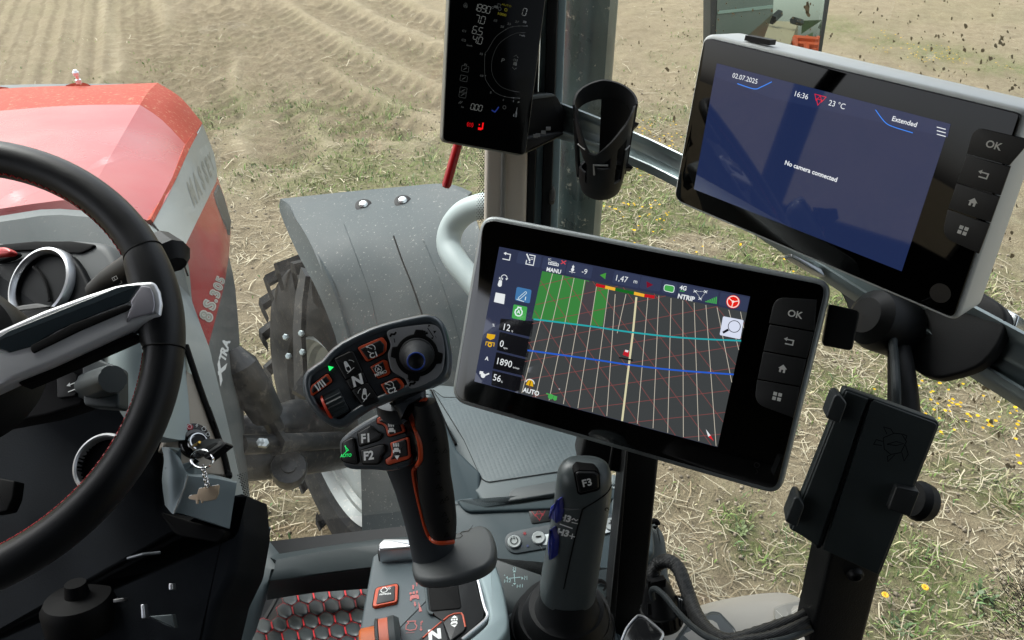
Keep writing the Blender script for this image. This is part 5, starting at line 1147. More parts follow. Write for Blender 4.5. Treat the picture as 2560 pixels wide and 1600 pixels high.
build('field_symbol', gg, emis((70, 165, 80)), scr, smooth=False); gg = G(); gg.poly(M1, rr(cc(cH, (376, 492), (446, 505), (436, 576), (366, 562)), 3, 2), 0, .0016)
build('engine_tile', gg, emis((70, 165, 80)), scr, smooth=False); gg = G(); M = mh(575, 958); gg.disc(M, 7, 0, O, c=(-3, -3)); gg.disc(M, 5, 0, O, c=(9, -5)); gg.line(M, [(-16, 2), (14, 0)], 3, 0, O)
build('tractor_symbol', gg, emis((70, 165, 80)), scr, smooth=False)
g = G(); g.line(M1, rr(cc(cN, (1045, 640), (1190, 665), (1175, 762), (1032, 728)), 5, 2), 1.5, 0, O+.0001, closed=True); engine(mh(405, 532), 9, 2.2, 0, O+.0001); g.text(mh(405, 530), 'A', 9, 0, O+.0001, bold=.03)
engine_ = g
def engine2(G_, M, r, w_, off): G_.line(M, [(-r*.45, r*1.25), (-r*.45, r*.85), (-r*.95, r*.4), (-r, -r*.3), (-r*.6, -r*.85), (0, -r), (r*.6, -r*.85), (r, -r*.3), (r*.95, r*.4), (r*.45, r*.85), (r*.45, r*1.25)], w_, 0, off, closed=True)
engine2(g, mh(405, 532), 10, 2, O+.0001); build('engine_symbol', g, emis((225, 240, 240)), scr, smooth=False); g = G()
M = mh(423, 447); g.line(M, rr([(-10, -9), (-5, -11), (11, 9), (7, 12)], 2, 2), 1.2, 0, O, closed=True); g.line(M, [(-13, -12), (8, -14)], 1.5, 0, O); g.line(M, [(10, -1), (10, -10)], 2, 0, O); build('hydraulic_symbol', g, emis((225, 240, 240)), scr, smooth=False)
for nm, q, colr in (('hydraulic_tile', rr(cc(cH, (392, 402), (468, 418), (458, 488), (382, 470)), 4, 2), (66, 118, 168)),): 
    g = G(); g.poly(M1, q, 0, .0015); build(nm, g, emis(colr), scr, smooth=False)
g = G(); M = mh(262, 662); g.poly(M, [(-11, 8), (11, 10), (10, 0), (0, -6), (-11, -2)], 0, O); M = mh(258, 698); g.circ(M, 4.5, 3, 0, O, n=10); g.line(M, [(-11, -4), (-11, 5), (11, 7), (11, -2)], 2, 0, O); g.poly(mh(463, 893), [(-10, -7), (10, -7), (6, 5), (0, 10), (-6, 5)], 0, .0017); build('yellow_symbols', g, emis((222, 172, 22)), scr, smooth=False)
g = G(); g.circ(mh(463, 893), 11, 2.4, 0, O+.0001, 0, 180, ry=9); build('gauge_arc', g, emis(W_), scr, smooth=False)
g = G(); g.line(mh(463, 896), [(0, -5), (0, 6)], 2.2, 0, O+.0002); build('warning_mark', g, emis((30, 20, 10)), scr, smooth=False)
g = G(); g.poly(M1, cc(cN, (785, 595), (880, 645), (790, 690)), 0, O); build('red_triangle', g, emis((120, 20, 42)), scr, smooth=False)
g = G(); M = mm_(1465, 485); g.line(M, [(-6, 4), (6, -4)], 2.2, 0, O); g.line(M, [(6, 5), (-6, -5)], 2.2, 0, O); build('red_cross', g, emis((214, 70, 80)), scr, smooth=False)
# light bar
bar = [(62, 620), (190, 640), (338, 668), (605, 745), (756, 775), (905, 805)]; bb0 = [(-4, 42), (-6, 42), (-8, 42), (-8, 45), (-8, 45), (-8, 42)]
bt = [(60, 640-15), (192, 655), (338, 688), (608, 745), (757, 778), (905, 800)]; bw = [30, 52, 40, 52, 50, 38]
cols = [(190, 22, 32), (238, 178, 52), (24, 100, 34), (238, 178, 52), (190, 22, 32)]
for i in range(5):
    a_, b_ = bt[i], bt[i+1]; g = G(); g.poly(M1, cc(cN, (a_[0]+2, a_[1]), (b_[0]-1, b_[1]), (b_[0]-8, b_[1]+44), (a_[0]-6, a_[1]+44)), 0, O); build('light_bar_segment', g, emis(cols[i]), scr, smooth=False)
# tractor marker
g = G(); M = mh(953, 745); g.poly(M, [(-8, -4), (8, -6), (7, 8), (-6, 9)], 0, .0019); build('tractor_marker', g, emis((190, 30, 44)), scr, smooth=False)
g = G(); M = mh(955, 735); g.poly(M, [(-4, 0), (4, 0), (4, 5), (-4, 5)], 0, .0021); build('tractor_cab_marker', g, emis((235, 225, 230)), scr, smooth=False)
g = G(); g.line(M1, cc(cH, (915, 764), (985, 778)), 4, 0, .002); build('implement_marker', g, emis((22, 22, 26)), scr, smooth=False)
# red steering wheel button
g = G(); g.disc(mn(2035, 890), 16.5, 0, O, n=32); build('steering_button', g, emis((228, 32, 22)), scr, smooth=False)
g = G(); M = mn(2035, 890); g.circ(M, 14, 2.2, 0, .0020, n=32); g.disc(M, 3.2, 0, .0020); [g.line(M, [(0, 0), (13*math.cos(t), 13*math.sin(t))], 2, 0, .0020) for t in (math.radians(20), math.radians(150), math.radians(268))]; build('steering_symbol', g, emis((250, 225, 215)), scr, smooth=False)
# magnifier
g = G(); g.poly(M1, rr(cc(cN, (1888, 1098), (2185, 1155), (2135, 1430), (1838, 1368)), 3, 2), 0, O); build('zoom_tile', g, emis((214, 220, 238)), scr, smooth=False)
g = G(); g.circ(mn(2052, 1245), 14.5, 1.7, 0, .0020, n=32); g.line(M1, cc(cN, (1885, 1335), (1965, 1290)), 6, 0, .0020); build('magnifier_symbol', g, emis((24, 26, 32)), scr, smooth=False)
g = G(); g.poly(M1, cc(cH, (1358, 1130), (1382, 1162), (1370, 1168)), 0, O); build('compass_tip', g, emis(W_), scr, smooth=False)
g = G(); g.poly(M1, cc(cH, (1382, 1160), (1398, 1190), (1370, 1168)), 0, O); build('compass_needle', g, emis((220, 30, 40)), scr, smooth=False)
# keys
def keys(pl, cr_, outlines, marks, parent, seam=None):
    for k, (q, rd) in enumerate(outlines):
        g = G(); g.slab(pl, rr(cc(cr_, *q), rd, 5), .002, .0005, .0014); b_ = build('key', g, mat('key_black', (.010, .0105, .011), .5, **GR), parent)
        g = G(); marks[k](g); build('key_mark', g, paint((205, 205, 200)), b_, smooth=False)
def mk(pl, x, y, a, kind, s=1.):
    def f(g):
        M = pl.mp(x, y, a); o_ = .0017
        if kind == 'OK': g.text(M, 'OK', 17*s, 0, o_, bold=.02)
        elif kind == 'back': g.line(M, [(-8*s, -8*s), (11*s, -8*s), (11*s, 4*s), (-6*s, 4*s)], 3.2*s, 0, o_); g.poly(M, [(-13*s, 4*s), (-5*s, 10*s), (-5*s, -1*s)], 0, o_)
        elif kind == 'home': g.poly(M, [(-11*s, 0), (0, 11*s), (11*s, 0)], 0, o_); g.poly(M, [(-7.5*s, 0), (-7.5*s, -10*s), (-2.5*s, -10*s), (-2.5*s, -3*s), (2.5*s, -3*s), (2.5*s, -10*s), (7.5*s, -10*s), (7.5*s, 0)], 0, o_)
        else:
            for a_, b_ in ((-1, -1), (1, -1), (-1, 1), (1, 1)): g.poly(M, [(a_*6.2*s-4.6*s, b_*6.2*s-4.6*s), (a_*6.2*s+4.6*s, b_*6.2*s-4.6*s), (a_*6.2*s+4.6*s, b_*6.2*s+4.6*s), (a_*6.2*s-4.6*s, b_*6.2*s+4.6*s)], 0, o_)
    return f
keys(p1, cH, [(((1712, 455), (1925, 468), (1912, 628), (1680, 588)), [26, 0, 0, 0]), (((1684, 596), (1908, 634), (1872, 768), (1652, 728)), 0), (((1651, 734), (1870, 774), (1838, 910), (1622, 872)), 0), (((1620, 878), (1836, 916), (1805, 1072), (1605, 998)), [0, 0, 0, 34])],
     [mk(p1, *cH(1815, 542), 0, 'OK', .95), mk(p1, *cH(1782, 680), 0, 'back', .95), mk(p1, *cH(1750, 820), 0, 'home', .95), mk(p1, *cH(1722, 962), 0, 'grid', .95)], T1)
g = G(); g.circ(p1.mp(*cH(1618, 1312)), 6, .8, 0, .0011); g.circ(p1.mp(*cH(1612, 1345)), 5, .8, 0, .0011, -90, 90); build('faint_mark', g, paint((26, 24, 24)), T1, smooth=False)
# knob at the right of the lower display
g = G(); pkn = p1.shift(-.02); g.slab(pkn, rr(cc(cL, (375, 395), (628, 450), (560, 782), (315, 735)), [6, 14, 12, 6], 5), .05, .0018, .008); g.line(pkn.px(), cc(cL, (350, 590), (590, 628)), 1.5, 0, .0085); solo('mount_knob', g, M_dark, 'ribbed black clamp knob sticking out to the right of the lower display', 'clamp knob')
# ---------------------------------------------------------- upper display
q2 = [cI(240, 285), cI(1290, 558), cI(1072, 1220), cI(137, 850)]
p2 = pl4(q2, .70)
T2, uvb = display('camera_display', 'upper landscape display on the right with blue screen reading no camera connected', p2, cc(cI, (174, 146), (1640, 494), (1316, 1456), (34, 905)), 6, .050, 30, p2.at(2040, 400), fm=M_frame2)
g = G(); g.slabuv(p2, inset(uvb, .0034), .003, .0006, .0008); build('front_glass', g, mat('dark_display_glass', (.001, .001, .001), .03, spec=.35), T2)
M2 = p2.px(); SF2 = sfr(p2, q2)
m = emis((30, 42, 78), 1., .7); g = G(); g.poly(SF2, [(0, 0), (1, 0), (1, 1), (0, 1)], 0, .0010); scr2 = build('screen', g, m, T2, smooth=False)
g = G(); g.poly(M2, cc(cI, (240, 285), (1290, 558), (1276, 618), (480, 440), (232, 345)), 0, .0011); build('header_band', g, emis((36, 48, 84), 1., .7), scr2, smooth=False)
g = G(); O2 = .0014
ax2 = 0.
g.text(p2.mp(*cI(368, 352)), '02.07.2025', 11.3, 0, O2, wide=1.02); g.text(p2.mp(*cI(623, 428)), '16:36', 12.5, 0, O2); g.text(p2.mp(*cI(782, 470)), '23 °C', 13, 0, O2); g.text(p2.mp(*cI(1086, 546)), 'Extended', 11.5, 0, O2, bold=.012); g.text(p2.mp(*cI(663, 768)), 'No camera connected', 11, 0, O2, bold=.02)
for d in (-16, 0, 16): g.line(p2.mp(*cI(1251, 592+d)), [(-11, 0), (11, 0)], 2, 0, O2)
build('lettering', g, emis((232, 236, 240)), scr2, smooth=False)
g = G(); g.line(M2, [cI(*p) for p in cr([(330, 376), (405, 400), (440, 390), (485, 368)], 4, False)], 2.2, 0, O2); g.line(M2, [cI(*p) for p in cr([(952, 494), (990, 545), (1025, 568), (1120, 598)], 4, False)], 2.2, 0, O2); build('blue_swoosh', g, emis((40, 130, 240)), scr2, smooth=False)
def tri(G_, M, s, off, w_=1.6):
    for dx, dy in ((-.55, .25), (.55, .25), (0, -.45)): G_.line(M, [((-.55+dx)*s, (.55+dy)*s), ((.55+dx)*s, (.55+dy)*s), (dx*s, (-.45+dy)*s)], w_, 0, off, closed=True)
g = G(); tri(g, p2.mp(*cI(702, 450)), 14, O2, 1.5); build('red_emblem', g, emis((226, 34, 52)), scr2, smooth=False)
keys(p2, cI, [(((1395, 570), (1652, 630), (1552, 745), (1362, 692)), [26, 0, 0, 0]), (((1360, 697), (1558, 750), (1512, 880), (1318, 820)), 0), (((1316, 826), (1510, 885), (1468, 1002), (1278, 938)), 0), (((1276, 943), (1466, 1007), (1415, 1142), (1248, 1065)), [0, 0, 0, 30])],
     [mk(p2, *cI(1489, 652), 0, 'OK', 1.0), mk(p2, *cI(1440, 783), 0, 'back', 1.), mk(p2, *cI(1394, 908), 0, 'home', 1.), mk(p2, *cI(1349, 1035), 0, 'grid', 1.)], T2)
g = G(); g.disc(p2.mp(*cI(1245, 1318)), 25, 0, .0010, n=32); build('sensor_disc', g, mat('sensor_grey', (.012, .012, .013), .3), T2, smooth=False)
g = G(); pt2 = p2.shift(.0); e_ = p2.uv(p2.at(*cI(350, 168))); f_ = p2.uv(p2.at(*cI(462, 190)))
dv = Vector((f_[0]-e_[0], f_[1]-e_[1])); 
A_ = p2.xyz(*e_, -.010); B_ = p2.xyz(*f_, -.010); g.box((A_+B_)/2-p2.ev*.0006, (B_-A_)/2, p2.ev*.0022, p2.n*.005); build('top_button', g, M_dark, T2)
# ---------------------------------------------------------- driver display on the pillar
p3 = pl3((*cG(70, 962), .92), (*cG(625, 1060), .955), (*cG(115, 0), .895))
T3 = thing('driver_display', 'tall dark portrait driver display mounted on the beige pillar, dim segments and red warning lamps', 'display', p3.at(1200, 200))
o3 = cc(cG, (128, -330), (812, -330), (634, 1054), (68, 952))
g = G(); u3 = [p3.uv(p3.at(x, y)) for x, y in rr(o3, [10, 10, 16, 16], 6)]; g.slabuv(p3, u3, .016, .002, -.001, backbev=.003); build('housing', g, mat('khaki_edge', (.20, .20, .17), .5), T3, sharp=50)
g = G(); g.slabuv(p3, inset(u3, .0012), .002, .0006, .0006); build('front_glass', g, mat('dim_glass', (.003, .0032, .0034), .12, spec=.08), T3)
g = G(); O3 = .0010
def seg7(G_, M, ch, h, off, wd, sh=.14):
    w2, hh = h*.28, h/2; sg = {'a': ((-w2, hh), (w2, hh)), 'b': ((w2, hh), (w2, 0)), 'c': ((w2, 0), (w2, -hh)), 'd': ((w2, -hh), (-w2, -hh)), 'e': ((-w2, -hh), (-w2, 0)), 'f': ((-w2, 0), (-w2, hh)), 'g': ((-w2, 0), (w2, 0))}
    for s_ in {'0': 'abcdef', '1': 'bc', '8': 'abcdefg', '9': 'abcdfg', '7': 'abc', '6': 'acdefg', '5': 'acdfg', '4': 'bcfg'}[ch]:
        (x0, y0), (x1, y1) = sg[s_]; k = .1; x0, x1, y0, y1 = x0+(x1-x0)*k, x1-(x1-x0)*k, y0+(y1-y0)*k, y1-(y1-y0)*k
        G_.line(M, [(x0+y0*sh, y0), (x1+y1*sh, y1)], wd, 0, off)
def num7(G_, x, y, s, h, wd=1.6, pitch=.85):
    i = 0
    M = p3.mp(x, y)
    for ch in s:
        if ch == '.': G_.disc(M, wd*.7, 0, O3, c=((i-.5)*h*pitch, -h/2)); continue
        seg7(G_, lambda a, b, off=0., i=i: M(a+i*h*pitch, b, off), ch, h, O3, wd); i += 1
num7(g, *cT(735, 145), '1890', 17, pitch=.68); num7(g, *cT(775, 398), '7.0', 18); num7(g, *cT(725, 632), '6.5', 18); num7(g, *cT(725, 828), '4.0', 17); num7(g, *cT(1770, 255), '0', 17); num7(g, *cG(272, 720), '0.00', 14, pitch=.75)
build('digits', g, emis((84, 86, 84)), T3, smooth=False)
g = G()
for x_, y_, s, h in ((1300, 563, '20', 5), (1445, 505, '23', 5), (1612, 463, '27', 5), (1772, 465, '30', 5), (865, 1135, '15', 5)): g.text(p3.mp(*cT(x_, y_)), s, h, 0, O3, wide=1.3, shear=.15, bold=.02)
for x_, y_, s, h in ((335, 512, '10', 5), (395, 625, '5', 5), (480, 675, '2', 4), (548, 683, '1', 4), (582, 690, '0', 4), (560, 780, '15', 6.5), (215, 210, 'C1', 5), (213, 272, 'C2', 5), (252, 308, 'km/h', 4), (607, 240, 'km/h', 4), (478, 408, 'P', 9), (225, 438, 'F1', 5), (205, 722, 'ha', 4), (225, 40, 'A', 6)): g.text(p3.mp(*cG(x_, y_)), s, h, 0, O3, wide=1.3, shear=.15, bold=.02)
arcp = cr(cc(cG, (640, 176), (585, 176), (540, 182), (497, 200), (430, 250), (375, 340), (357, 370), (357, 510), (375, 560), (413, 612), (440, 632), (490, 652), (550, 660), (590, 662)), 3, False)
g.line(p3.px(), arcp, .7, 0, O3)
arcp = cr(cc(cG, (630, 222), (580, 222), (520, 245), (450, 300), (410, 385), (402, 470), (420, 530), (460, 580), (520, 608), (590, 622)), 3, False); g.line(p3.px(), arcp, .5, 0, O3)
for p in ((640, 176), (585, 176), (540, 182), (497, 200), (357, 370), (360, 512), (413, 612), (490, 652), (550, 662), (588, 664)): g.disc(p3.mp(*cG(*p)), 1.3, 0, O3, n=8)
M = p3.mp(*cG(560, 420)); g.poly(M, [(-5, -8), (5, -8), (4, 0), (-4, 0)], 0, O3); [g.line(M, [(i, 2), (i, 8)], 1.6, 0, O3) for i in (-4, 0, 4)]; g.line(M, [(-6, 12), (0, 17), (6, 12)], 1., 0, O3); g.line(M, [(-6, -13), (0, -18), (6, -13)], 1., 0, O3)
M = p3.mp(*cG(215, 40)); engine2(g, p3.mp(*cG(225, 40)), 5, .8, O3)
M = p3.mp(*cG(435, 50)); g.circ(M, 2.6, 1, 0, O3, c=(-10, -3)); g.circ(M, 4, 1.2, 0, O3, c=(8, -2)); g.poly(M, [(-8, -2), (3, -3), (3, 4), (-6, 3)], 0, O3); g.line(M, [(2, 4), (2, 9), (9, 9), (9, 4)], 1, 0, O3)
g.text(p3.mp(*cG(427, 140)), 'I/II', 6, 0, O3, shear=.2); M = p3.mp(*cG(570, 745)); g.line(M, [(0, -6), (0, 7)], 2, 0, O3); g.disc(M, 2.4, 0, O3, c=(0, -7))
for (x_, y_) in ((222, 465), (213, 530), (210, 610), (205, 640)): M = p3.mp(*cG(x_, y_)); g.line(M, rr([(-9, -7), (9, -7), (9, 7), (-9, 7)], 2, 2), .8, 0, O3, closed=True); g.line(M, [(-4, -3), (4, 3)], 1.5, 0, O3)
M = p3.mp(*cG(188, 690)); g.line(M, [(-4, -4), (2, 3)], 1.4, 0, O3); g.line(M, [(0, -4), (6, 3)], 1.4, 0, O3); g.circ(p3.mp(*cG(487, 725)), 4, 1.2, 0, O3)
build('dim_symbols', g, emis((52, 54, 53)), T3, smooth=False)
g = G(); g.text(p3.mp(*cG(501, 37)), 'AUTO', 4.5, 0, O3, wide=1.4); g.text(p3.mp(*cG(472, 98)), '1000', 6, 0, O3, wide=1.4, bold=.02); g.circ(p3.mp(*cG(497, 68)), 3.4, 1.5, 0, O3, n=8); build('amber_symbols', g, emis((82, 78, 20)), T3, smooth=False)
g = G(); M = p3.mp(*cG(325, 850)); g.line(M, [(6, 9), (6, -6), (-5, -6)], 3.4, 0, O3); g.line(M, [(-5, -9), (4, -9)], 2.4, 0, O3); g.line(M, [(-3, 1), (-3, 4)], 2.4, 0, O3); build('red_lamp', g, emis((255, 20, 26)), T3, smooth=False)
g = G(); M = p3.mp(*cG(256, 842)); g.circ(M, 4, 1.2, 0, O3); g.text(M, 'P', 4.5, 0, O3); g.circ(M, 7.5, 1.6, 0, O3, -50, 50); g.circ(M, 7.5, 1.6, 0, O3, 130, 230); build('red_lamp', g, emis((190, 12, 20)), T3, smooth=False)
g = G(); M = p3.mp(*cG(425, 740)); g.line(M, [(-9, -3), (0, -6), (4, 0), (8, 8)], 3, 0, O3); build('blue_symbol', g, emis((30, 44, 105)), T3, smooth=False)
# bracket box behind it
brk = thing('display_bracket', 'black mounting bracket behind the dark driver display, holding the metal rail', 'bracket', P(1370, 300, 1.1))
pb = pl3((*cG(700, 900), 1.02), (*cG(890, 900), 1.06), (*cG(700, 650), 1.0))
g = G(); g.slab(pb, rr(cc(cG, (600, 660), (805, 630), (850, 650), (905, 760), (890, 905), (690, 930), (600, 960)), [0, 3, 6, 6, 3, 0, 0]), .03, .003); build('bracket_box', g, M_deep, brk)
g = G(); g.slab(pb, rr(cc(cG, (600, 940), (680, 915), (885, 890), (895, 905), (860, 930), (660, 1030), (600, 1050)), 4), .04, .003, .008); build('bracket_lip', g, M_dark, brk)
g = G(); g.slab(pb, cc(cG, (612, 660), (808, 630), (848, 648), (640, 680)), .01, .001, .003); build('bracket_top', g, M_char, brk)
g = G(); 
for x_, y_ in ((700, 918), (715, 912), (752, 893), (785, 868)): g.box(P(*cG(x_, y_), 1.0), R*.003, U*.002, F*.002)
build('screw_glints', g, M_satin, brk)
# red stick
g = G(); a_, b_ = P(*cG(172, 985), .98), P(*cG(96, 1255), .98); dr_ = (b_-a_).normalized(); g.lathe(a_-dr_*.02, dr_, [(.0058, 0), (.0060, (b_-a_).length+.018), (.0045, (b_-a_).length+.022), (.001, (b_-a_).length+.023)], 18); solo('red_lever', g, mat('red_gloss', (.50, .008, .012), .3), 'thin red rod hanging below the dark driver display', 'lever')
# ================================================================== RAIL and cup holder
rail = thing('accessory_rail', 'brushed metal accessory rail running from the pillar across to the right edge', 'rail', P(1900, 550, .8))
sec = [(1300, 232, 315, 1.09), (1400, 262, 345, 1.07), (1572, 330, 408, 1.0), (1705, 392, 472, .92), (1900, 490, 590, .86), (2100, 600, 722, .80), (2330, 722, 872, .75), (2511, 820, 987, .70), (2700, 925, 1105, .66)]
def railsec(x, t, b, z):
    A_, B_ = P(x, t, z), P(x+ (b-t)*-.02, b, z*1.01); up = (B_-A_); nrm = -F; h = up.length; u_ = up/h
    prof = [(0, .004), (.0, .010), (.03, .016), (.10, .019), (.17, .016), (.21, .009), (.24, .005), (.5, .0045), (.505, .006), (.52, .006), (.525, .0045), (.76, .005), (.79, .009), (.83, .016), (.90, .019), (.97, .016), (1., .010), (1, -.006), (0, -.006)]
    return [A_+up*p+nrm*(d*h/.041) for p, d in prof]
ss = cr([s_ for s_ in sec], 3, False); g = G(); g.rings([railsec(*s_) for s_ in ss]); build('rail_profile', g, mat('rail_aluminium', (.34, .40, .41), .34, metal=.55, var=(8, .12)), rail, sharp=50)
# cup holder
cup = thing('cup_holder', 'black plastic cup holder clipped on the metal rail beside the dark driver display', 'cup holder', P(1500, 450, .95))
pc = pl3((*cG(1000, 1200), .93), (*cG(1300, 1200), .93), (*cG(1000, 800), .95))
cbot = P(*cG(1140, 1225), .985); cax = (P(*cG(1165, 760), .90)-cbot).normalized()
ctop = P(*cG(1160, 770), .975)
def cupw(a, h, r=None):
    """point on the cup wall; a angle (0 right, 90 away), h 0..1"""
    e = (R-cax*R.dot(cax)).normalized(); f = cax.cross(e); f = f if f.dot(F) > 0 else -f
    rr_ = r if r is not None else (.0262+.016*h if h < .25 else .0302+.0055*max(0, h-.25)/.75)
    L_ = .135
    return cbot+cax*(h*L_-.012)+(e*math.cos(a)+f*math.sin(a))*rr_
def cstrip(a0, a1, h0, h1, name, n=10, m_=8, hf0=None, hf1=None, th=.0026):
    rows = []
    for i in range(m_+1):
        row = []
        for j in range(n+1):
            a = math.radians(a0+(a1-a0)*j/n); lo = hf0(a) if hf0 else h0; hi = hf1(a) if hf1 else h1; row.append(cupw(a, lo+(hi-lo)*i/m_))
        rows.append(row)
    g = G(); g.sheet(rows, th); return build(name, g, M_soft, cup, sharp=50)
def lint(tab, a):
    a = math.degrees(a) % 360
    for (x0, y0), (x1, y1) in zip(tab, tab[1:]):
        if x0 <= a <= x1: return y0+(y1-y0)*(a-x0)/(x1-x0)
    return tab[-1][1]
HT = [(0, .99), (30, 1.0), (90, 1.03), (150, 1.0), (180, .95), (200, .88), (215, .74), (232, .60), (250, .60), (275, .72), (300, .85), (330, .96), (360, .99)]
LT = [(0, .74), (30, .84), (90, .84), (150, .84), (180, .80), (200, .66), (215, .52), (232, .44), (250, .44), (275, .54), (300, .66), (330, .74), (360, .74)]
cstrip(0, 360, 0, 0, 'rim_band', 60, 4, hf0=lambda a: lint(LT, a), hf1=lambda a: lint(HT, a))
g = G(); rg = [[cupw(math.radians(t), h, r) for t in range(0, 360, 12)] for h, r in ((.0, .001), (.0, .0225), (.03, .026), (.12, .0282), (.22, .0298), (.22, .027), (.05, .023), (.04, .001))]; g.rings(rg); build('cup_base', g, M_soft, cup, sharp=50)
for a0, a1 in ((228, 252), (284, 297), (322, 346), (0, 92), (150, 184)): cstrip(a0, a1, .17, .9, 'cup_rib', 5, 6, hf1=lambda a: lint(LT, a)+.01)
cstrip(250, 286, .17, .44, 'inner_cage', 6, 4); cstrip(196, 222, .08, .34, 'inner_cage', 4, 4)
g = G(); 
a_ = cupw(math.radians(247), .50, .0345); b_ = cupw(math.radians(277), .50, .034); c_ = cupw(math.radians(249), .38, .0335); g.tube([c_, a_, b_], .0012, 6); build('bright_clip', g, mat('clip_grey', (.35, .35, .34), .4), cup)
g = G(); a_ = cupw(math.radians(200), .62, .0335); b_ = cupw(math.radians(225), .63, .0335); g.tube([a_, b_], .001, 6); a_ = cupw(math.radians(318), .60, .0335); b_ = cupw(math.radians(340), .58, .0335); g.tube([a_, b_], .001, 6); build('bright_clip', g, mat('clip_grey2', (.3, .3, .29), .4), cup)
g = G(); g.slab(pl3((*cG(1300, 900), .98), (*cG(1400, 900), .98), (*cG(1300, 800), .98)), rr(cc(cG, (1300, 800), (1325, 792), (1402, 832), (1345, 878), (1300, 880)), 3), .02, .002); build('clamp', g, M_dark, cup); g = G(); g.slab(pl3((*cG(1300, 1120), .955), (*cG(1400, 1120), .955), (*cG(1300, 1000), .955)), rr(cc(cG, (1240, 1060), (1330, 1100), (1362, 1128), (1350, 1138), (1240, 1120)), 2), .02, .002); build('clamp', g, M_dark, cup)
# bracket plate behind the upper display, ball mount
bk = thing('display_arm_bracket', 'large black curved bracket plate behind the upper display with a round ball mount', 'bracket', P(2200, 850, .8))
pbk = pl3((*cL(700, 900), .78), (*cL(1500, 900), .70), (*cL(700, 300), .81))
g = G(); g.slab(pbk, cr(cc(cL, (200, -100), (330, 120), (480, 330), (535, 470), (640, 610), (850, 760), (985, 862), (1110, 962), (1210, 993), (1310, 995), (1580, 912), (1730, 770), (1805, 620), (1826, 500), (1790, 410), (1700, 340), (1500, 220), (900, -150)), 3), .012, .003); build('plate', g, M_dark, bk)
g = G(); g.slab(pbk, cc(cL, (1630, 325), (1900, 470), (1928, 490), (1890, 605), (1760, 720), (1700, 500)), .03, .002, -.014); build('aluminium_block', g, M_alu, bk)
bc_ = pbk.at(*cL(780, 530), .03); g = G(); g.lathe(bc_, (pbk.n-R*.3).normalized(), [(.001, .022), (.018, .02), (.028, .012), (.031, 0), (.03, -.03), (.02, -.05)], 24); build('ball_mount', g, mat('ball_rubber', (.008, .0085, .0095), .5, spec=.25, **GR), bk)
g = G(); a_ = P(*cL(995, 500), .78); g.tube([a_, P(*cL(1075, 480), .78)], .0085, 14); build('threaded_stud', g, M_satin, bk)
g = G()
for i in range(6): g.tube([P(*cL(1005+i*12, 500-i*3), .779)+((U*math.cos(t)-F*math.sin(t))*.0088) for t in np.linspace(0, 2*math.pi, 15)[:-1]], .0006, 4, closed=True)
build('stud_thread', g, M_alu, bk)
g = G(); g.slab(pbk, cc(cL, (545, 205), (655, 250), (635, 260), (540, 266)), .004, .0005, .004); build('white_tag', g, paint((190, 190, 185)), bk)
g = G(); g.slab(pl3((*cL(50, 0), .80), (*cL(400, 100), .8), (*cL(50, -100), .8)), rr(cc(cL, (60, -20), (310, 105), (345, 170), (250, 120), (60, 10)), 2), .02, .001); build('rail_end', g, M_alu, bk)
# cables down to the phone holder
g = G(); g.tube([Vector(q) for q in cr([tuple(P(*cL(*p), z)) for p, z in (((870, 300), .76), ((880, 500), .745), ((898, 740), .73), ((912, 900), .72), ((922, 1100), .70), ((925, 1300), .70))], 3, False)], .0042, 10); solo('smooth_cable', g, M_char, 'smooth grey cable hanging from the upper display to behind the phone holder', 'cable')
g = G(); g.tube([Vector(q) for q in cr([tuple(P(*cL(*p), z)) for p, z in (((850, 300), .775), ((905, 380), .77), ((925, 560), .76), ((945, 740), .75), ((960, 900), .735), ((975, 1100), .725), ((985, 1300), .72))], 4, False)], [.0065+.00035*i for i in range(25)], 12); solo('braided_cable', g, M_soft, 'braided black cable sleeve behind the smooth grey cable above the phone holder', 'cable')
# ================================================================== MULTIFUNCTION JOYSTICK
js = thing('multifunction_joystick', 'large grey multifunction joystick with orange trimmed buttons and palm rest', 'joystick', P(1060, 1440, .78))
ph = pl3((760, 1010, .606), (1110, 880, .622), (850, 830, .618))
head_o = cr(cc(cE, (112, 650), (150, 560), (280, 470), (330, 410), (450, 310), (700, 190), (900, 130), (1100, 85), (1210, 72), (1300, 110), (1360, 190), (1395, 320), (1412, 460), (1400, 590), (1350, 660), (1240, 715), (1050, 760), (830, 850), (700, 905), (560, 1000), (480, 1060), (390, 1062), (280, 1000), (170, 880), (120, 760)), 2)
M_jsf = mat('joystick_face', (.055, .063, .072), .42, var=(8, .1), **GR); M_jse = mat('joystick_shell', (.080, .098, .112), .33, var=(8, .08), coat=.2)
uvh = [ph.uv(ph.at(x, y)) for x, y in head_o]
g = G()
rg = [[ph.xyz(u, v, -.0045) for u, v in inset(uvh, .0078)], [ph.xyz(u, v, -.001) for u, v in inset(uvh, .0068)], [ph.xyz(u, v, 0) for u, v in inset(uvh, .0048)], [ph.xyz(u, v, -.001) for u, v in inset(uvh, .0026)], [ph.xyz(u, v, -.005) for u, v in inset(uvh, .0006)], [ph.xyz(u, v, -.012) for u, v in uvh], [ph.xyz(u, v, -.022) for u, v in inset(uvh, .003)], [ph.xyz(u, v, -.030) for u, v in inset(uvh, .012)]]
g.rings(rg); build('head_shell', g, M_jse, js, sharp=60)
g = G(); g.slabuv(ph, inset(uvh, .0072), .004, .0006, -.0028); build('head_face', g, M_jsf, js)
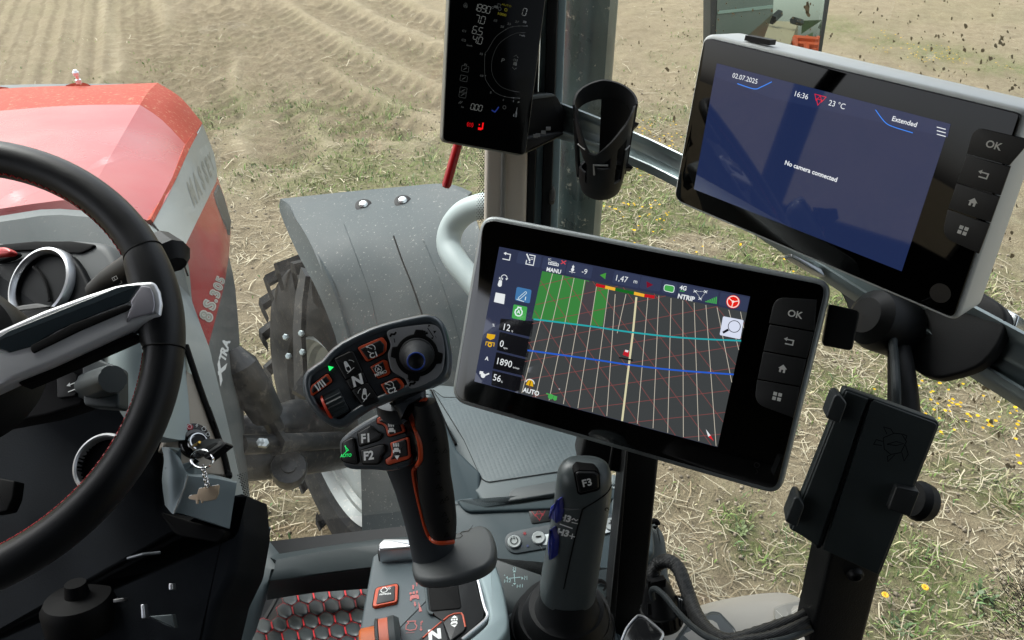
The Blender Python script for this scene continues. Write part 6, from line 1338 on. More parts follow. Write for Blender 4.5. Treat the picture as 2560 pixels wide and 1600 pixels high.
# grip and palm rest
path = [((1000, 1000), 62, .655), ((1012, 1080), 60, .67), ((1018, 1150), 57, .685), ((1035, 1210), 52, .70), ((1052, 1270), 50, .712), ((1070, 1330), 52, .722), ((1085, 1390), 55, .73), ((1092, 1440), 56, .735)]
sp_ = cr([(*p, r_, z) for p, r_, z in path], 4, False); rg = []
for i, (x, y, r_, z) in enumerate(sp_):
    a = P(*sp_[max(i-1, 0)][:2], sp_[max(i-1, 0)][3]); b = P(*sp_[min(i+1, len(sp_)-1)][:2], sp_[min(i+1, len(sp_)-1)][3]); t = (b-a).normalized(); c_ = P(x, y, z); s_ = (R-t*R.dot(t)).normalized(); f_ = s_.cross(t); f_ = f_ if f_.dot(F) < 0 else -f_
    rad = r_*z/FPX; rg.append([c_+s_*math.cos(q)*rad+f_*math.sin(q)*rad*.8 for q in np.linspace(0, 2*math.pi, 29)[:-1]])
gg_ = G(); gg_.rings(rg); build('grip', gg_, M_jsf, js, sharp=60); sgp = Sf(gg_)
# rubber grip with orange outline
rub = cc(cF, (1170, 0), (1205, 80), (1235, 200), (1262, 330), (1290, 480), (1310, 620), (1330, 760), (1345, 890), (1290, 900), (1215, 870), (1180, 810), (1150, 700), (1115, 560), (1098, 450), (1105, 425), (1132, 380), (1130, 270), (1095, 140), (1072, 70), (1090, 20), (1130, 0))
pr_ = [((1087, 1000), (1042, 1008), .634), ((1078, 1000), (1026, 1030), .632)]
# right-hand rubber body bulges beyond the shell
pathR = [((1062, 1005), 28, .63), ((1072, 1050), 36, .636), ((1082, 1110), 40, .646), ((1085, 1180), 42, .66), ((1092, 1240), 44, .674), ((1102, 1300), 40, .685), ((1110, 1345), 30, .695)]
spR = cr([(*p, r_, z) for p, r_, z in pathR], 4, False); rg = []
for i, (x, y, r_, z) in enumerate(spR):
    a = P(*spR[max(i-1, 0)][:2], spR[max(i-1, 0)][3]); b = P(*spR[min(i+1, len(spR)-1)][:2], spR[min(i+1, len(spR)-1)][3]); t = (b-a).normalized(); c_ = P(x, y, z); s_ = (R-t*R.dot(t)).normalized(); f_ = s_.cross(t); f_ = f_ if f_.dot(F) < 0 else -f_
    rad = r_*z/FPX; rg.append([c_+s_*math.cos(q)*rad+f_*math.sin(q)*rad*.9 for q in np.linspace(0, 2*math.pi, 25)[:-1]])
gr2 = G(); gr2.rings(rg); build('rubber_grip', gr2, M_soft, js, sharp=60)
both = G(); both.add(gg_.v, gg_.f); both.add(gr2.v, gr2.f); sboth = Sf(both)
oline = cc(cF, (1178, -2), (1135, 2), (1085, 25), (1066, 70), (1085, 130), (1112, 200), (1135, 280), (1138, 370), (1108, 425), (1095, 455), (1110, 560), (1140, 690), (1168, 800), (1200, 870), (1250, 898), (1343, 893))
g = G(); g.tube([sboth.at(x, y, .0005) for x, y in cr(oline, 5, False)], .0022, 8); build('orange_outline', g, M_orange, js)
g = G()
for i, (x_, y_) in enumerate(((1225, 245), (1235, 320), (1240, 390), (1245, 460), (1245, 545), (1270, 640), (1285, 720), (1290, 320), (1300, 620), (1265, 560), (1305, 760), (1300, 850), (1215, 150))): g.line(sboth.mp(*cF(x_, y_), .2), [(-6, -5), (6, -4), (3, 5)], 1.2, 0, .0008, closed=True)
build('texture_marks', g, M_deep, js, smooth=False)['kind'] = 'stuff'
pp = pl3((*cF(1100, 1050), .715), (*cF(1590, 950), .70), (*cF(1350, 800), .755))
po = cr(cc(cF, (1080, 1075), (1085, 1010), (1200, 960), (1330, 850), (1450, 800), (1520, 784), (1570, 810), (1598, 880), (1602, 950), (1580, 1010), (1500, 1065), (1380, 1105), (1250, 1128), (1140, 1128), (1095, 1105)), 3)
g = G(); uvp = [pp.uv(pp.at(x, y)) for x, y in po]; g.slabuv(pp, uvp, .013, .004, 0, backbev=.005); build('palm_rest', g, mat('palm_rest', (.085, .094, .098), .45, spec=.3, var=(8, .08), **GR), js, sharp=60)
g = G(); g.line(pp.px(), cc(cF, (1345, 872), (1385, 868), (1402, 855), (1388, 840), (1400, 828), (1440, 826), (1468, 788)), 1.2, 0, .0004); build('split_line', g, M_deep, js, smooth=False)
# thumb joystick
plate = cr(cc(cE, (850, 250), (900, 215), (1050, 190), (1200, 175), (1270, 185), (1310, 230), (1340, 330), (1345, 440), (1330, 560), (1270, 640), (1150, 700), (1060, 725), (1030, 700), (1000, 640), (900, 580), (870, 500), (860, 420), (885, 350)), 3)
g = G(); g.slab(ph, plate, .003, .0005, .0); build('joystick_plate', g, mat('plate_grey', (.33, .335, .35), .4, metal=.3, **GR), js)
cx, cy = cE(1108, 440); tc_ = ph.at(cx, cy, 0); kt = (tc_-C).dot(F)/FPX
g = G(); ring = []
for i in range(64):
    a = 2*math.pi*i/64; lob = max(0, math.cos(2*(a-math.radians(62))*2)) if True else 0; r_ = (54+11*(lob > .55)*1.)*kt; ring.append((math.cos(a)*r_, math.sin(a)*r_))
c0 = ph.uv(tc_); g.slabuv(ph, [(c0[0]+a, c0[1]+b) for a, b in ring], .004, .001, .0012); build('gaiter_plate', g, M_deep, js)
top_ = ph.at(*cE(1100, 492), .026); axj = (top_-tc_).normalized(); hj = (top_-tc_).length
g = G(); g.lathe(tc_, axj, [(44*kt, .0), (44*kt, .003), (40*kt, .004), (41*kt, .006), (36*kt, .009), (36*kt, .011), (32*kt, .013), (28*kt, .018), (24*kt, hj-.002), (22*kt, hj), (19*kt, hj), (17*kt, hj-.001), (.001, hj-.003)], 40); build('thumb_stick', g, M_soft, js, sharp=50)
g = G(); e_ = axj.orthogonal().normalized(); f_ = axj.cross(e_); g.tube([tc_+axj*hj+(e_*math.cos(t)+f_*math.sin(t))*20.5*kt for t in np.linspace(0, 2*math.pi, 33)[:-1]], .0007, 8, closed=True); build('blue_ring', g, mat('blue_ring', (.02, .07, .40), .35), js)
g = G(); M = lambda x, y, a=0.: ph.mp(*cE(x, y), a)
g.line(M(905, 265), [(-9, -2), (-4, 3), (3, 0), (9, 4)], 5, 0, .0004); g.text(M(915, 315), '1', 10, 0, .0004, bold=.02, shear=.15); g.text(M(1042, 650), '2', 10, 0, .0004, bold=.02); g.line(M(1070, 690), [(-9, -2), (-4, 3), (3, 0), (9, 4)], 5, 0, .0004)
g.line(M(1225, 245), [(-3, 13), (3, -13)], 2, 0, .0004); g.poly(M(1214, 193), [(-4, 0), (4, 0), (0, 5)], 0, .0004); g.poly(M(1238, 288), [(-4, 0), (4, 0), (0, -5)], 0, .0004); g.poly(M(1190, 250), [(3, 4), (3, -4), (-5, -2)], 0, .0004); g.poly(M(1262, 240), [(-3, 4), (-3, -4), (5, 1)], 0, .0004); g.text(M(1156, 234), '2', 8, 0, .0004); g.text(M(1270, 284), '1', 7, 0, .0004); g.text(M(1250, 203), '-', 7, 0, .0004)
build('plate_print', g, M_deep, js, smooth=False)
ANG = ph
def button(name, q, inner_q, marks, trim=M_orange, face=None, hgt_=.0025, rad=3, parent=js, pl=ph, crp=cE, base=-.0028, label=None):
    g = G(); g.slab(pl, rr(cc(crp, *q), rad+1, 3), .003, .0008, base+.0012, grow=.0008); w_ = build('button_well', g, M_deep, parent)
    if trim: g = G(); g.slab(pl, rr(cc(crp, *q), rad, 3), .004, .0008, base+hgt_); b_ = build('button_trim', g, trim, parent)
    g = G(); g.slab(pl, rr(cc(crp, *(inner_q or q)), rad, 3), .004, .0009, base+hgt_+.0008); f_ = build(name, g, face or mat('button_black', (.008, .0085, .009), .42, **GR), parent, label=label)
    if marks:
        g = G(); marks(g, base+hgt_+.0011); build('button_mark', g, paint((245, 246, 244)), f_, smooth=False)
def gauge(G_, M, s, o_): G_.circ(M, 10*s, 1.8*s, 0, o_, -40, 150, n=14); G_.circ(M, 10*s, 1.8*s, 0, o_, 195, 250, n=6); G_.line(M, [(-8*s, 8*s), (2*s, -1*s)], 1.6*s, 0, o_); G_.poly(M, [(-12*s, 9*s), (-6*s, 11*s), (-8*s, 5*s)], 0, o_)
ta = math.radians(4)
def m1(g, o_): gauge(g, M(715, 385), 1., o_); g.text(M(733, 440), 'C1', 12.5, 0, o_, bold=.03)
button('cruise_button', ((598, 378), (620, 360), (800, 285), (820, 290), (850, 335), (845, 400), (820, 430), (690, 492), (670, 490)), ((618, 385), (790, 308), (828, 350), (820, 412), (690, 478)), m1)
def m2(g, o_): engine2(g, M(778, 560), 8, 1.5, o_); g.text(M(778, 560), 'A', 8, 0, o_, bold=.02); g.text(M(798, 596), 'MEMO', 7.5, 0, o_, bold=.02)
button('memo_button', ((705, 540), (820, 475), (855, 490), (880, 590), (860, 610), (770, 640)), ((718, 548), (815, 492), (845, 590), (775, 628)), m2)
def m3(g, o_): gauge(g, M(875, 700), .95, o_); g.text(M(895, 742), 'C2', 12.5, 0, o_, bold=.03)
button('cruise_button', ((795, 690), (930, 632), (960, 638), (1000, 690), (990, 735), (860, 785), (845, 780)), ((812, 698), (930, 648), (972, 700), (965, 728), (858, 770)), m3, label='cruise button marked C2')
def m4(g, o_): g.text(M(278, 698, .30), 'I/II', 18, 0, o_, bold=.02)
button('range_button', ((185, 740), (200, 700), (330, 598), (345, 600), (378, 655), (370, 675), (215, 785), (195, 790)), ((200, 742), (212, 706), (325, 616), (358, 662), (210, 770)), m4)
# rocker
def rocker(q, mk_): button('rocker_button', q, None, mk_, None, hgt_=.002)
def lever(g, x, y, o_, a, dr):
    Mx = M(x, y, a); g.line(Mx, [(-5.5, -8), (-4.5, -12), (0, -14), (4.5, -12), (5.5, -8), (2.8, 11), (0, 13), (-2.8, 11)], 2.2, 0, o_, closed=True); g.poly(Mx, [(-4, -2), (4, -2), (2.5, 11), (-2.5, 11)], 0, o_)
rocker(((395, 470), (530, 405), (560, 410), (640, 580), (495, 650)), lambda g, o_: (lever(g, 508, 535, o_, .1, 1), g.line(M(545, 572, .3), [(-12, 0), (10, 2)], 1.5, 0, o_), g.circ(M(530, 530), 14, 1.2, 0, o_, 20, 80, n=8)))
rocker(((498, 655), (642, 585), (680, 668), (545, 738)), lambda g, o_: g.text(M(597, 655, .0), 'N', 24, 0, o_, bold=.045, shear=.1))
rocker(((548, 742), (684, 674), (790, 830), (770, 845), (660, 885), (645, 880)), lambda g, o_: (lever(g, 658, 772, o_, -.35, 1), g.line(M(680, 802, .3), [(-14, -3), (12, 4)], 1.5, 0, o_), g.circ(M(650, 770), 14, 1.2, 0, o_, 100, 160, n=8)))
# wheel
wc = ph.at(*cE(425, 855), -.003); wa = ph.at(*cE(520, 900), -.003)
a0_, a1_ = ph.at(*cE(345, 890), -.004), ph.at(*cE(485, 820), -.004); wax = (a1_-a0_).normalized(); tg = wax.cross(ph.n)
rg = []; wl = (a1_-a0_).length; wr = 36*.62/FPX
for h_, k_ in ((0, .93), (.04, 1), (.96, 1), (1, .93)):
    rg.append([a0_+wax*wl*h_-ph.n*.004+(ph.n*math.cos(t)+tg*math.sin(t))*wr*k_*(1.03 if i % 2 else .93) for i, t in enumerate(np.linspace(0, 2*math.pi, 41)[:-1])])
g = G(); g.rings(rg); build('thumb_wheel', g, M_char, js, smooth=False)
g = G(); rg = [[a0_+wax*wl*h_-ph.n*.004+(ph.n*math.cos(t)+tg*math.sin(t))*wr*k_ for t in np.linspace(0, 2*math.pi, 33)[:-1]] for h_, k_ in ((-.16, .9), (-.13, 1.0), (.0, 1.05))]; g.rings(rg); build('orange_wheel_edge', g, mat('orange_wheel', (.75, .06, .02), .35), js)
g = G(); g.slab(ph, rr(cc(cE, (305, 810), (405, 735), (440, 745), (550, 925), (540, 950), (425, 995)), 4), .003, .0006, -.0022); build('wheel_well', g, M_deep, js)
g = G(); g.poly(M(300, 905), [(-8, -5), (9, -3), (-3, 9)], 0, -.0024); g.poly(M(330, 958), [(-9, 3), (8, 5), (5, -9)], 0, -.0024); build('red_arrows', g, mat('red_print', (.6, .03, .03), .5), js, smooth=False)
g = G(); g.poly(M(366, 548), [(-6, -6), (7, 0), (-5, 8)], 0, -.0022); build('green_light', g, emis((40, 235, 110), 1.3), js, smooth=False)
g = G(); g.line(M(392, 590), [(-5, 4), (5, 4), (0, -5)], 1, 0, -.0022, closed=True); build('green_light_off', g, mat('dark_green', (.01, .05, .02), .5), js, smooth=False)
# lower keypad
pk_ = pl3((*cE(450, 1300), .665), (*cE(1050, 1250), .648), (*cE(760, 950), .655))
pad = cr(cc(cE, (432, 1215), (470, 1140), (600, 1040), (760, 950), (880, 890), (950, 900), (990, 960), (1040, 1080), (1075, 1200), (1070, 1330), (1020, 1400), (880, 1440), (700, 1430), (530, 1425), (460, 1370)), 3)
g = G(); uvk = [pk_.uv(pk_.at(x, y)) for x, y in pad]; g.slabuv(pk_, uvk, .030, .004, .0, backbev=.008); build('keypad_body', g, M_jse, js, sharp=60)
g = G(); g.slabuv(pk_, inset(uvk, .0035), .003, .0006, .0006); build('keypad_face', g, M_jsf, js)
M = lambda x, y, a=0.: pk_.mp(*cE(x, y), a)
kw = dict(pl=pk_, base=.0006)
button('function_button', ((595, 1110), (700, 1050), (745, 1090), (800, 1120), (800, 1150), (770, 1175), (615, 1225)), None, lambda g, o_: g.text(M(682, 1145, 0.05), 'F1', 20, 0, o_, bold=.04, shear=.15), None, label='button marked F1', **kw)
button('function_button', ((622, 1260), (800, 1210), (825, 1215), (830, 1280), (795, 1310), (790, 1350), (770, 1375), (640, 1375)), None, lambda g, o_: g.text(M(712, 1293, 0.05), 'F2', 20, 0, o_, bold=.04, shear=.15), None, label='button marked F2', **kw)
def autom(g, o_): Mx = M(515, 1262, .1); g.line(Mx, [(-8, -6), (3, 1), (3, 16)], 1.8, 0, o_); g.line(Mx, [(3, 1), (9, 3), (1, 15)], 1.8, 0, o_); g.text(M(518, 1292), 'AUTO', 7.5, 0, o_, bold=.02, shear=.2)
button('auto_button', ((470, 1190), (545, 1150), (560, 1160), (592, 1370), (575, 1375), (480, 1355), (462, 1340)), None, None, None, **kw)
g = G(); autom(g, .0045); build('auto_symbol', g, emis((40, 225, 110)), js, smooth=False)
def tract(g, o_, x, y, up):
    Mx = M(x, y, -.05); s_ = 1 if up else -1; g.poly(Mx, [(-7, 17*s_), (7, 17*s_), (0, 28*s_)], 0, o_)
    q = 0 if up else 2
    for i in (-6, 0, 6): g.poly(Mx, [(i-2, 3+q), (i+2, 3+q), (i+2, 12+q), (i-2, 12+q)], 0, o_)
    g.line(Mx, [(-7, 7+q), (7, 7+q)], 1.5, 0, o_); g.poly(Mx, [(-6, 0+q), (6, 0+q), (7, -10+q), (-7, -10+q)], 0, o_); g.poly(Mx, [(-10, -5+q), (-7, -5+q), (-7, -13+q), (-10, -13+q)], 0, o_); g.poly(Mx, [(10, -5+q), (7, -5+q), (7, -13+q), (10, -13+q)], 0, o_)
button('forward_button', ((760, 990), (775, 975), (905, 918), (940, 925), (975, 1000), (1008, 1100), (870, 1142), (850, 1130), (835, 1060), (810, 1035), (765, 1030)), ((775, 1005), (905, 945), (930, 960), (980, 1095), (872, 1125), (850, 1050), (820, 1022)), lambda g, o_: tract(g, o_, 905, 1058, True), **kw)
button('reverse_button', ((875, 1195), (1020, 1145), (1038, 1150), (1055, 1310), (1030, 1335), (860, 1385), (840, 1370), (835, 1335), (880, 1310), (890, 1270)), ((892, 1203), (1005, 1162), (1018, 1180), (1030, 1305), (880, 1340), (902, 1290)), lambda g, o_: tract(g, o_, 948, 1235, False), **kw)
g = G(); g.slab(ph.shift(-.018), rr(cc(cE, (860, 850), (1000, 770), (1175, 700), (1185, 830), (1075, 870), (1030, 960), (990, 1040), (930, 910)), 5), .02, .004); build('neck', g, M_jsf, js)
# ================================================================== ARMREST CONSOLE
arm = thing('armrest_console', 'grey armrest control console with engine speed button and orange throttle at the bottom centre', 'control console', P(1030, 1560, .9))
pa = pl3((*cF(760, 1500), .80), (*cF(1200, 1500), .795), (*cF(830, 990), .92))
ao = rr(cc(cF, (835, 980), (860, 962), (1090, 945), (1480, 960), (1520, 1100), (1565, 1400), (1570, 1750), (690, 1750), (740, 1500)), 4)
g = G(); g.slab(pa, ao, .08, .004); build('top_panel', g, mat('console_grey', (.085, .112, .124), .45, var=(5, .08), **GR), arm)
g = G(); g.slab(pa, rr(cc(cF, (870, 900), (905, 868), (1100, 868), (1110, 925), (870, 940)), 5), .02, .004, .02); build('chrome_cover', g, M_satin, arm)
g = G(); g.slab(pa, rr(cc(cF, (865, 935), (1090, 922), (1090, 968), (868, 975)), 4), .018, .002, .01); build('cover_side', g, M_dark, arm)
g = G(); g.slab(pa, rr(cc(cQ, (1300, 330), (2060, 180), (2240, 820), (2215, 930), (1900, 1240), (1750, 1700), (900, 1700), (1180, 1270), (1560, 960), (1430, 870), (1330, 830)), 6), .004, .001, .0022); build('black_inset', g, mat('inset_black', (.007, .008, .009), .45, spec=.2, **GR), arm)
g = G(); g.slab(pa, rr(cc(cQ, (1330, 300), (1800, 260), (1870, 740), (1840, 770), (1400, 812), (1380, 790)), 4), .004, .0012, .0032); build('lever_slot', g, M_deep, arm)
g = G(); g.tube([pa.at(*p, .003) for p in cr(cc(cQ, (1290, 330), (1310, 500), (1330, 700), (1350, 820), (1420, 860)), 3, False)], .0016, 8); build('slot_edge', g, M_lid, arm)
g = G(); g.tube([pa.at(*p, .004) for p in cr(cc(cQ, (2090, 180), (2150, 380), (2200, 600), (2250, 780), (2285, 860), (2270, 930), (2180, 1020), (1880, 1270)), 4, False)], .0019, 8); build('chrome_edge', g, M_satin, arm)
Mq = lambda x, y, a=0.: pa.mp(*cQ(x, y), a)
kq = dict(pl=pa, crp=cQ, base=.001, parent=arm)
M = Mq
def nmin(g, o_):
    engine2(g, Mq(645, 530, .15), 8, 1.6, o_); g.text(Mq(665, 588, .12), 'n/min', 7, 0, o_, bold=.02, wide=1.25); g.circ(Mq(728, 505), 2.4, 1, 0, o_); g.line(Mq(728, 478, .1), [(-5, 0), (5, 0)], 1, 0, o_)
button('engine_speed_button', ((455, 720), (500, 460), (540, 432), (835, 372), (862, 395), (848, 640), (820, 668), (480, 738)), ((508, 700), (550, 465), (815, 402), (808, 640)), nmin, rad=4, **kq)
g = G()
M_pink = mat('pink_print', (.60, .16, .15), .5)
def pq_(pts): g.poly(pa.px(), cc(cQ, *pts), 0, .0006)
pq_(((1140, 330), (1180, 330), (1160, 430))); pq_(((1100, 390), (1125, 415), (1115, 420), (1112, 465), (1090, 465), (1090, 420), (1078, 415)))
for i in range(3): g.poly(pa.px(), rr(cc(cQ, (1040+i*50, 515-i*12), (1075+i*50, 508-i*12), (1080+i*50, 548-i*10), (1045+i*50, 555-i*10)), 2, 2), 0, .0006)
pq_(((1050, 580), (1070, 560), (1165, 545), (1190, 565), (1195, 618), (1165, 622), (1155, 605), (1080, 618), (1080, 640), (1050, 650))); pq_(((1115, 665), (1140, 665), (1142, 700), (1155, 702), (1132, 745), (1108, 705), (1118, 702))); pq_(((1185, 665), (1245, 815), (1195, 825)))
g.line(pa.px(), [cQ(*p) for p in ((1012, 978), (1140, 970), (1128, 1010), (1160, 1050), (1140, 1105), (1050, 1120), (985, 1100), (990, 1040), (1030, 1005))], 2.4, 0, .0006, closed=True)
g.line(pa.px(), cc(cQ, (1228, 990), (1225, 1040)), 2.4, 0, .0006); pq_(((1245, 962), (1262, 992), (1208, 995))); g.line(pa.px(), cc(cQ, (1225, 1055), (1225, 1100)), 2.4, 0, .0006); pq_(((1198, 1098), (1255, 1098), (1226, 1132)))
g.text(Mq(1055, 1160, .08), 'n/min', 5, 0, .0006, shear=.2, wide=1.3)
build('pink_symbols', g, M_pink, arm, smooth=False)
# N and direction buttons
def nn_(g, o_): g.text(Mq(1450, 1240, .2), 'N', 30, 0, o_, bold=.06, wide=.95)
button('neutral_button', ((1255, 1260), (1550, 985), (1580, 1000), (1660, 1270), (1500, 1400), (1200, 1400)), None, nn_, None, rad=3, hgt_=.003, **kq)
g = G(); g.tube([pa.at(*p, .0045) for p in cc(cQ, (1255, 1245), (1400, 1115), (1550, 990))], .0011, 6); build('orange_line', g, M_orange, arm)
def dd_(g, o_):
    Mx = Mq(1760, 1035, .08); g.poly(Mx, [(-8, 11), (8, 12), (0, 20)], 0, o_); g.poly(Mx, [(-8, -12), (8, -11), (2, -20)], 0, o_)
    for i in (-6, 0, 6): g.poly(Mx, [(i-2.2, 3), (i+2.2, 3), (i+2.2, 9), (i-2.2, 9)], 0, o_)
    g.poly(Mx, [(-9, -9), (-6, 0), (7, 0), (9, -8), (5, -9), (4, -6), (-4, -7), (-5, -10)], 0, o_)
button('direction_button', ((1580, 985), (1700, 880), (1840, 850), (1890, 870), (1950, 1060), (1900, 1130), (1690, 1290)), None, dd_, None, rad=4, hgt_=.003, **kq)
g = G(); g.tube([pa.at(*p, .0045) for p in cc(cQ, (1580, 965), (1670, 895), (1760, 858), (1870, 850), (1895, 890), (1932, 1070))], .0011, 6); build('orange_line', g, M_orange, arm)
# orange throttle
g = G(); g.slab(pa, rr(cc(cQ, (330, 1070), (600, 990), (860, 950), (890, 1000), (900, 1400), (200, 1400), (260, 1180)), 8), .01, .002, .0012); build('throttle_well', g, M_deep, arm)
g = G(); c0_, c1_ = pa.at(*cQ(300, 1660), -.004), pa.at(*cQ(520, 1615), -.004); axx = (c1_-c0_).normalized(); rad = .034
g.lathe(c0_, axx, [(.001, 0), (rad*.95, 0), (rad, .002), (rad, .016), (.001, .0162)], 40); build('orange_slider', g, mat('orange_plastic', (.75, .16, .03), .42), arm)
g = G(); g.lathe(c0_+axx*.016, axx, [(.001, 0), (rad*1.12, 0), (rad*1.2, .001), (rad*1.2, .0035), (.001, .0038)], 40); build('slider_side', g, M_char, arm); g = G(); g.lathe(c0_+axx*.0202, axx, [(.001, 0), (rad*1.17, 0), (rad*1.17, .0095), (.001, .0096)], 40); build('pink_band', g, mat('coral_band', (.75, .17, .09), .45), arm)
g = G(); g.lathe(c0_+axx*.0300, axx, [(.001, 0), (rad*1.2, 0), (rad*1.2, .006), (rad*1.1, .011), (.001, .012)], 40); build('slider_side', g, M_char, arm)
# curved metal-grey flank
g = G()
fl = [pr((*cJ(205, 1010), .80), (*cJ(290, 925), .83), (*cJ(345, 930), .85), (*cJ(362, 985), .87)), pr((*cJ(232, 1110), .79), (*cJ(330, 1080), .81), (*cJ(400, 1090), .83), (*cJ(415, 1120), .86)), pr((*cJ(275, 1250), .775), (*cJ(360, 1240), .79), (*cJ(440, 1250), .81), (*cJ(455, 1270), .84)),
      pr((*cJ(300, 1330), .77), (*cJ(370, 1350), .785), (*cJ(445, 1370), .80), (*cJ(462, 1390), .83)), pr((*cJ(250, 1420), .765), (*cJ(340, 1440), .77), (*cJ(420, 1470), .79), (*cJ(450, 1490), .82)), pr((*cJ(120, 1515), .76), (*cJ(240, 1530), .765), (*cJ(360, 1560), .78), (*cJ(400, 1600), .81)), pr((*cJ(0, 1640), .75), (*cJ(120, 1680), .755), (*cJ(260, 1700), .77), (*cJ(330, 1720), .8))]
g.slab(pa, cr(cc(cJ, (228, 1010), (280, 930), (345, 910), (385, 1000), (420, 1120), (450, 1280), (460, 1400), (430, 1480), (330, 1580), (200, 1680), (40, 1720), (60, 1580), (200, 1470), (285, 1390), (305, 1325), (285, 1230), (255, 1110)), 3), .03, .005, .008, seg=5); build('metallic_flank', g, mat('metallic_flank', (.26, .34, .36), .4, metal=.15, var=(12, .12)), arm, sharp=60)
# ================================================================== RIGHT CONSOLE
rc = thing('side_console', 'grey side console with climate buttons and red badge behind the right hand lever', 'control console', P(1350, 1500, 1.0))
pcn = pl3((*cJ(200, 1000), .93), (*cJ(1200, 900), .93), (*cJ(200, 500), .985))
M_con = mat('console_slate', (.056, .082, .094), .5, spec=.3, var=(4, .08), **GR)
g = G(); g.slab(pcn, rr(cc(cJ, (-60, 500), (60, 445), (200, 428), (215, 470), (265, 490), (330, 492), (800, 420), (1310, 330), (1310, 1600), (-60, 1600)), [4, 8, 5, 6, 6, 6, 0, 0, 0, 0]), .10, .006); build('console_body', g, M_con, rc)
g = G(); g.slab(pcn, rr(cc(cJ, (60, 448), (195, 430), (250, 488), (330, 500), (800, 432), (1310, 345), (1310, 440), (800, 520), (160, 545), (110, 520)), 8), .01, .003, .004); build('console_lip', g, mat('lip_slate', (.066, .093, .104), .45, spec=.3, **GR), rc)
g = G(); g.slab(pcn, rr(cc(cJ, (300, 880), (355, 888), (760, 1035), (1150, 980), (1235, 962), (1235, 1600), (300, 1600)), 3), .01, .001, .0012); build('lower_panel', g, mat('lower_slate', (.030, .044, .049), .5, var=(5, .08), **GR), rc)
g = G(); g.slab(pcn, rr(cc(cJ, (608, 528), (800, 495), (820, 505), (815, 605), (640, 632), (628, 622)), 4), .001, .0003, .0012); bdg = build('badge', g, mat('badge_black', (.015, .017, .018), .3), rc)
g = G(); tri(g, pcn.mp(*cJ(688, 568)), 17, .0016, 1.2); build('badge_emblem', g, mat('badge_red', (.45, .02, .035), .4), bdg, smooth=False)
g = G(); bq = rr(cc(cJ, (425, 760), (450, 705), (560, 675), (750, 642), (1200, 560), (1260, 560), (1285, 620), (1270, 690), (1150, 720), (760, 815), (500, 860), (445, 830)), 10); g.slab(pcn, bq, .002, .0006, .0018); build('button_strip', g, mat('strip_slate', (.055, .072, .082), .4), rc)
g = G(); g.slab(pcn, cc(cJ, (720, 715), (800, 705), (800, 790), (715, 792)), .002, .0002, .0024); g.slab(pcn, cc(cJ, (1190, 610), (1215, 605), (1240, 690), (1190, 705)), .002, .0002, .0024); build('white_label', g, paint((200, 208, 210)), rc)
for x_, y_, kd in ((502, 772, 'p'), (685, 742, '-'), (1233, 640, '+')):
    c_ = pcn.at(*cJ(x_, y_), .002); kk = (c_-C).dot(F)/FPX; g = G(); g.lathe(c_, pcn.n, [(17*kk, 0), (17*kk, .0015), (15*kk, .0028), (.001, .0022)], 32); b_ = build('round_button', g, mat('pale_button', (.46, .5, .5), .35), rc); g = G(); Mx = pcn.mp(*cJ(x_, y_))
    if kd == 'p': g.circ(Mx, 9, 2, 0, .0052, 120, 420); g.line(Mx, [(0, 3), (0, 12)], 2, 0, .0052)
    elif kd == '-': g.line(Mx, [(-7, 0), (7, 0)], 3.4, 0, .0052)
    else: g.line(Mx, [(-7, 0), (7, 0)], 2.6, 0, .0052); g.line(Mx, [(0, -8), (0, 8)], 2.6, 0, .0052)
    build('button_mark', g, M_deep, b_, smooth=False)
g = G(); Mx = pcn.mp(*cJ(580, 712)); [g.line(Mx, [(-5*math.cos(t), -5*math.sin(t)), (5*math.cos(t), 5*math.sin(t))], 1.4, 0, .0026) for t in (0, 1.05, 2.1)]; build('red_star', g, mat('star_red', (.45, .02, .03), .5), rc, smooth=False)
g = G(); g.disc(pcn.mp(*cJ(602, 806)), 3.2, 0, .0026, n=10); g.circ(pcn.mp(*cJ(570, 800)), 5, .8, 0, .0026, 180, 270); build('blue_dot', g, mat('dot_blue', (.03, .05, .16), .5), rc, smooth=False)
g = G(); M = lambda x, y, a=0.: pcn.mp(*cJ(x, y), a)
O4 = .0016
g.line(M(503, 1045), [(0, 11), (0, -11)], 1.8, 0, O4); g.poly(M(503, 1003), [(-4, 0), (4, 0), (0, 5)], 0, O4); g.poly(M(503, 1085), [(-4, 0), (4, 0), (0, -5)], 0, O4); g.line(M(503, 1045), [(-15, 0), (15, 0)], 1.8, 0, O4); g.poly(M(452, 1043), [(0, 4), (0, -4), (-5, 0)], 0, O4); g.poly(M(556, 1048), [(0, 4), (0, -4), (5, 0)], 0, O4)
g.text(M(452, 1068), 'H2', 8, 0, O4, wide=1.3, shear=.15); g.text(M(543, 1107), 'H1', 8, 0, O4, wide=1.3, shear=.15); g.text(M(488, 1104), '+', 6, 0, O4); g.text(M(428, 1026), '+', 6, 0, O4)
for x_, y_, a_ in ((588, 1046, 1.5), (503, 980, 1.5)): g.line(M(x_, y_, a_), [(-5, 2), (-2, 4), (2, 1), (5, 3)], 1.2, 0, O4); g.line(M(x_, y_, a_), [(-5, -3), (5, -3)], 1.2, 0, O4)
build('pale_symbols', g, paint((150, 180, 182)), rc, smooth=False)
g = G(); g.slab(pcn, rr(cc(cJ, (1235, 560), (1270, 562), (1290, 620), (1280, 650)), 4), .01, .002, .003); build('corner_trim', g, M_char, rc)
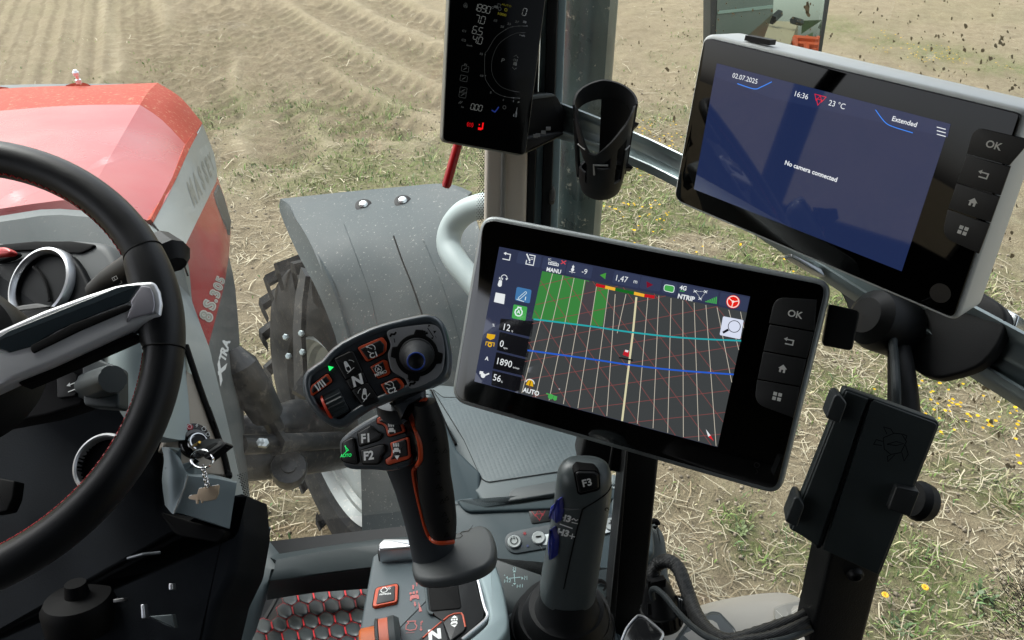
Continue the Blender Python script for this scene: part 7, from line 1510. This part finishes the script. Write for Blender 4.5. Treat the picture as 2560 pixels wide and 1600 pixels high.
# lid tray
ld = thing('storage_lid', 'blue grey storage tray lid with dimpled surface below the lower display', 'storage box', P(1280, 1180, 1.05))
pl_l = pl3((*cJ(150, 400), 1.01), (*cJ(900, 300), 1.0), (*cJ(0, 0), 1.11))
g = G(); lo_ = rr([cE(1165, 745), cE(1190, 725), cE(1300, 690), (1560, 1000), (1500, 1160), cJ(850, 350), cJ(830, 402), cJ(455, 470), cJ(300, 474), cJ(245, 448), cJ(210, 390), cJ(150, 385), cJ(60, 180), cJ(22, 55), cJ(62, 20)], [4, 4, 0, 0, 0, 0, 0, 6, 8, 8, 4, 5, 0, 5, 4], 4)
g.slab(pl_l, lo_, .03, .004); build('lid_shell', g, M_lid, ld)
g = G(); li = rr([cE(1240, 730), cE(1330, 800), (1560, 1000), (1500, 1120), cJ(900, 228), cJ(302, 318), cJ(252, 292), cJ(120, 0)], [4, 4, 0, 0, 0, 9, 9, 0], 4)
g.slab(pl_l, li, .004, .0008, .0014)
md = mat('dimpled_plastic', (.085, .112, .122), .5, spec=.3, var=(4, .08)); nn_t = md.node_tree; tcn = nn_t.nodes.new('ShaderNodeTexCoord'); vr = nn_t.nodes.new('ShaderNodeTexVoronoi'); vr.inputs['Scale'].default_value = 170; vr.inputs['Randomness'].default_value = .12; bmp = nn_t.nodes.new('ShaderNodeBump'); bmp.inputs['Strength'].default_value = .35; bmp.inputs['Distance'].default_value = .0012; bmp.invert = True
nn_t.links.new(tcn.outputs['Object'], vr.inputs['Vector']); nn_t.links.new(vr.outputs['Distance'], bmp.inputs['Height']); nn_t.links.new(bmp.outputs[0], nn_t.nodes['Principled BSDF'].inputs['Normal'])
build('dimpled_inlay', g, md, ld)
g = G(); g.line(pl_l.px(), li, 1.3, 0, .0017, closed=True); build('inlay_groove', g, M_deep, ld, smooth=False)
g = G(); g.tube([pl_l.at(*p, .001) for p in cc(cE, (1225, 745), (1290, 900), (1400, 1150), (1440, 1210))], .0028, 8); build('side_gap', g, M_deep, ld)
g = G(); g.slab(pl_l, rr(cc(cE, (1165, 745), (1225, 735), (1400, 1165), (1310, 1165), (1180, 810)), 4), .02, .003, .006); build('left_edge', g, M_lid, ld)
g = G(); g.slab(pl_l, rr(cc(cE, (1300, 1165), (1400, 1165), (1430, 1330), (1380, 1450), (1350, 1430)), 4), .02, .003, .002); build('hinge_block', g, M_dark, ld)
g = G(); g.slab(pl_l, rr(cc(cJ, (455, 462), (460, 390), (500, 360), (850, 298), (850, 345), (830, 400)), [2, 8, 8, 0, 0, 0]), .012, .002, .003); build('front_grip_recess', g, mat('recess_grey', (.05, .062, .066), .5), ld)
g = G(); g.slab(pcn, rr(cc(cJ, (1240, 255), (1290, 262), (1308, 300), (1300, 560), (1240, 560)), 6), .03, .004, .004); g.slab(pcn, cr(cc(cJ, (1240, 260), (1275, 275), (1290, 300), (1270, 330), (1240, 335)), 3), .004, .001, .006); solo('cup_recess', g, mat('pale_console', (.19, .23, .24), .45), 'pale grey rounded console corner right of the lever head', 'console corner')
g = G(); wl_ = pl3((960, 1100, 1.16), (1200, 1100, 1.12), (960, 1000, 1.2)); g.slab(pcn, rr([cE(1170, 760), cE(1230, 760), cE(1450, 1250), (1200, 1180), (1200, 1290), (1115, 1290), (1080, 1240)], 4), .03, .004, -.012); solo('console_side_wall', g, M_con, 'slate grey console wall between joystick grip and storage lid', 'console wall')
# ================================================================== RIGHT HAND LEVER
lv = thing('hydraulic_lever', 'grey lever with F3 button, blue side switches and ribbed rubber boot', 'lever', P(1400, 1620, .8))
def ringp(c_, t, rx, ry, n=32, sq=.0, tw=0.):
    s_ = (R-t*R.dot(t)).normalized(); f_ = s_.cross(t); f_ = f_ if f_.dot(F) < 0 else -f_
    out = []
    for q in np.linspace(0, 2*math.pi, n+1)[:-1]:
        cx_, sx_ = math.cos(q), math.sin(q); e = 1-sq*.5
        a_ = math.copysign(abs(cx_)**e, cx_)*rx; b_ = math.copysign(abs(sx_)**e, sx_)*ry; out.append(c_+s_*a_+f_*b_)
    return out
A_ = P(*cJ(910, 1120), .80); B_ = P(*cJ(1030, 260), .665); tlv = (B_-A_).normalized(); rg = []
for x, y, w_, z, d_ in ((905, 1135, 212, .802, 1.), (925, 1000, 212, .78, 1.), (950, 850, 208, .756, 1.), (975, 700, 206, .733, 1.), (1000, 550, 208, .71, 1.), (1018, 430, 210, .692, 1.), (1028, 340, 210, .678, 1.), (1032, 270, 204, .669, .97), (1036, 225, 186, .664, .85), (1040, 200, 150, .661, .62), (1040, 190, 80, .660, .3)):
    c_ = P(*cJ(x, y), z); rg.append(ringp(c_, tlv, w_/cJ(0, 0)[0]*0+w_/3.0234*z/FPX, w_/3.0234*z/FPX*.85*d_, 36, .35))
gl = G(); gl.rings(rg); build('lever_body', gl, mat('lever_grey', (.085, .104, .108), .42, var=(6, .08), **GR), lv, sharp=60); slv = Sf(gl)
g = G(); ln_ = cr(cc(cJ, (875, 1125), (930, 870), (975, 680), (1012, 545), (1030, 515), (1120, 460), (1200, 400), (1236, 340)), 4, False); g.tube([slv.at(x, y, .0) for x, y in ln_], .0007, 6); build('edge_crease', g, M_deep, lv)
g = G(); ln_ = cr(cc(cJ, (822, 460), (870, 510), (930, 525), (1000, 522)), 4, False); g.tube([slv.at(x, y, .0003) for x, y in ln_], .0009, 6); build('cap_crease', g, mat('lever_edge', (.09, .1, .1), .4), lv)
pf3 = pl3((*cJ(980, 400), .652), (*cJ(1140, 370), .652), (*cJ(965, 250), .648))
g = G(); g.slab(pf3, rr(cc(cJ, (965, 258), (985, 245), (1110, 248), (1138, 262), (1142, 365), (1125, 375), (1005, 405), (990, 400)), 3, 3), .02, .002, .004); fb = build('function_button', g, M_dark, lv, label='button marked F3')
g = G(); g.text(pf3.mp(*cJ(1045, 305), .05), 'F3', 18, 0, .0045, bold=.03); build('button_mark', g, paint((225, 225, 222)), fb, smooth=False)
g = G(); g.slab(pf3, rr(cc(cJ, (950, 245), (985, 225), (1120, 230), (1150, 255), (1155, 370), (1130, 388), (1000, 420), (978, 408)), 4, 3), .02, .001, .0012); build('button_well', g, M_deep, lv)
g = G(); a_ = -.22
g.text(slv.mp(*cJ(885, 590), a_), 'H3', 15, 0, .0012, bold=.05, wide=1.15, shear=.1); g.text(slv.mp(*cJ(870, 700), a_), 'H3', 15, 0, .0012, bold=.05, wide=1.15, shear=.1); g.line(slv.mp(*cJ(893, 652), a_-.12), [(-17, 0), (17, 0)], 3, 0, .0025)
g.line(slv.mp(*cJ(958, 605), a_), [(-8, -1), (-3, 3), (3, -1), (8, 3)], 2.4, 0, .0012); g.line(slv.mp(*cJ(958, 628), a_), [(-8, 0), (8, 0)], 2.2, 0, .0012); g.line(slv.mp(*cJ(938, 728), a_), [(-7, 0), (7, 0)], 3, 0, .0012); g.line(slv.mp(*cJ(938, 728), a_), [(0, -7), (0, 7)], 3, 0, .0012)
build('lettering', g, paint((250, 252, 250)), lv, smooth=False)
pbl = pl3((*cJ(760, 900), .75), (*cJ(830, 880), .73), (*cJ(790, 480), .695))
g = G(); g.slab(pbl, rr(cc(cJ, (757, 560), (770, 505), (800, 485), (815, 455), (832, 450), (835, 560), (815, 640), (790, 605), (757, 600)), 4), .02, .002, .009); build('blue_switch', g, M_blue, lv)
g = G(); g.slab(pbl, rr(cc(cJ, (752, 760), (772, 670), (795, 760), (782, 905), (765, 915), (748, 850)), 4), .02, .002, .009); sw_ = build('blue_switch', g, M_blue, lv, label='lower blue switch on the lever side'); g = G(); g.line(pbl.mp(*cJ(762, 775)), [(-2, -7), (2, 0), (-2, 7)], 1.4, 0, .0095); build('switch_mark', g, M_white, sw_, smooth=False)
g = G(); g.disc(slv.mp(*cJ(1205, 525)), 7, 0, .0008, ry=5); build('small_recess', g, M_deep, lv, smooth=False)
bt_ = P(*cJ(890, 1260), .84); rg = []
for x, y, rx, z in ((905, 1120, 212, .80), (905, 1180, 215, .807), (905, 1250, 232, .812), (900, 1275, 248, .815), (895, 1255, 285, .818), (890, 1300, 312, .825), (888, 1330, 330, .83), (880, 1310, 350, .832), (875, 1370, 372, .845), (872, 1400, 380, .85), (868, 1380, 392, .852), (860, 1460, 410, .87), (855, 1560, 415, .89), (850, 1750, 420, .92)):
    c_ = P(*cJ(x, y), z); rg.append(ringp(c_, (tlv+Vector((0, 0, .5))).normalized(), rx/3.0234*z/FPX, rx/3.0234*z/FPX*.9, 40))
g = G(); g.rings(rg); build('rubber_boot', g, M_soft, lv, sharp=45)
g = G(); g.slab(pcn, cr(cc(cJ, (1060, 1180), (1200, 1300), (1250, 1400), (1290, 1500), (1310, 1650), (700, 1700), (500, 1600), (420, 1500), (470, 1300)), 3), .02, .006, .02); build('boot_base', g, M_con, lv)
# ================================================================== POSTS
def post(name, label, q, z0, z1, th, extra=None):
    t = thing(name, label, 'post', P((q[2][0]+q[3][0])/2, q[2][1], z1)); pl_ = pl3((*q[3], z1), (*q[2], z1), (*q[0], z0)); g = G(); g.slab(pl_, q, th, .004); build('post_bar', g, M_postbl, t); return t, pl_
dp, pdp = post('display_post', 'thick black square post carrying the lower display', cc(cJ, (1350, 60), (1600, 100), (1455, 1560), (1205, 1560)), .80, .88, .05)
g = G(); g.slab(pdp, cc(cJ, (1345, 80), (1362, 82), (1262, 1400), (1212, 1400)), .004, .001, .003); build('post_edge', g, mat('post_edge', (.03, .031, .031), .4), dp)
g = G(); g.slab(pdp.shift(-.03), cc(cJ, (1030, -20), (1360, 40), (1330, 260), (985, 200)), .05, .004); build('cross_bracket', g, M_postbl, dp)
g = G(); g.slab(pdp.shift(-.03), cc(cJ, (1245, 20), (1260, 20), (1230, 260), (1205, 255)), .004, .001, .004); build('bracket_edge', g, mat('bracket_edge', (.04, .04, .04), .4), dp)
p4_, pp4 = post('phone_holder_post', 'black square post carrying the phone holder at the lower right', cc(cK, (1120, 1020), (1395, 1140), (1285, 1560), (995, 1560)), .62, .70, .035)
c_ = pp4.at(*cK(1245, 1150), .0); kk = (c_-C).dot(F)/FPX; g = G(); g.lathe(c_, pp4.n, [(20*kk, -.002), (20*kk, .003), (17*kk, .005), (11*kk, .0055), (10*kk, .003), (.001, .003)], 30); build('bolt', g, M_dark, p4_)
# phone holder
phn = thing('phone_holder', 'flat black phone holder with two clips and embossed turtle mark, empty', 'phone holder', P(2150, 1200, .6))
pph = pl3((*cK(890, 910), .60), (*cK(1380, 1165), .585), (*cK(1190, 150), .575))
M_ph = mat('holder_plastic', (.022, .030, .031), .46, var=(10, .25), **GR)
ho = rr(cc(cK, (1190, 148), (1712, 335), (1380, 1168), (888, 912)), [12, 16, 10, 10], 6)
g = G(); uvp = [pph.uv(pph.at(x, y)) for x, y in ho]; g.slabuv(pph, uvp, .012, .0014, 0); build('plate_body', g, M_ph, phn)
g = G(); uq = [pph.uv(pph.at(x, y)) for x, y in rr(cc(cK, (1335, 205), (1700, 340), (1372, 1158), (1062, 1018)), [3, 14, 8, 3], 5)]; g.slabuv(pph, inset(uq, .0006), .003, .0009, .0022); build('face_plate', g, M_ph, phn)
g = G(); uq = [pph.uv(pph.at(x, y)) for x, y in rr(cc(cK, (1195, 158), (1325, 205), (1050, 1010), (900, 910)), [8, 3, 3, 6], 5)]; g.slabuv(pph, inset(uq, .0006), .003, .0009, .0022); build('face_plate', g, M_ph, phn, label='narrow left strip of the holder face')
for q in (((1135, 192), (1165, 188), (1205, 235), (1165, 345), (1088, 312)), ((920, 742), (950, 745), (975, 790), (935, 905), (868, 872))):
    g = G(); g.slab(pph, rr(cc(cK, *q), 6, 4), .026, .0012, .014); build('clip', g, mat('clip_black', (.028, .034, .036), .45, **GR), phn)
g = G(); g.slab(pph, rr(cc(cK, (1470, 682), (1598, 712), (1545, 850), (1424, 805)), 5, 4), .018, .001, .010); build('clip', g, mat('clip_black2', (.02, .023, .024), .45, **GR), phn, label='wide clip on the right edge')
g = G(); Mk_ = lambda *p: cc(cK, *p)
X0 = pph.px(); o_ = .0026
for ln_, cl in ((((1400, 420), (1460, 395), (1500, 400), (1525, 440), (1495, 500), (1440, 510), (1405, 480)), True), (((1420, 400), (1402, 362), (1440, 372), (1455, 395)), False), (((1505, 400), (1528, 410), (1520, 430)), False), (((1398, 440), (1362, 430), (1348, 455), (1392, 462)), False), (((1500, 500), (1512, 545), (1535, 510), (1520, 460)), False), (((1440, 512), (1422, 520), (1425, 548), (1462, 512)), False), (((1420, 455), (1470, 440), (1510, 452), (1470, 462), (1420, 455)), False)):
    g.line(X0, Mk_(*ln_), 1.5, 0, o_, closed=cl)
build('turtle_mark', g, M_deep, phn, smooth=False)
g = G(); c_ = P(*cK(1590, 760), .615); g.lathe(c_, (R-U*.3+F*.2).normalized(), [(.001, -.008), (.014, -.006), (.0165, .0), (.015, .008), (.010, .012), (.001, .013)], 20); build('rear_knob', g, M_soft, phn)
# ================================================================== SEAT ARM, CABLES, bottom right
ar = thing('side_armrest', 'beige grey armrest housing with dark tray and stitched leather patch at the bottom right', 'armrest', P(1850, 1620, .9))
arows = [pr((*cK(200, 1420), .92), (*cK(400, 1330), .93), (*cK(580, 1285), .94), (*cK(780, 1258), .95), (*cK(900, 1265), .95), (*cK(1000, 1320), .93), (*cK(1060, 1400), .9)), pr((*cK(190, 1450), .90), (*cK(400, 1370), .9), (*cK(600, 1335), .91), (*cK(780, 1330), .915), (*cK(880, 1340), .91), (*cK(990, 1400), .89), (*cK(1060, 1480), .87)),
         pr((*cK(100, 1540), .86), (*cK(380, 1520), .86), (*cK(600, 1510), .86), (*cK(780, 1505), .87), (*cK(880, 1510), .87), (*cK(990, 1520), .86), (*cK(1060, 1560), .84)), pr((*cK(50, 1700), .83), (*cK(380, 1700), .83), (*cK(600, 1700), .83), (*cK(780, 1700), .84), (*cK(880, 1700), .84), (*cK(990, 1700), .83), (*cK(1060, 1700), .82))]
ga = G(); ga.sheet(dense(arows, 4), .05); build('armrest_shell', ga, mat('armrest_beige', (.40, .375, .33), .45, var=(5, .06), **GR), ar, sharp=60); sar = Sf(ga)
tr = rr(cc(cK, (280, 1512), (345, 1420), (370, 1392), (480, 1360), (520, 1365), (600, 1450), (625, 1540), (560, 1620), (240, 1620)), 6)
g = G(); tp = [sar.at(x, y, .001) for x, y in tr]; g.rings([tp, [p+F*.004 for p in tp]]); build('tray_rim', g, M_char, ar, smooth=False)
tr2 = inset(tr, 5); 
g = G(); tp = [sar.at(x, y, .0022) for x, y in tr2]; g.rings([tp, [p+F*.004 for p in tp]]); build('tray', g, mat('tray_dark', (.035, .045, .048), .4), ar, smooth=False)
lp_ = rr(cc(cK, (815, 1345), (860, 1325), (980, 1298), (1100, 1340), (1100, 1480), (900, 1440), (840, 1440), (818, 1400)), 5)
g = G(); tp = [sar.at(x, y, .006) for x, y in lp_]; g.rings([tp, [p+F*.004 for p in tp]]); build('leather_patch', g, mat('grey_leather', (.30, .29, .26), .5, bump=(1200, .4, .0005)), ar, smooth=False)
g = G()
for ln_ in (((822, 1352), (870, 1398), (930, 1450)), ((905, 1362), (960, 1332), (1060, 1320))):
    ps = cr(cc(cK, *ln_), 8, False)
    for i in range(0, len(ps)-1): g.line(sar.px(), [ps[i], tuple((Vector(ps[i])+Vector(ps[i+1]))/2)], 1.4, 0, .0075)
build('stitching', g, paint((200, 200, 190)), ar, smooth=False)['kind'] = 'stuff'
def cable(name, label, pts, r, m_, seg=12, ribs=None, cat='cable'):
    ps = [Vector(q) for q in cr([tuple(P(*cK(x, y), z)) for x, y, z in pts], 8, False)]
    if ribs: rs = [r*(1+.05*math.sin(i*2.2)) for i in range(len(ps))]
    else: rs = r
    g = G(); g.tube(ps, rs, seg); return solo(name, g, m_, label, cat)
def braid(nm):
    m_ = mat(nm, (.015, .016, .017), .5); n = m_.node_tree; t = n.nodes.new('ShaderNodeTexCoord'); b_ = n.nodes.new('ShaderNodeBump'); b_.inputs['Strength'].default_value = .6; b_.inputs['Distance'].default_value = .0006
    w1 = n.nodes.new('ShaderNodeTexWave'); w1.inputs['Scale'].default_value = 260; w1.wave_type = 'BANDS'; w1.bands_direction = 'DIAGONAL'; n.links.new(t.outputs['Object'], w1.inputs['Vector']); n.links.new(w1.outputs[0], b_.inputs['Height']); n.links.new(b_.outputs[0], n.nodes['Principled BSDF'].inputs['Normal']); return m_
Mb = braid('braided_sleeve')
cable('braided_cable', 'thick braided black cable looping up and over beside the display post', [(165, 1200, .80), (160, 1140, .80), (190, 1098, .80), (240, 1085, .79), (290, 1120, .78), (325, 1200, .765), (355, 1290, .75), (385, 1370, .73), (430, 1440, .71), (500, 1500, .69), (580, 1520, .68), (700, 1490, .68), (850, 1440, .69), (960, 1400, .70), (1060, 1330, .72)], .0072, Mb, 14, True)
cable('braided_cable', 'second braided black cable running low along the armrest toward the phone post', [(520, 1560, .675), (640, 1530, .67), (760, 1512, .67), (880, 1475, .675), (980, 1430, .69), (1060, 1380, .71)], .0066, Mb, 14, True)
cable('thin_cable', 'thin smooth grey cable curving below the thick braided loop', [(155, 1290, .78), (150, 1245, .775), (175, 1238, .77), (220, 1275, .755), (290, 1360, .73), (370, 1440, .70), (460, 1500, .68), (600, 1545, .665), (760, 1530, .66), (900, 1500, .665), (1020, 1450, .69)], .0030, M_char, 10)
cn = thing('cable_connector', 'black round cable connector hanging below the braided loop', 'connector', P(*cK(220, 1400), .80))
g = G(); a_, b_ = P(*cK(178, 1195), .80), P(*cK(215, 1420), .815); d_ = (b_-a_).normalized(); L_ = (b_-a_).length
g.lathe(a_, d_, [(.010, 0), (.014, .008), (.016, L_*.3), (.019, L_*.5), (.021, L_*.62), (.0225, L_*.64), (.0225, L_*.9), (.02, L_)], 24); build('connector_body', g, M_dark, cn)
g = G()
for i in range(20):
    t = i/20*2*math.pi; e = d_.orthogonal().normalized(); f_ = d_.cross(e); q = a_+d_*L_*.77+(e*math.cos(t)+f_*math.sin(t))*.0228; g.tube([q-d_*L_*.11, q+d_*L_*.11], .0012, 5)
build('grip_ribs', g, M_dark, cn)['kind'] = 'stuff'
g = G(); g.box(P(*cK(172, 1200), .79), R*.009+U*.0015, U*.004, F*.006); g.box(P(*cK(178, 1190), .785), R*.007+U*.0015, U*.0012, F*.006); build('latch_clip', g, M_dark, cn)
g = G(); g.box(P(*cK(155, 1335), .80), R*.006, U*.006, F*.006); build('side_clip', g, M_dark, cn)
g = G()
for i in range(6): g.tube([P(*cK(285+i*14, 1332+i*2), .80)+((U*math.cos(t)-F*math.sin(t))*.0105) for t in np.linspace(0, 2*math.pi, 13)[:-1]], .0016, 5, closed=True)
build('corrugated_sleeve', g, M_dark, cn)
g = G(); c_ = P(*cK(312, 1302), .795); g.tube([c_-R*.004+U*.002, c_+R*.004-U*.0012, c_+R*.009+U*.003], .0016, 6); build('metal_clip', g, M_satin, cn)
# box behind the post, rounded dark grey
g = G(); pbx = pl3((*cK(0, 1000), .95), (*cK(240, 1000), .95), (*cK(0, 800), .98)); g.slab(pbx, rr(cc(cJ, (1400, 560), (1540, 560), (1565, 800), (1560, 860), (1500, 900), (1480, 1600), (1300, 1600)), 6), .04, .006, .01); solo('rear_console_edge', g, M_lid, 'grey console edge right behind the thick black post', 'console edge')
g = G(); g.slab(pbx, cr(cc(cJ, (1535, 640), (1560, 615), (1600, 650), (1640, 720), (1660, 850), (1670, 1000), (1695, 1100), (1690, 1250), (1640, 1400), (1400, 1500), (1400, 900)), 3), .06, .008, -.02); solo('outer_housing', g, mat('dusty_grey_housing', (.07, .082, .078), .6, var=(8, .15)), 'dark grey rounded housing behind the cable connector', 'housing')
g = G(); g.tube([P(*cJ(x, y), .93) for x, y in cr([(1535, 620), (1560, 612), (1580, 622), (1585, 640)], 3, False)], .0035, 8); solo('hook', g, M_deep, 'small black hook on top of the grey housing', 'hook')
# glossy black flap with bright edge
fp = thing('cup_flap', 'glossy black flap with a bright rim at the bottom edge between lever and cables', 'flap', P(*cJ(1480, 1480), .78))
pfl = pl3((*cJ(1320, 1480), .78), (*cJ(1620, 1480), .77), (*cJ(1430, 1330), .80))
fo = cr(cc(cJ, (1310, 1512), (1350, 1420), (1420, 1340), (1450, 1325), (1500, 1345), (1600, 1430), (1628, 1470), (1600, 1530), (1560, 1620), (1300, 1620)), 3)
g = G(); g.slab(pfl, fo, .01, .002); build('flap_body', g, mat('gloss_black3', (.02, .021, .023), .18, coat=.5), fp)
g = G(); g.tube([pfl.at(x, y, .0006) for x, y in cr(cc(cJ, (1308, 1520), (1350, 1422), (1418, 1342), (1450, 1328), (1500, 1348), (1600, 1432), (1626, 1470), (1600, 1525)), 4, False)], .0012, 8); build('bright_rim', g, M_satin, fp)
g = G(); c_ = P(*cJ(1150, 1140), .87); g.circ(pcn.mp(*cJ(1155, 1150)), 22, 7, 0, .004, -70, 110); g.circ(pcn.mp(*cJ(1150, 1110)), 14, 5, 0, .005, -70, 110); build('dark_clip', g, M_deep, rc, smooth=False)
# ================================================================== the tractor is one thing: bonnet, wheel, fender, axle, stack, rail and mirror are its parts
trac = thing('tractor', 'red tractor outside the glass with its bonnet, front axle, wheel and fender', 'tractor', Vector((-.3, 2.6, .05)))
def kids(o): return [c for c in bpy.data.objects if c.parent is o]
def fold(t, main, newname):
    ks = kids(t); m = next(c for c in ks if c.name.split('.')[0] == main)
    off = t.location-trac.location; nm = t.name; t.name = 'gone'; m.name = newname
    for c in ks:
        for g_ in kids(c): g_.parent = m
        if c is not m: c.parent = m
    m.parent = trac; m.location = off; bpy.data.objects.remove(t)
def foldsolo(o):
    for k in ('label', 'category'):
        if k in o: del o[k]
    o.parent = trac; o.location = o.location-trac.location
foldsolo(bpy.data.objects['washer_nozzle']); foldsolo(bpy.data.objects['suspension_cylinder']); foldsolo(bpy.data.objects['handrail'])
fold(hood, 'top_panel', 'bonnet'); fold(wheel, 'hub', 'front_wheel'); fold(fend, 'fender_shell', 'front_fender'); fold(axle, 'upper_arm', 'front_axle'); fold(ex, 'pipe', 'exhaust_stack'); fold(mir, 'mirror_housing', 'side_mirror')
